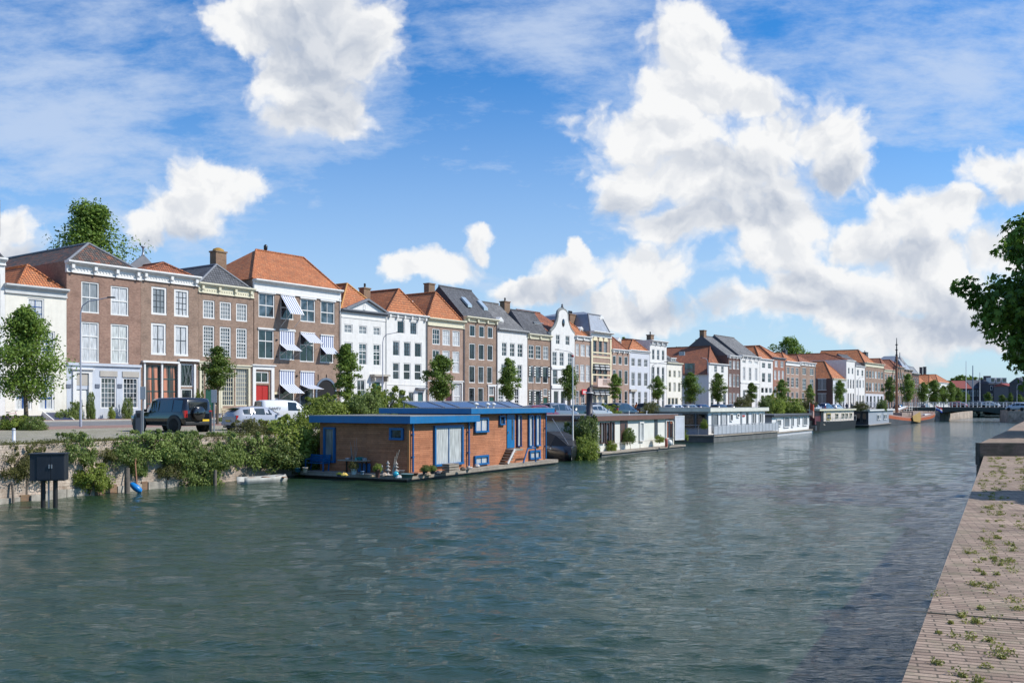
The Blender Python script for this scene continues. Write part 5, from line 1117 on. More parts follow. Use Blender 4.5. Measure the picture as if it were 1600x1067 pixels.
m=MB(); m.box(1.0,1.85,.5,.54,.02,.5); build('blue_board',m,bblue2,o)
tz=p.z+.67
def small(name,px,yo,prof,c,lab,cat,base=tz):
    q=p.to_2d()+ex*px; q=Vector((q.x-ex.y*yo*-1*0+(-ex.y)*yo,q.y+ex.x*yo,base)); m=MB(); m.lathe(prof,(0,0,0),10); o=build(name,m,P('c_'+name+lab[:6],c,.6),loc=q); tag(o,lab,cat)
small('bowl',.55,.25,[(.08,0),(.16,.06),(.17,.1),(.15,.1),(0,.03)],(.5,.42,.42),'pale shell-like bowl at the left of the table','bowl'); small('bowl',1.35,.3,[(.12,0),(.2,.1),(.22,.16),(.2,.16),(0,.04)],(.02,.2,.2),'turquoise bowl with purple flowers on the table','bowl')
small('vase',.8,.25,[(.05,0),(.08,.1),(.05,.2),(.03,.24),(.05,.27),(0,.27)],(.06,.05,.06),'dark vase in the middle of the table','vase'); small('cup',1.15,.2,[(.05,0),(.06,.12),(.05,.13),(0,.1)],(.1,.4,.38),'small turquoise cup on the table','cup'); small('box_planter',1.7,.25,[(.13,0),(.13,.14),(.11,.14),(0,.1)],(.25,.25,.24),'grey tub at the right end of the table','tub')
# bare branch, canes, ball, crates
p=on1(553,738); m=MB(); rr=random.Random(2)
for i in range(6): a=rr.random()*6; m.tube([(0,0,.1),(.1*math.cos(a),.1*math.sin(a),.8),(.2*math.cos(a),.2*math.sin(a),1.3+rr.random()*.6)],[.02,.015,.006],5)
tag(build('bare_branch',m,P('pale_twig',(.35,.28,.25),.9),loc=p),'leafless pale branch standing beside the table','branch')
p=on1(612,743); m=MB(); e2=Vector((ex.x,ex.y,0))
for dx,h in ((.35,1.2),(.22,1.0),(.5,1.35)): m.tube([(0,0,.0),tuple(e2*dx+Vector((0,0,h)))],.012,5)
tag(build('garden_canes',m,P('cane',(.5,.45,.38),.7),loc=p),'three thin canes leaning from a pot at the end wall','canes')
m=MB(); m.lathe([(.0,.0),(.12,.04),(.17,.16),(.12,.28),(0,.33)],(0,0,0),14); tag(build('glass_ball',m,P('turquoise',(.02,.35,.45),.15,coat=1),loc=on1(618.5,746)),'shiny turquoise ball beside the stone lanterns','ball')
o=empty('crate',on1(702,739),B1.ang,'weathered grey wooden crate on the deck before the big window','crate')
m=MB(); 
for y in (0,.44):
    for z in (.02,.17,.32): m.box(0,.95,y,y+.02,z,z+.12)
for x in (0,.93):
    for z in (.02,.17,.32): m.box(x,x+.02,.02,.44,z,z+.12)
build('side_boards',m,deckm,o); m=MB(); m.box(-.02,.97,-.01,.47,.45,.48); build('lid',m,deckm,o)
o=empty('crate',on1(823,714.5),B1.ang,'white plastic box standing beside the blue handrail','box'); m=MB(); m.box(-.45,.1,0,.4,0,.36); build('box',m,white,o,bevel=.02); m=MB(); m.box(-.48,.13,-.03,.43,.36,.42); build('lid',m,white,o,bevel=.015)
rr=random.Random(9)
for i,(px,py,c,lab) in enumerate(((583,746,(.5,.35,.2),'wet driftwood clump on the deck edge'),(600,744,(.42,.33,.25),'tan rock beside the squat lantern'),(684,741,(.06,.06,.07),'dark rock at the left of the crate'),(723,735,(.1,.08,.06),'brown gnarled root right of the crate'),(733,733,(.45,.4,.36),'pale flat stone below the navy downpipe'),(745,730,(.5,.47,.44),'pale block before the low window'),(668,744,(.35,.25,.15),'ochre stone between the dark pots'),(835,713,(.08,.05,.05),'dark rock under the right low window'),(538,744,(.6,.42,.1),'small orange stone before the bench'),(623,748,(.5,.5,.48),'white flat dish by the ball'))):
    m=MB(); n0=10; vs=[]
    m.lathe([(0,0),(.14,.02),(.17,.08),(.12,.16),(.05,.2),(0,.2)],(0,0,0),7,smooth=False); m.v=[(x*rr.uniform(.8,1.3),y*rr.uniform(.8,1.2),z*rr.uniform(.7,1.1)) for x,y,z in m.v]
    tag(build('rock',m,P('rock%d'%i,c,.85,.2),loc=on1(px,py)),lab,'stone','stones and roots on the deck')
# generic houseboat
def houseboat(label,A,Bp,wz,depth,edge,roofz,wallm_,fm,top,ws,ews=[],hull=None,dz=.35,over=.35,ewall=None,x_l=0,fh=.25,extra=None,deckx=.6,el=0,er=0):
    fr,L_=two(A[0],A[1],Bp[0],Bp[1],wz); root=empty('houseboat',fr.p(0,0,0),fr.ang,label,'houseboat')
    zt=zat(roofz[1],fr.Y(roofz[0],-over)); 
    m=MB(); m.box(-deckx-el,L_+deckx+er,-edge,depth+.4,dz-.14,dz,0); m.box(-deckx-el+.15,L_+deckx-.15+er,-edge+.12,depth+.2,-.6,dz-.14,1); build('deck',m,[deckm,hull or tar],root)
    m=MB(); m.box(0,L_,0,depth,dz,zt-fh+.02,0); m.add([(-.004,0,dz),(-.004,depth,dz),(-.004,depth,zt-fh),(-.004,0,zt-fh)],[(0,1,2,3)],1); build('wall',m,[wallm_,ewall or wallm_],root)
    fascia_roof(root,-over-x_l,L_+over,-over,depth+over,zt-fh,zt,fm,top)
    wins_on(root,fr,ws); E=Fr(fr.p(0,depth).xy,fr.ang-math.pi/2); wins_on(root,E,ews,loc=(-.01,depth,0),rot=-math.pi/2)
    H=dict(root=root,fr=fr,L=L_,zt=zt,E=E,dz=dz,depth=depth)
    if extra: extra(H)
    return H
brownf=P('brown_fascia',(.15,.075,.055),.6,.1); wb=P('white_boat_wall',(.74,.74,.73),.6,.05,weather=.12); wc=P('cream_white_boat_wall',(.70,.69,.62),.65,.06,weather=.2)
def text(s,size,m,parent,loc,rot,name='lettering',ext=.01):
    cu=bpy.data.curves.new(name,'FONT'); cu.body=s; cu.size=size; cu.extrude=ext; t_=bpy.data.objects.new('tmp',cu); COL.objects.link(t_); bpy.context.view_layer.update(); me=bpy.data.meshes.new_from_object(t_); bpy.data.objects.remove(t_); me.materials.clear(); me.materials.append(m); o=bpy.data.objects.new(name,me); COL.objects.link(o); o.parent=parent; o.location=loc; o.rotation_euler=rot; return o
def b2(H):
    r,E=H['root'],H['E']; D_=H['depth']
    # board with the boat's name on the fascia above the planted end
    y=lambda px: D_-E.t(px); m=MB(); a,b=y(896),y(923); z1=E.z(905,650.5,-.45); z0=E.z(905,656.5,-.45)
    m.box(-.50,-.46,b,a,z0,z1); o=build('name_board',m,P('board_brown',(.04,.025,.02),.6),r)
    text('TEO 1221',(z1-z0)*.95,white,o,(-.505,a-.3,z0+.1),(R(90),0,-R(90)))
    x=H['fr'].t(921,1.0); zt=H['zt']; m=MB(); zz=zat(604,H['fr'].Y(921,1)); m.lathe([(.26,zt-.02),(.26,zz-.55),(.3,zz-.5),(.3,zz-.42),(.2,zz-.38),(.22,zz-.2),(.08,zz-.05),(0,zz)],(x,1,0),10); c=build('stove_chimney',m,P('purplish_black',(.03,.025,.035),.5),r)
    m=MB(); m.lathe([(.31,zz-.52),(.32,zz-.5),(.31,zz-.45)],(x,1,0),10); build('white_band',m,white,c)
    m=MB()
    for px in (1000,1020,985,970,1044): x=H['fr'].t(px,-.8); m.tube([(x,-.8,.35),(x,-.8,1.0)],.02,5)
    m.tube([(H['fr'].t(955,-.8),-.8,.95),(H['fr'].t(1044,-.8),-.8,1.0)],.015,5); build('rope_rail',m,P('rope',(.35,.3,.22),.9),r)
    for px in (946,1000,1027): x=H['fr'].t(px,-.4); m=MB(); m.lathe([(.04,zt),(.04,zt+.2),(.1,zt+.25),(0,zt+.3)],(x,.6,0),8); build('roof_vent',m,white,r)
H2=houseboat('long cream-white houseboat with brown fascia and a planted end',(930,706),(1053,694.5),.35,6.5,.9,(1060,646.5),wc,brownf,roofg,
 [W1(937,942.5,660,693,1,1,fm=P('brown_frame',(.1,.055,.045),.5),pn=gG),W1(945,950.5,660,693,1,1,fm=MC['brown_frame'],pn=gD2),W1(953,958.5,659,692,1,1,fm=MC['brown_frame'],pn=gD2),DOOR(969,980,656,690,MC['brown_frame'],glz=1),W1(998,1004.5,659,690,1,1,fm=white,pn=gB),DOOR(1022.5,1027,654,684,dgrey),W1(1039,1050,656,686,2,1,fm=white,pn=gO)],hull=concrete,fh=.42,extra=b2,over=.3)
def b3(H):
    r,fr=H['root'],H['fr']; L_=H['L']; m=MB(); dz=H['dz']; e=-1.25; xa,xb=-1.6,L_+1.4; top=dz+1.05
    m.tube([(xa,e,top),(xb,e,top)],.03,6); m.tube([(xa,e,top),(xa,H['depth'],top)],.03,6)
    k=18
    for i in range(k+1): x=xa+(xb-xa)*i/k; m.tube([(x,e,dz-.2),(x,e,top)],.028,5)
    for i in range(5): y=e+(H['depth']-e)*i/5; m.tube([(xa,y,dz-.1),(xa,y,top)],.028,5)
    o=build('railing',m,steel,r); m=MB(); mm=P('frosted_panel',(.45,.47,.50),.35,.1,coat=.3)
    for i in range(k): x=xa+(xb-xa)*i/k; m.box(x+.05,x+(xb-xa)/k-.05,e-.008,e+.008,dz+.08,top-.08)
    build('railing_panels',m,mm,o)
    m=MB(); m.box(fr.t(1159),fr.t(1163.5),-.06,-.02,fr.z(1159,651),fr.z(1159,648.5)); build('red_plate',m,P('red_plate',(.4,.05,.04),.5),r)
    m=MB(); m.box(fr.t(1157),fr.t(1158.5),-.1,-.02,1.2,fr.z(1157,643)); build('drainpipe',m,steel,r)
H3=houseboat('high white houseboat with grey end, black glazing and glass-panelled railing',(1107,690),(1195,682.5),.0,7.5,1.3,(1105,636.8),wb,P('cream_fascia',(.66,.65,.57),.5),roofg,
 [W1(1112,1121,646,675,1,1,fm=steel,pn=gG),W1(1126,1135,645.5,674,1,1,fm=steel,pn=gW),W1(1140,1144,646,658,1,1,fm=white,pn=gD),W1(1150.5,1154.5,646,652,1,1,fm=white,pn=gD),DOOR(1166,1169,645,664,dgrey),W1(1174.5,1177,645,662,1,1,fm=white,pn=gD),W1(1178,1180.5,645,662,1,1,fm=white,pn=gD),W1(1185.5,1188.5,645,661,1,1,fm=white,pn=gD),W1(1189.5,1191.5,645,661,1,1,fm=white,pn=gD)],
 [W1(1067,1086,646,668,1,1,fm=dgrey,pn=gD),W1(1088,1104,646,668,1,1,fm=dgrey,pn=gD)],hull=concrete,dz=.75,ewall=P('slate_blue_wall',(.28,.31,.36),.6),fh=.45,extra=b3,over=.4,el=1.0,er=.8)
def b4(H):
    m=MB(); fr=H['fr']; x=H['L']+.3; m.box(x-.3,x+.5,-.9,-.3,.3,.95); build('gas_locker',m,dgrey,H['root'])
H4=houseboat('low white houseboat with charcoal roof and tall dark windows',(1206,680.5),(1264,674.5),.1,6.0,.6,(1230,647),wb,P('charcoal_fascia',(.05,.052,.06),.7),P('charcoal_roof',(.09,.09,.1),.8),
 [W1(1212.5,1219.5,655,666,1,1,fm=white,pn=gG),W1(1224,1232.5,651,668,1,1,fm=white,pn=gG),W1(1236,1239.5,651,667,1,1,fm=white,pn=gG),W1(1245.5,1248.8,650,665,1,1,fm=white,pn=gG),W1(1254,1260.5,650,665,1,1,fm=white,pn=gG)],hull=P('white_hull',(.5,.51,.53),.6,.1),ewall=P('slate_blue_wall2',(.2,.24,.29),.6),dz=.5,fh=.3,extra=b4)
def b5(H):
    r,fr=H['root'],H['fr']; L_=H['L']; m=MB(); dz=H['dz']
    st=[(-5.2,.2,.5),(-4.2,1.7,.3),(-2,2.6,.1),(L_*.5,2.9,0),(L_+1.5,2.7,.0),(L_+3.2,1.5,.25)]; cy=2.6; rings=[]
    for x,w,rise in st: rings.append([(x,cy-w,dz+.35+rise),(x,cy-w*.93,.0),(x,cy-w*.8,-.5),(x,cy+w*.8,-.5),(x,cy+w*.93,0),(x,cy+w,dz+.35+rise)])
    vs=[p for q in rings for p in q]; fs=[]
    for i in range(len(rings)-1):
        for j in range(5): a=i*6+j; fs.append((a,a+1,a+7,a+6))
        fs.append((i*6+5,i*6,i*6+6,i*6+11))
    fs+= [tuple(range(6)),tuple(range(30,36))]; m.add(vs,fs,0,False); build('hull',m,tar,r)
    m=MB()
    for i in range(12): x=.2+i*(L_/11); m.tube([(x,-.35,dz+.3),(x,-.35,dz+1.15)],.02,5)
    m.tube([(.2,-.35,dz+1.15),(L_+.2,-.35,dz+1.15)],.02,5); build('railing',m,white,r)
    m=MB(); m.box(-3.6,0,.4,5,dz,H['zt']-.3); build('wheelhouse',m,P('maroon_cabin',(.10,.02,.025),.5),r)
H5=houseboat('black-hulled ship houseboat with cream cabin and maroon wheelhouse',(1287,673),(1334,668.5),.0,5.2,.0,(1287,638.8),P('pinkish_cream_wall',(.62,.55,.48),.6,.06),P('ivory_fascia',(.66,.62,.45),.5),roofg,
 [W1(1291,1297,645.5,656,1,1,fm=P('ochre_frame',(.5,.4,.12),.5),pn=gD2)]+ROW(645.5,653,[(1305,1309),(1315,1318.5),(1321,1324),(1327.5,1330.5)],1,1,fm=P('olive_frame',(.4,.4,.3),.6),pn=PMD),dz=1.0,fh=.28,extra=b5,x_l=3.4,deckx=0)
H6=houseboat('grey-blue houseboat with white fascia, dark porch end',(1357,667.5),(1395.5,663.2),.0,7.0,.25,(1357,639.5),P('grey_blue_cladding',(.30,.33,.37),.55,.05),white,roofg,
 ROW(647.5,656,[(1370,1372.5),(1373,1375.5),(1380,1382),(1382.6,1384.6)],1,1,fm=white,pn=PMW),[W1(1337,1345,645,660,1,1,fm=dgrey,pn=gD),W1(1347,1354,645,660,1,1,fm=dgrey,pn=gD)],ewall=P('dark_porch',(.05,.055,.07),.6),dz=.45,fh=.3,over=.3)
# greenery and things on and around the houseboats
shrub(917,44,650,690,('g',1),0,'shaded green climbers on the end of the cream-white houseboat',Yd=54.6,grp='plants on the houseboats'); shrub(893,46,660,700,('g',0),0,'dark shrub between the black sloop and the cream-white houseboat',Yd=56.0,grp='plants on the houseboats')
shrub(868,30,655,694,('y',2),0,'yellow leaved shrub right behind the blue houseboat',Yd=58,grp='plants on the houseboats'); shrub(915,46,682,716,('y',1),0,'bright green plants spilling over the planted bow to the water',Yd=52.3,grp='plants on the houseboats'); shrub(908,30,686,718,('y',0),0,'bright green trailing plants nearest the flagpole',Yd=52.0,grp='plants on the houseboats')
shrub(955,20,689,703,('y',1),0,'yellow-green planter on the cream-white houseboat deck',Yd=56.5,grp='plants on the houseboats'); shrub(980,26,668,690,('g',2),0,'tall flowering bush in a white box on the deck',Yd=58.5,grp='plants on the houseboats'); shrub(1030,18,680,690,('y',1),0,'low plant before the dark door',Yd=62,grp='plants on the houseboats'); shrub(1068,14,671,686,('y',2),0,'yellow bush at the far end of the cream-white deck',Yd=66,grp='plants on the houseboats'); shrub(1100,12,655,668,('y',0),0,'potted shrub on the glass-railed deck',Yd=76,grp='plants on the houseboats')
o=empty('planter_box',ground(967,700,.35),H2['fr'].ang,'pale rounded planter box on the cream-white houseboat deck','planter'); m=MB(); m.box(0,1.9,0,.6,0,1.15); build('box',m,wc,o,bevel=.08); m=MB(); m.box(-.04,1.94,-.04,.64,1.15,1.2); build('rim',m,white,o)
for px,c,lab in ((958,(.35,.34,.32),'grey square tub below the striped windows'),(949,(.4,.38,.3),'pale tub next to the blue tarp'),(1048,(.45,.42,.38),'beige tub near the white open shutter')): pot(px,701 if px<1000 else 693,.3,.5,('t%d'%px,c),lab,grp='tubs on the cream-white houseboat')
m=MB(); m.lathe([(.28,0),(.33,.3),(.2,.8),(.1,1.2),(0,1.25)],(0,0,0),9,smooth=False); m.v=[(x*rr.uniform(.8,1.2),y*rr.uniform(.8,1.2),z) for x,y,z in m.v]; tag(build('blue_tarpaulin',m,P('blue_tarp',(.03,.2,.5),.5),loc=ground(939,703,.35)),'crumpled blue tarpaulin at the bow of the cream-white houseboat','tarpaulin')
m=MB(); m.lathe([(0,0),(.22,.1),(.28,.3),(.2,.52),(0,.6)],(0,0,0),12); tag(build('white_buoy',m,white,loc=ground(1046,697,.35)),'round white float on the deck edge','buoy'); m=MB(); m.lathe([(.09,0),(.12,.1),(.12,.6),(.08,.75),(0,.8)],(0,0,0),10); tag(build('red_fender',m,P('faded_red',(.4,.09,.06),.6),loc=ground(1041,698.5,.35)),'faded red fender standing beside the white float','fender')
p=H2['fr'].p(H2['L']-1.2,-.6,.35); 
o=empty('shutter_panel',p,H2['fr'].ang-.2,'white framed open shutter panel at the far end of the cream-white houseboat','shutter'); m=MB(); m.box(0,1.5,0,.04,.5,2.6); build('panel',m,P('pale_lilac_mesh',(.55,.57,.62),.7),o); m=MB()
for a_ in ((0,.07,0,.05,.45,2.65),(1.43,1.5,0,.05,.45,2.65),(.07,1.43,0,.05,.45,.52),(.07,1.43,0,.05,2.58,2.65)): m.box(*a_[:2],-.02,.06,*a_[4:])
build('frame',m,white,o)
# white flagpole by the black sloop
p=ground(895,712,.3); ztop=zat(558,p.y); m=MB(); m.tube([(0,0,-.5),(0,0,ztop-p.z)],[.07,.035],8); o=empty('flagpole',p,0,'slim white pole with a red tip standing between sloop and houseboat','pole'); build('pole',m,white,o); m=MB(); m.lathe([(0,0),(.08,.04),(.09,.14),(0,.2)],(0,0,ztop-p.z-.02),8); build('tip',m,red,o)
# hull loft for small craft
def hull_mb(L_,Wd,h,bow=.35,n_=12,tr=.75,sheer=.3,dep=.25,flat=.8):
    m=MB(); rings=[]
    for i in range(n_+1):
        f=i/n_; w=Wd/2*min(1,(tr+(1-tr)*math.sin(min(1,f*2)*math.pi/2)))*(1 if f<.55 else math.cos((f-.55)/.45*math.pi/2)**.75*.98+.02); z=h+sheer*(abs(f-.4)/.6)**2; x=f*L_
        rings.append([(x,-w,z),(x+ (0 if f<.9 else bow*(z/h)*.3),-w*.92,z*.35),(x-.02,-w*.6,-dep),(x-.02,w*.6,-dep),(x,w*.92,z*.35),(x,w,z),(x,w*.86,z-.02),(x,w*.8,z*.3),(x,-w*.8,z*.3),(x,-w*.86,z-.02)])
    k=10; vs=[p for q in rings for p in q]; fs=[]
    for i in range(n_):
        for j in range(k): a=i*k+j; b=i*k+(j+1)%k; fs.append((a,b,b+k,a+k))
    fs+=[tuple(reversed(range(k))),tuple(n_*k+j for j in range(k))]; m.add(vs,fs,0,True); return m
a,b=ground(376,748,.25),ground(446,744,.25); o=empty('rowing_boat',(a.x,a.y,0),math.atan2(b.y-a.y,b.x-a.x),'old flat grey rowing boat moored below the shrubs','boat')
build('hull',hull_mb((b-a).length,1.15,.3,sheer=.08,tr=.85),P('peeling_grey_paint',(.36,.36,.33),.7,.3,weather=.5),o); m=MB()
for x in (.6,1.4,2.1): 
    if x<(b-a).length-.2: m.box(x,x+.22,-.5,.5,.24,.27)
build('thwart',m,P('orange_brown_wood',(.3,.14,.07),.7),o)
a=at(893,50.5*K); b=at(858,57.0*K); o=empty('motor_sloop',(b.x,b.y,0),math.atan2(a.y-b.y,a.x-b.x),'black sloop with a taut black cover moored between two houseboats','boat')
build('hull',hull_mb((a-b).length,2.3,.95,sheer=.12,tr=.8),P('navy_black_hull',(.012,.014,.022),.3,.1,coat=.5),o)
L_=(a-b).length; m=MB(); vs=[];fs=[]
for i,x in enumerate((.2,L_*.3,L_*.7,L_*.95)):
    w=(1.1,1.15,1.05,.3)[i]; h=(1.5,1.95,1.75,1.1)[i]; vs+=[(x,-w,1.0),(x,-w*.6,h),(x,w*.6,h),(x,w,1.0)]
for i in range(3):
    for j in range(3): q=i*4+j; fs.append((q,q+4,q+5,q+1))
fs+=[(0,1,2,3),(15,14,13,12)]; m.add(vs,fs); build('cover',m,P('black_cover',(.02,.02,.022),.65,.2),o)
m=MB(); m.box(.3,L_*.8,-1.19,-1.14,.78,.86); m.box(.3,L_*.8,1.14,1.19,.78,.86); build('rubbing_strake',m,white,o)
m=MB(); 
m.tube([at(863,54*K,zat(654,54*K)),at(892,50.6*K,.9)],.025,5); tag(build('gangway_rope',m,steel),'thin stay line above the black sloop','rope')
# ---- barge with the tall mast
a,b=ground(1392,664.5,0),ground(1471,657.5,0); ang=math.atan2(b.y-a.y,b.x-a.x); o=empty('sailing_barge',(a.x,a.y,0),ang,'orange-red sailing barge with tall wooden mast and ochre leeboard','boat'); L_=(b-a).length
bf=Fr(a.xy,ang); m=MB(); rings=[]; n_=14; Wb=5.0
for i in range(n_+1):
    f=i/n_; w=Wb/2*(math.sin(min(1,(f+.06)*4.2)*math.pi/2) if f<.3 else (1 if f<.75 else math.cos((f-.75)/.25*math.pi/2*.8)**.7)); z=1.35+1.0*(abs(f-.5)/.5)**2.2; x=f*L_
    rings.append([(x,2.6-w*.88,z+.0),(x,2.6-w,z-.25),(x,2.6-w,z-.85),(x,2.6-w*.9,-.1),(x,2.6-w*.6,-.5),(x,2.6+w*.6,-.5),(x,2.6+w*.9,-.1),(x,2.6+w,z-.85),(x,2.6+w,z-.25),(x,2.6+w*.88,z)])
k=10; vs=[p for q in rings for p in q]
orr=P('barge_orange',(.42,.10,.03),.5,.12,weather=.2); hullg=P('barge_grey_hull',(.10,.105,.115),.6,.2)
for j in range(k):
    m.add(vs,[(i*k+j,i*k+(j+1)%k,(i+1)*k+(j+1)%k,(i+1)*k+j) for i in range(n_)],0 if j in (1,7) else (2 if j in (0,8,9) else 1))
m.add(vs,[tuple(reversed(range(k))),tuple(n_*k+j for j in range(k))],0); build('hull',m,[orr,hullg,P('barge_deck',(.2,.11,.08),.7)],o)
Ym=bf.Y(1401,2.6); x=bf.t(1401,2.6); zt=zat(528,Ym); m=MB(); m.tube([(x,2.6,1.2),(x,2.6,zt*.62),(x,2.6,zt*.8)],[.30,.24,.16],9,0); m.tube([(x,2.6,zt*.8),(x,2.6,zt)],[.17,.06],8,1); mast=build('mast',m,[P('varnished_mast',(.35,.13,.06),.4),blk],o)
m=MB()
for f in (.66,.74,.8,.86,.92): m.lathe([(.28,zt*f-.1),(.28,zt*f+.1)],(x,2.6,0),8)
build('mast_bands',m,blk,mast); m=MB()
for dx,dy in ((-4.5,0),(7,0),(9,.3),(0,-2.3),(1,-2.4),(1.5,2.4),(-1,2.3)): m.tube([(x+dx,2.6+dy,1.7),(x,2.6,zt*.84)],.035,4)
build('rigging',m,blk,o)
m=MB(); xa=bf.t(1443,1.2); m.box(xa,bf.t(1459,1.2),.9,3.6,1.5,zat(646.3,bf.Y(1450,1.2))); w_=build('wheelhouse',m,white,o); m=MB()
for q in (.3,.55,.8): xx=xa+(bf.t(1459,1.2)-xa)*q; m.box(xx-.35,xx+.25,.86,.9,2.3,3.1)
build('wheelhouse_window',m,gD,w_); m=MB(); m.prism([(bf.t(1424),1.5),(bf.t(1436),2.4),(bf.t(1437.5),.9),(bf.t(1436),.1),(bf.t(1425.5),.5)],-.25,-.1); build('leeboard',m,P('ochre_leeboard',(.42,.27,.08),.6,.15),o)
m=MB(); m.box(bf.t(1407,1.5),bf.t(1422,1.5),1.2,4.2,1.5,2.3); m.box(bf.t(1425,1.5),bf.t(1440,1.5),1.3,4,1.5,2.5); build('hatch_cover',m,P('tan_hatch',(.3,.23,.19),.8,.2),o)
m=MB(); m.tube([(x+.5,2.6,2.6),(x+12,2.6,3.3)],.14,7); build('boom',m,MC['varnished_mast'],o)
m=MB(); m.tube([(x+.8,2.6,2.85),(x+5,2.6,3.2),(x+11,2.6,3.55)],[.3,.36,.2],7); build('furled_sail',m,P('white_sail',(.5,.5,.5),.9),o)
# flags
def flag(p,h,cols,wd,ht,lab,lean=0,limp=False):
    o=empty('flag',p,0,lab,'flag'); m=MB(); m.tube([(0,0,0),(lean,0,h)],.03,6); build('pole',m,white,o); m=MB(); n_=len(cols)
    for i in range(n_):
        for k in range(6):
            x0,x1=lean+wd*k/6,lean+wd*(k+1)/6; y0,y1=.12*math.sin(k*1.3),.12*math.sin((k+1)*1.3); z1=h-ht*i/n_-(.5*wd*k/6 if limp else 0); z1b=h-ht*i/n_-(.5*wd*(k+1)/6 if limp else 0); q=ht/n_
            m.add([(x0,y0,z1-q),(x1,y1,z1b-q),(x1,y1,z1b),(x0,y0,z1),(x0,y0+.015,z1-q),(x1,y1+.015,z1b-q),(x1,y1+.015,z1b),(x0,y0+.015,z1)],[(0,1,2,3),(7,6,5,4)],i)
    build('cloth',m,[P('flag_%s'%c[0],c[1],.8) for c in cols],o)
RW=[('red',(.5,.03,.03)),('white',(.7,.7,.7)),('blue',(.02,.06,.35))]
p=at(1462,168*K,1.6); flag(p,zat(633,168*K)-1.6,[RW[0],RW[1],RW[2]],1.6,1.0,'small red white blue flag at the stern of the barge',limp=True)
p=at(1265,103*K,1.0); flag(p,zat(629,103*K)-1.0,[('rust',(.4,.08,.04)),('pale',(.5,.3,.25))],.7,1.9,'drooping rust-red flag at the end of the low white houseboat',limp=True)
A_=Vector((100,180*K)); dB=Vector((.79,-.61*K)).normalized(); Bf=Fr(A_,math.atan2(dB.y,dB.x)); L_=26
atl=lambda px,Y,z=0.: at(px,Y*K,z)
zl=lambda py,Y: zat(py,Y*K)
# ---------------------------------------------------------------- cars
def paint(n_,c,rough=.25): return P('car_paint_'+n_,c,rough,.02,coat=1,spec=.5)
tyre=P('tyre',(.015,.015,.016),.8,.1); rimm=P('wheel_rim',(.45,.46,.48),.3,.1,metal=.7); rimb=P('black_rim',(.02,.02,.022),.3,.1); carglass=P('car_glass',(.012,.016,.018),.04,.1,coat=1); tail=P('tail_lamp',(.35,.01,.01),.25,.05,coat=1); lampw=P('head_lamp',(.5,.52,.54),.15,.05,coat=1); trimb=P('black_trim',(.02,.02,.02),.55,.1); plate=P('yellow_number_plate',(.75,.5,.03),.4,.02)
# stations: x, bottom, belt, roof, half-width low, belt, roof  (x runs towards the nose)
CARS={
 'suv':(2.0,[(-2.25,.55,1.05,1.06,.86,.84,.80),(-2.2,.45,1.12,1.80,.95,.93,.78),(-2.1,.42,1.12,1.93,.98,.95,.80),(-1.2,.42,1.12,1.97,.99,.96,.80),(.1,.42,1.12,1.96,.99,.96,.79),(.62,.42,1.12,1.90,.99,.95,.76),(1.10,.42,1.12,1.18,.99,.95,.88),(1.15,.42,1.12,1.14,.99,.95,.90),(2.0,.45,1.05,1.08,.97,.93,.86),(2.3,.5,.95,.98,.93,.89,.8),(2.42,.55,.85,.88,.84,.8,.7)],(-1.45,1.5),.41,[(-2.0,-1.3),(-1.2,-.15),(-.05,.62)]),
 'hatch':(1.75,[(-2.1,.4,.85,.87,.75,.7,.6),(-2.0,.3,.95,1.12,.84,.82,.6),(-1.55,.25,.98,1.42,.88,.86,.62),(-.8,.22,.96,1.49,.89,.87,.64),(0,.22,.93,1.5,.89,.87,.64),(.45,.22,.92,1.42,.89,.87,.62),(1.15,.22,.90,.98,.89,.86,.74),(1.7,.24,.82,.88,.86,.82,.7),(2.0,.28,.68,.74,.78,.74,.6),(2.1,.32,.6,.62,.68,.64,.5)],(-1.35,1.35),.31,[(-1.5,-.75),(-.65,.05),(.12,.55)]),
 'mpv':(1.8,[(-2.2,.4,.95,.97,.8,.76,.7),(-2.15,.3,1.0,1.2,.88,.86,.72),(-1.95,.25,1.02,1.6,.9,.88,.72),(-.9,.24,1.0,1.68,.91,.89,.72),(.1,.24,.98,1.66,.91,.88,.70),(.6,.24,.97,1.5,.91,.88,.66),(1.4,.24,.95,1.02,.9,.86,.76),(1.9,.26,.85,.9,.86,.8,.7),(2.2,.3,.65,.68,.76,.7,.6)],(-1.4,1.4),.32,[(-1.9,-1.0),(-.9,.0),(.1,.7)]),
 'van':(1.8,[(-2.2,.35,1.05,1.06,.86,.84,.8),(-2.15,.3,1.1,1.78,.9,.88,.74),(-1.9,.26,1.1,1.85,.91,.89,.75),(-.4,.26,1.08,1.86,.91,.89,.75),(.35,.26,1.06,1.8,.91,.89,.72),(.75,.26,1.05,1.55,.91,.88,.7),(1.3,.26,1.02,1.08,.9,.87,.8),(1.8,.28,.9,.95,.87,.83,.74),(2.1,.32,.7,.74,.8,.75,.62),(2.18,.36,.62,.64,.7,.66,.5)],(-1.4,1.35),.33,[(-.3,.85)]),
}
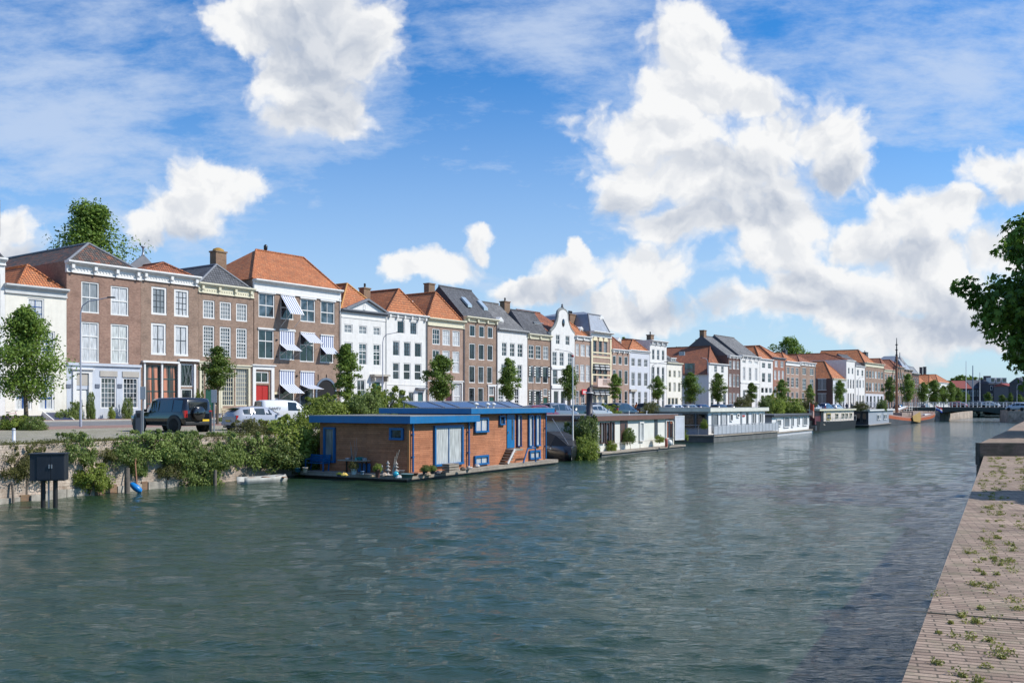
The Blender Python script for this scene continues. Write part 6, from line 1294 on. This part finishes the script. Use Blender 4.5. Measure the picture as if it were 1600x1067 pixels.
def car(kind,p,rz,pm,label,rims=None,plate_c=None,name='parked_car',cat='car',grp='cars parked along the quay',glass=None):
    _,st,ax,wr,sw=CARS[kind]; o=empty(name,p,rz,label,cat,grp); m=MB(); rings=[]
    for x,zb,zl,zt,wl,wb,wt in st:
        up=zt-zl>.12; zm=zb+(zl-zb)*.55
        half=[(0,zb),(wl*.85,zb),(wl,zb+.08),(wl*1.01,zm),(wb,zl),(wt+(wb-wt)*.12 if up else wt,zt-.07 if up else zt-.01),(wt*.86,zt),(0,zt+.02)]
        rings.append([(x,y,z) for y,z in half]+[(x,-y,z) for y,z in half[-2:0:-1]])
    k=len(rings[0]); vs=[q for r in rings for q in r]; fs=[];mi=[]
    m.add(vs,[(i*k+j,i*k+(j+1)%k,(i+1)*k+(j+1)%k,(i+1)*k+j) for i in range(len(st)-1) for j in range(k)],0,True)
    m.add(vs,[tuple(reversed(range(k))),tuple((len(st)-1)*k+j for j in range(k))],0)
    for a in ax:   # dark wheel housings
        for s in (1,-1): m.lathe([(0,0),(wr*1.22,0),(wr*1.22,.02),(0,.02)],(a,s*st[3][4]*1.005-(.02 if s<0 else 0)+ (0.004*s),wr*1.02),16,1,'y')
    m.box(st[1][0],st[-2][0],-st[3][4]*.9,st[3][4]*.9,st[3][1]-.05,st[3][1]+.05,1)
    b=build('body',m,[pm,trimb],o)
    def lerp(x):
        for q,r in zip(st,st[1:]):
            if q[0]<=x<=r[0]: f=(x-q[0])/(r[0]-q[0]); return [q[i]+(r[i]-q[i])*f for i in range(7)]
    g=carglass
    for s in (1,-1):
        for (a,c) in sw:
            n_=4; m=MB(); vs=[]
            for i in range(n_+1):
                x,zb,zl,zt,wl,wb,wt=lerp(a+(c-a)*i/n_); zt2_=zt-.12; top=wt+(wb-wt)*.16; 
                if zt2_-zl<.06: zt2_=zl+.06
                f=.06/(zt-zl) if zt>zl+.1 else 0
                vs+=[(x,s*(wb+.012-(wb-top)*f),zl+.05),(x,s*(top+.016),zt2_)]
            m.add(vs,[(2*i,2*i+2,2*i+3,2*i+1) if s<0 else (2*i,2*i+1,2*i+3,2*i+2) for i in range(n_)]); build('side_window',m,g,o)
    # windscreen between the last roof station and the first bonnet station; rear screen likewise
    ir=[i for i,q in enumerate(st) if q[3]-q[2]>.3]; f0,f1=st[ir[-1]],st[ir[-1]+1]; r1,r0=st[ir[0]],st[ir[0]-1]
    def scr(A,B,dx):
        m=MB(); ya,yb=A[6]*.84,B[6]*.95; m.add([(A[0]+dx+.03*(B[0]-A[0]),-ya,A[3]-.03),(A[0]+dx+.03*(B[0]-A[0]),ya,A[3]-.03),(B[0]+dx,yb,B[3]+.04),(B[0]+dx,-yb,B[3]+.04)],[(0,1,2,3),(3,2,1,0)]); m.v=[(x,y,z+.025) for x,y,z in m.v]; build('windscreen' if dx>0 else 'rear_window',m,g,o)
    scr(f0,f1,.02)
    if kind!='suv': 
        A,B=(r1 if r1[3]>1.3 else st[ir[0]+1]),r0; A=st[ir[0]+1] if A is r1 and r1[3]<1.3 else A; scr(A,(B[0],0,0,max(B[3],B[2])+.12,0,0,B[6]),-.02)
    else:
        m=MB(); x=st[1][0]-.03; m.box(x-.015,x,-.62,.62,1.25,1.72); build('rear_window',m,g,o); m=MB(); m.lathe([(0,0),(.36,0),(.4,.04),(.4,.16),(.36,.2),(0,.2)],(x-.22,.05,1.08),18,0,'x'); w=build('spare_wheel',m,pm,o)
    for s in (1,-1):
        m=MB(); x,h=st[1][0],st[1][2]; m.box(x-.05,x+.1,s*st[1][4]*.78,s*st[1][4]*1.0,h-.28,h+(.0 if kind=='hatch' else .12)); build('tail_lamp',m,tail,o)
        m=MB(); q=st[-2]; m.box(q[0]-.1,q[0]+.05,s*q[4]*.55,s*q[4]*.98,q[2]-.16,q[2]-.02); build('headlamp',m,lampw,o)
        m=MB(); q=lerp(st[ir[-1]+1][0]-.22); m.box(q[0]-.05,q[0]+.06,s*(q[5]+.03),s*(q[5]+.2),q[2]+.03,q[2]+.2); build('wing_mirror',m,pm if kind!='suv' else trimb,o,bevel=.02)
        for a in ax:
            y=s*(st[3][4]-.1); m=MB(); m.lathe([(wr*.62,-.11),(wr*.95,-.11),(wr,-.06),(wr,.06),(wr*.95,.11),(wr*.62,.11)],(0,0,0),20,0,'y'); m.xf(Matrix.Translation((a,y+.03*s,wr))); w=build('wheel',m,tyre,o)
            r=MB(); r.lathe([(.0,.06*s),(wr*.2,.07*s),(wr*.25,.05*s)],(a,y+.04*s,wr),10,0,'y')
            for i in range(6):
                t=i*math.pi/3; r.bar((a,y+.09*s,wr),(a+wr*.6*math.cos(t),y+.10*s,wr+wr*.6*math.sin(t)),.07,.03)
            r.lathe([(wr*.56,.06*s),(wr*.66,.08*s),(wr*.66,.0)],(a,y+.03*s,wr),20,0,'y'); r.lathe([(0,0),(wr*.6,0)],(a,y+.02*s,wr),20,1,'y'); build('rim',r,[rims or rimm,trimb],w)
    m=MB(); x=st[0][0]-.03; z=.62 if kind=='suv' else .55; m.box(x-.02,x,-.26 if kind!='suv' else -.75,.26 if kind!='suv' else -.25,z,z+.11); build('number_plate',m,plate,o)
    m=MB(); m.box(st[0][0]-.04,st[0][0]+.25,-st[1][4]*.95,st[1][4]*.95,.32 if kind!='suv' else .42,.5 if kind!='suv' else .6); build('bumper',m,trimb if kind in('suv',) else pm,o,bevel=.03); m=MB(); m.box(st[-1][0]-.2,st[-1][0]+.03,-st[-1][4]*.95,st[-1][4]*.95,.3 if kind!='suv' else .45,.45 if kind!='suv' else .62); build('bumper',m,trimb if kind in('suv',) else pm,o,bevel=.03)
    return o
UH=FC.ang
# the black off-roader shows its left... it stands with its tail towards the right of the photo
p=atl(268,43.2); p.z=gz(p); o=car('suv',p,R(148),paint('black',(.006,.006,.008),.18),'black boxy off-roader with a spare wheel on its tail and yellow plate',rims=rimb,grp='cars near the quay edge')
for s in (1,-1):
    for a in (-1.45,1.5): m=MB(); m.lathe([(.50,-.02),(.58,-.02),(.58,.03),(.5,.03)],(a,s*1.0,.42),20,0,'y'); build('wheel_arch',m,trimb,o)
o.scale=(1.08,1.05,1.03)
p=atl(402,46.5); p.z=gz(p); car('hatch',p,UH-R(6),paint('silver_white',(.34,.36,.41)),'silvery white hatchback half hidden by the shrubs',grp='cars near the quay edge')
p=atl(423,56); p.z=gz(p); car('hatch',p,UH-R(6),paint('white2',(.5,.52,.54)),'white hatchback parked just ahead of the silvery one',grp='cars near the quay edge')
p=atl(449,51.5); p.z=gz(p)+.05; o=car('van',p,UH-R(18),paint('van_white',(.72,.73,.74)),'white delivery van with black lettering on its side panel',grp='cars near the quay edge',name='delivery_van',cat='van')
t=text('DANTY',.27,blk,o,(-1.75,-.905,1.18),(R(84),0,0),ext=.004)
p=atl(500,64); p.z=gz(p); car('hatch',p,UH,paint('dark_teal',(.02,.04,.05)),'dark car parked before the arched passage',grp='cars near the quay edge')
CL=[(843,62,'hatch','wine',(.16,.015,.02),'wine red car showing over the end of the blue houseboat'),(872,64,'mpv','steel_grey',(.13,.15,.19),'steel grey people carrier above the black sloop'),(906,69,'hatch','pine',(.01,.03,.03),'very dark green car behind the white flagpole'),
(938,76,'mpv','graphite',(.03,.035,.045),'graphite people carrier behind the silver hatchback'),(930,70,'hatch','silver',(.35,.37,.38),'silver hatchback beside the stove chimney'),(972,77,'mpv','deepblue',(.012,.02,.035),'deep blue estate car with red rear lamp'),(1018,85,'mpv','black2',(.015,.015,.018),'black people carrier near the person in orange'),
(1056,92,'hatch','white3',(.6,.61,.63),'white car roof at the left of the white houseboat roof'),(1078,97,'hatch','grey3',(.2,.21,.23),'grey car between the white and the navy one'),(1097,100,'hatch','navy3',(.01,.02,.09),'navy blue car before the shaded white flank'),(1125,106,'hatch','dark4',(.03,.03,.035),'dark car under the full round tree'),
(1148,112,'hatch','grey5',(.25,.26,.28),'light grey car behind the long white roof'),(1232,125,'hatch','dark6',(.02,.025,.03),'dark car beside the bright green bushes'),(1272,132,'hatch','white7',(.55,.56,.58),'white car right of the rust-red flag'),(1290,135,'mpv','blue8',(.03,.06,.15),'blue people carrier before the dark brick flank'),
(1306,139,'hatch','silver9',(.45,.48,.5),'silver car under the corner house tree'),(1405,175,'hatch','blk10',(.02,.02,.02),'black car near the foot of the mast'),(1444,190,'mpv','dk11',(.03,.03,.035),'dark car by the bridge end')]
CM={}
for px,Yd,k,cn,c,lab in CL:
    p=atl(px,Yd); p.z=gz(p)+.12; car(k,p,UH-R(4),paint(cn,c),lab)
for px,Yd,c,lab in ((1548,182,(.5,.5,.52),'silver car crossing the bridge'),(1532,184,(.03,.03,.04),'dark car crossing the bridge'),(1498,188,(.35,.02,.02),'red car crossing the bridge')):
    p=atl(px,Yd); p.z=3.32; car('hatch',p,Bf.ang,paint('b%d'%px,c),lab,grp='cars on the bridge')
p=atl(1590,150); p.z=2.71; car('mpv',p,UH+1.2,paint('paleblue',(.42,.5,.6)),'pale blue car parked on the right bank by the bridge',grp='cars on the right bank')
for px,Yd,c,lab in ((1562,250,(.3,.3,.32),'grey car on the far bank'),(1580,255,(.5,.5,.5),'white car on the far bank'),(1537,250,(.05,.05,.06),'black car on the far bank')):
    p=atl(px,305); p.z=2.2; car('hatch',p,.1,paint('f%d'%px,c),lab,grp='cars on the far bank')
# ---------------------------------------------------------------- bridge
o=empty('bridge',(A_.x,A_.y,0),Bf.ang,'dark green arched bridge with white railings across the canal end','bridge')
z=lambda px,py: Bf.z(px,py)
zt=3.35; m=MB(); n_=24; xs=np.linspace(-3,24,n_+1); xl,xr=Bf.t(1466),Bf.t(1562)
def zb(x): 
    if x<xl or x>xr: return 1.7
    f=(x-xl)/(xr-xl); return 1.75+.75*math.sin(f*math.pi)**.8
poly_=[(-3,zt-.1)]+[(x,zb(x)) for x in xs]+[(24,zt-.1)]
m.prism(poly_,0,.5); m.prism(poly_,8,8.5); build('girder',m,P('dark_green_iron',(.008,.045,.045),.45,.1),o)
m=MB(); m.box(-14,40,-.1,8.6,zt-.1,zt); build('deck',m,asph,o)
m=MB(); 
for y in (0,8.5):
    k=27
    for i in range(k+1): x=-13+i*52/k; m.box(x-.09,x+.09,y-.08,y+.08,zt,zt+1.25)
    for h in (.55,.9,1.2): m.box(-13,39,y-.04,y+.04,zt+h-.05,zt+h+.05)
build('railing',m,white,o)
m=MB(); m.box(-3.5,xl,.6,7.9,-1,zt-.12); build('abutment',m,wallm,o)
m=MB(); m.box(xr,25,.6,7.9,-1,zt-.12); build('abutment',m,wallm,o)
# railings on the approach along the left bank
a=atl(1408,174,2.35); b=atl(1437,182,2.6)
o=empty('white_railing',a,math.atan2(b.y-a.y,b.x-a.x),'white post and rail fence leading to the bridge','railing'); Lr=(b-a).length; m=MB()
for h in (.5,1.05): m.box(0,Lr,-.04,.04,h,h+.09)
build('rail',m,white,o); 
for i in range(8): m=MB(); x=Lr*i/7; m.box(x-.08,x+.08,-.06,.06,0,1.2); build('post',m,white,o)
# masts beyond the bridge
for px,yt,Yd,wd,c,lab in ((1509.5,564,228,.16,(.75,.76,.78),'thin white mast, left of the three beyond the bridge'),(1520,571,235,.26,(.2,.28,.36),'thicker blue-grey mast, middle of the three'),(1531,582,240,.2,(.6,.62,.64),'shorter white mast, right of the three')):
    p=atl(px,Yd,0); o=empty('sailing_boat',p,.9,'moored boat with '+lab,'boat'); h=hull_mb(9,2.8,1.0,sheer=.2); h.v=[(x-5,y,z_) for x,y,z_ in h.v]; build('hull',h,P('boat_hull%d'%px,(.02,.07,.07) if px>1515 else (.55,.56,.58),.4),o)
    m=MB(); m.tube([(0,0,.5),(0,0,zl(yt,Yd))],[wd,wd*.5],7); build('mast',m,P('mast%d'%px,c,.4,.05),o); m=MB(); m.box(-3,1,-.8,.8,.95,1.7); build('cabin',m,white,o,bevel=.1); m=MB(); m.tube([(0,0,2.4),(-4,0,2.5)],.12,6); build('boom',m,white,o)
for px,py,lab in ((1539,643.5,'small white motor boat beyond the bridge opening'),(1546,642.5,'pale motor boat behind the small white one')):
    p=ground(px,py,0); o=empty('motor_boat',p,.9,lab,'boat'); build('hull',hull_mb(5.5,2.1,.9,sheer=.2),white,o); m=MB(); m.box(1.2,3.4,-.7,.7,.9,1.6); build('cabin',m,gD2,o,bevel=.08)
# far bank blocks
def block(px0,px1,yt,Yd,wallm_,roofm,label,rows,cols,zr=2.2,yr=None,D=12,gable=None,fm=white,zg=2.2,rk='gab'):
    a,b=atl(px0,Yd),atl(px1,Yd); W_=b.x-a.x; o=empty('building',(a.x,Yd*K,zg),0,label,'building'); ze=zl(yt,Yd)-zg; m=MB()
    m.box(0,W_,0,D,-.5,ze); build('wall',m,wallm_,o); zr_=zl(yr,Yd+D/2)-zg if yr else ze+4
    m=MB()
    if rk=='gab': m.add([(-.3,-.3,ze),(W_+.3,-.3,ze),(W_+.3,D+.3,ze),(-.3,D+.3,ze),(-.3,D/2,zr_),(W_+.3,D/2,zr_)],[(0,1,5,4),(2,3,4,5),(0,4,3),(1,2,5),(0,3,2,1)])
    else: m.add([(-.3,-.3,ze),(W_+.3,-.3,ze),(W_+.3,D+.3,ze),(-.3,D+.3,ze),(D*.4,D/2,zr_),(W_-D*.4,D/2,zr_)],[(0,1,5,4),(2,3,4,5),(0,4,3),(1,2,5),(0,3,2,1)])
    build('roof',m,roofm,o)
    for r in range(rows):
        for c in range(cols):
            z0=ze*(r+.25)/rows; z1=ze*(r+.82)/rows; x=W_*(c+.5)/cols; w=min(1.6,W_/cols*.5)
            f=MB(); f.box(x-w/2,x+w/2,-.06,0,z0,z1); fo=build('window',f,fm,o); g=MB(); g.box(x-w/2+.15,x+w/2-.15,-.09,-.06,z0+.15,z1-.12); build('pane',g,gD if rnd.random()<.6 else gG,fo)
    return o,W_,ze,zr_
dbr=P('dark_far_brick',(.075,.07,.08),.85,.2); sl2=P('far_slate',(.05,.055,.075),.7,.2,vs=.3); rd2=P('far_red_tiles',(.24,.05,.04),.8,.15)
block(1497,1520,607,318,dbr,rd2,'dark brick far building with a dull red roof, left of the masts',2,5,yr=595)
block(1520,1546,607,318,dbr,sl2,'low dark slate-roofed far building between the masts',2,5,yr=594)
o,W_,ze,zr_=block(1546,1576,600,312,dbr,sl2,'dark brick far apartment house with white dormers',3,5,yr=593)
for i in range(3): m=MB(); x=W_*(.2+.3*i); m.box(x-1,x+1,.4,4,ze+.5,ze+2.8); d=build('dormer',m,white,o); m=MB(); m.box(x-.7,x+.7,.34,.4,ze+.9,ze+2.5); build('pane',m,gD2,d)
m=MB(); m.box(W_*.1,W_*.1+2.4,5,7,ze+2,zl(587,315)-2.2); build('chimney',m,dbr,o)
block(1576,1602,603,300,P('grey_far_brick',(.14,.13,.14),.85,.2),P('far_red_parapet',(.3,.06,.05),.8),'grey far building with red-edged roof at the right edge',3,4,yr=599)
block(1602,1640,598,290,dbr,sl2,'far building just outside the right edge',3,5,yr=590)
# lamps
def lamp(px,Yd,ytop,armpx,label,z0=None,arm_y=None,hang=False,grp='street lamps'):
    p=atl(px,Yd); p.z=gz(p) if z0 is None else z0; h=zl(ytop,Yd)-p.z; o=empty('street_lamp',p,0,label,'street lamp',grp)
    dx=(armpx-px)*Yd*K/F; m=MB(); m.tube([(0,0,0),(0,0,1.1),(0,0,1.15),(0,0,h*.9),(dx*.06,0,h*.96),(dx*.25,0,h*.995),(dx*.9,0,h+.1*abs(dx))],[.09,.09,.065,.045,.04,.036,.03],8); build('pole',m,P('lamp_pole_grey',(.33,.35,.42),.45,.1),o)
    m=MB(); z=h+.1*abs(dx); m.box(dx*.88,dx*1.12,-.12,.12,z-.03,z+.07); build('lamp_head',m,dgrey,o,bevel=.03); return o
lamp(126,48.5,470,174,'tall grey street lamp in front of the brown brick house with the mossy roof')
lamp(598,FC.Y(598,-4)/K,522,622,'street lamp between the pedimented white house and its plain neighbour')
lamp(897,FC.Y(897,-5)/K,549,870,'street lamp with its arm over the bell-gabled white house'); lamp(1018,FC.Y(1018,-5)/K,568,1041,'street lamp before the taller bracketed white house'); lamp(1106,FC.Y(1107,-14)/K,560,1096,'pale lamp post at the corner of the side street'); lamp(1341,FC.Y(1341,-6)/K,590,1348,'street lamp before the stepped white house'); lamp(1589,152,600,1596,'pale lamp post on the right bank by the bridge',z0=2.7)
# signs, posts
def signpost(px,Yd,y0,y1,w,label,plates):
    p=atl(px,Yd); p.z=gz(p)-.05; o=empty('sign_post',p,R(8),label,'sign','parking signs'); m=MB(); m.tube([(0,0,0),(0,0,zl(y0,Yd)-p.z)],.035,8); build('pole',m,steel,o)
    for (a,b,mm) in plates: m=MB(); m.box(-w/2,w/2,-.05,-.02,zl(b,Yd)-p.z,zl(a,Yd)-p.z); build('sign_plate',m,mm,o,bevel=.01)
sg=P('sign_back_grey',(.30,.33,.37),.5,.08)
signpost(223.5,38.2,604,676,.27,'grey parking sign on a steel pole beside the parking meter',[(604,624,sg)]); signpost(334.5,39,609,672,.30,'grey sign on a steel pole behind the tail of the off-roader',[(609,629,sg)])
p=atl(217,38.6); p.z=gz(p); o=empty('parking_meter',p,.1,'dark grey parking meter pillar at the quay','parking meter'); m=MB(); m.box(-.15,.15,-.12,.12,0,1.35); build('housing',m,P('meter_grey',(.07,.08,.10),.5,.1),o,bevel=.02); m=MB(); m.box(-.08,.1,-.135,-.12,.98,1.2); build('screen',m,gD2,o)
p=atl(329,39.2); p.z=gz(p); o=empty('cable_post',p,.1,'narrow dark post next to the grey sign','post'); m=MB(); m.box(-.06,.06,-.06,.06,0,1.3); build('post',m,dgrey,o,bevel=.01)
p=atl(21.5,30.4); p.z=2.3; o=empty('bollard',p,0,'short white bollard near the quay edge','bollard'); m=MB(); m.lathe([(.07,-.1),(.07,.66),(.06,.69),(0,.7)],(0,0,0),12); build('post',m,P('bollard_white',(.58,.6,.64),.5),o); m=MB(); m.lathe([(.073,.6),(.073,.66)],(0,0,0),12); build('ring',m,lead,o)
# black cabinet on posts over the water
p=atl(78,27.6); p.z=0; cf=R(12); o=empty('electric_cabinet',p,cf,'black double-door electrical cabinet standing on posts in the water','cabinet'); z0,z1=zl(751,27.6),zl(708,27.6); kb=P('cabinet_black',(.018,.022,.032),.45,.2,weather=.15)
m=MB(); m.box(-.72,.52,0,.62,z0,z1-.05); build('housing',m,kb,o,bevel=.01); m=MB(); m.box(-.76,.56,-.05,.66,z1-.05,z1); build('roof',m,kb,o); m=MB(); m.add([(-.72,0,z0),(-.72,.62,z0),(-.72,.62,z1-.06),(-.72,0,z1-.06)],[(0,1,2,3)])
for a,b,hx in ((-.46,.02,-.02),(.03,.5,.07)): m=MB(); m.box(a,b,-.025,0,z0+.05,z1-.12); d=build('door',m,kb,o,bevel=.006); m=MB(); m.box(hx-.02+.0,hx+.02,-.06,-.025,(z0+z1)/2-.05,(z0+z1)/2+.1); build('handle',m,steel,d)
for x in (-.32,-.12,.12): m=MB(); m.tube([(x,.3,-1),(x,.3,z0)],.09 if x!=-.12 else .035,8); build('leg',m,tar if x!=-.12 else steel,o)
# mooring posts
wd=P('weathered_post',(.13,.11,.09),.9,.3,vs=6,bump=.6); 
for px,py,dx,h,r,lab in ((22,786,-.12,.85,.05,'thin grey stake leaning at the far left waterline'),(16,785,-.02,.72,.045,'short dark stake beside the thin grey one'),(40,783,.08,1.15,.06,'dark stake just left of the black cabinet'),(44,782,.2,1.35,.055,'leaning dark stake touching the black cabinet'),(199,771,-.03,1.15,.13,'thick dark mooring post left of the blue buoy'),(336,758,0,.75,.09,'dark post at the wall between the brambles and the rowing boat'),(450,742,.0,.6,.07,'post between the rowing boat and the houseboat')):
    p=ground(px,py,0); m=MB(); m.tube([(0,0,-1),(dx*.4,0,h*.5),(dx,.05,h)],[r,r,r*.9],8); tag(build('mooring_post',m,wd,loc=p),lab,'post','mooring posts')
p=ground(214,769,0); o=empty('mooring_buoy',p,0,'bright blue elongated buoy hanging from a rusty rope at the wall','buoy'); m=MB(); m.lathe([(0,-.32),(.12,-.26),(.16,0),(.12,.26),(.04,.34),(0,.36)],(0,0,0),14); m.xf(Matrix.Translation((0,-.1,.22))@Matrix.Rotation(R(-52),4,'Y')); build('float',m,P('buoy_blue',(.01,.2,.55),.35,.05),o)
m=MB(); m.tube([(.03,-.08,.3),(-.05,.05,.7),(-.18,.25,1.3),(-.2,.4,1.7)],.035,6); build('rope',m,P('rusty_rope',(.3,.15,.09),.9),o)
m=MB(); m.tube([(0,0,.0),(.3,.15,.45),(1.2,.2,.1)],.03,6); 
# stone bench and plant tubs at the slate-roofed house
p=FC.p(FC.t(346.5,-1.2),-1.2,2.76); slatbench(p,FC.ang,1.9,P('pale_oak',(.45,.37,.24),.7,.15),'pale wooden bench against the house under the big small-paned window')
p=FC.p(FC.t(342,-1.3),-1.3,2.76); m=MB(); m.lathe([(.2,0),(.28,.35),(.3,.4),(.24,.4),(0,.34)],(0,0,0),12); tag(build('plant_tub',m,lead,loc=p),'grey tub at the left of the pale wooden bench','tub')
# bicycle at the far left
def bicycle(p,rz,c,label):
    o=empty('bicycle',p,rz,label,'bicycle'); r=.34
    for x in (0,1.08):
        m=MB(); m.lathe([(r-.02,-.018),(r,-.012),(r,.012),(r-.02,.018),(r-.02,-.018)],(0,0,0),22,0,'y'); m.xf(Matrix.Translation((x,0,r)));
        for i in range(10): a=i*math.pi/5; m.bar((x,0,r),(x+r*math.cos(a),0,r+r*math.sin(a)),.004)
        build('wheel',m,tyre,o)
    m=MB(); fm=P('bike_'+label[:5],c,.35)
    for a,b in (((0,0,r),(.42,0,.3)),((0,0,r),(.32,0,.78)),((.42,0,.3),(.28,0,.85)),((.42,0,.3),(.92,0,.72)),((.3,0,.8),(.9,0,.84)),((1.08,0,r),(.88,0,.95))): m.tube([a,b],.017,6)
    build('frame',m,fm,o); m=MB(); m.tube([(.72,-.25,1.0),(.85,-.22,1.03),(.88,0,1.0),(.85,.22,1.03),(.72,.25,1.0)],.014,6); build('handlebar',m,blk,o); m=MB(); m.prism([(.12,.88),(.16,.94),(.36,.92),(.4,.89)],-.08,.08); build('saddle',m,blk,o); return o
p=atl(8,50); p.z=gz(p); bicycle(p,UH+.3,(.35,.02,.12),'dark pink bicycle leaning by the front at the left picture edge'); p=atl(1480,170,2.4); 
p=atl(1428,172,2.45); bicycle(p,.5,(.02,.02,.02),'black bicycle parked near the foot of the barge mast')
# ---------------------------------------------------------------- people (small, far)
def person(p,rz,top,legs,label,h=1.72,stride=.2,hair=(.05,.03,.02)):
    o=empty('person',p,rz,label,'person'); s=h/1.75
    V=[(0,0,.98),(0,0,1.18),(0,0,1.40),(0,0,1.52),(0,0,1.62),(0,0,1.72),
       (.0,.10,.92),(stride*.5,.11,.50),(stride*.4-.1,.11,.08),(stride*.4+.06,.11,.03),(0,-.10,.92),(-stride*.3,-.11,.5),(-stride,-.11,.1),(-stride+.16,-.11,.03),
       (0,.19,1.42),(-.05,.25,1.14),(.06,.26,.92),(0,-.19,1.42),(.05,-.25,1.14),(.14,-.24,.94)]
    E=[(0,1),(1,2),(2,3),(3,4),(4,5),(0,6),(6,7),(7,8),(8,9),(0,10),(10,11),(11,12),(12,13),(2,14),(14,15),(15,16),(2,17),(17,18),(18,19)]
    rad=[.15,.14,.155,.06,.095,.075,.10,.075,.05,.045,.10,.075,.05,.045,.07,.05,.035,.07,.05,.035]
    me=bpy.data.meshes.new('body'); me.from_pydata([(a*s,b*s,c*s) for a,b,c in V],E,[]); b=bpy.data.objects.new('body',me); COL.objects.link(b); b.parent=o
    me.materials.append(legs); me.materials.append(top)
    sk=b.modifiers.new('s','SKIN'); sk.use_smooth_shade=True
    for i,r in enumerate(rad): me.skin_vertices[0].data[i].radius=(r*s,r*s*(.8 if i<3 else 1))
    me.skin_vertices[0].data[0].use_root=True
    su=b.modifiers.new('u','SUBSURF'); su.levels=su.render_levels=1
    m=MB(); m.lathe([(.19,.95),(.17,1.15),(.2,1.38),(.14,1.5),(.075,1.54)],(0,0,0),12); m.v=[(x*.8*s,y*1.1*s,z*s) for x,y,z in m.v]
    for sg_ in (1,-1): m.tube([(0,sg_*.2*s,1.43*s),(-.02*sg_,sg_*.26*s,1.15*s),(.08*s,sg_*.26*s,1.0*s)],[.08*s,.065*s,.05*s],8)
    build('top',m,top,o); m=MB(); m.lathe([(.10,1.62),(.115,1.68),(.1,1.76),(.04,1.8),(0,1.805)],(-.015,0,0),10); m.v=[(x*s,y*s,z*s) for x,y,z in m.v]; build('hair',m,P('hair%.2f'%hair[0],hair,.8),o)
    me.materials.clear(); me.materials.append(legs); return o
jeans=P('dark_trousers',(.03,.035,.05),.8)
for px,Yd,rz,c,lab in ((994.5,88,.8,('orange',(.65,.16,.04)),'person in an orange jacket standing behind the roof of the cream-white houseboat'),(1314,150,2.2,('black',(.02,.02,.02)),'person in black walking behind the cream houseboat cabin'),(1323,152,1.2,('navy',(.03,.04,.08)),'person in navy next to the walker in black'),(1282,140,.4,('grey',(.1,.1,.11)),'person in grey behind the maroon wheelhouse'),(1331,156,2.0,('slate',(.06,.08,.12)),'person in slate blue at the right of the small group')):
    p=atl(px,Yd); p.z=gz(p)+.1; person(p,rz,P('top_'+c[0],c[1],.8),jeans,lab)
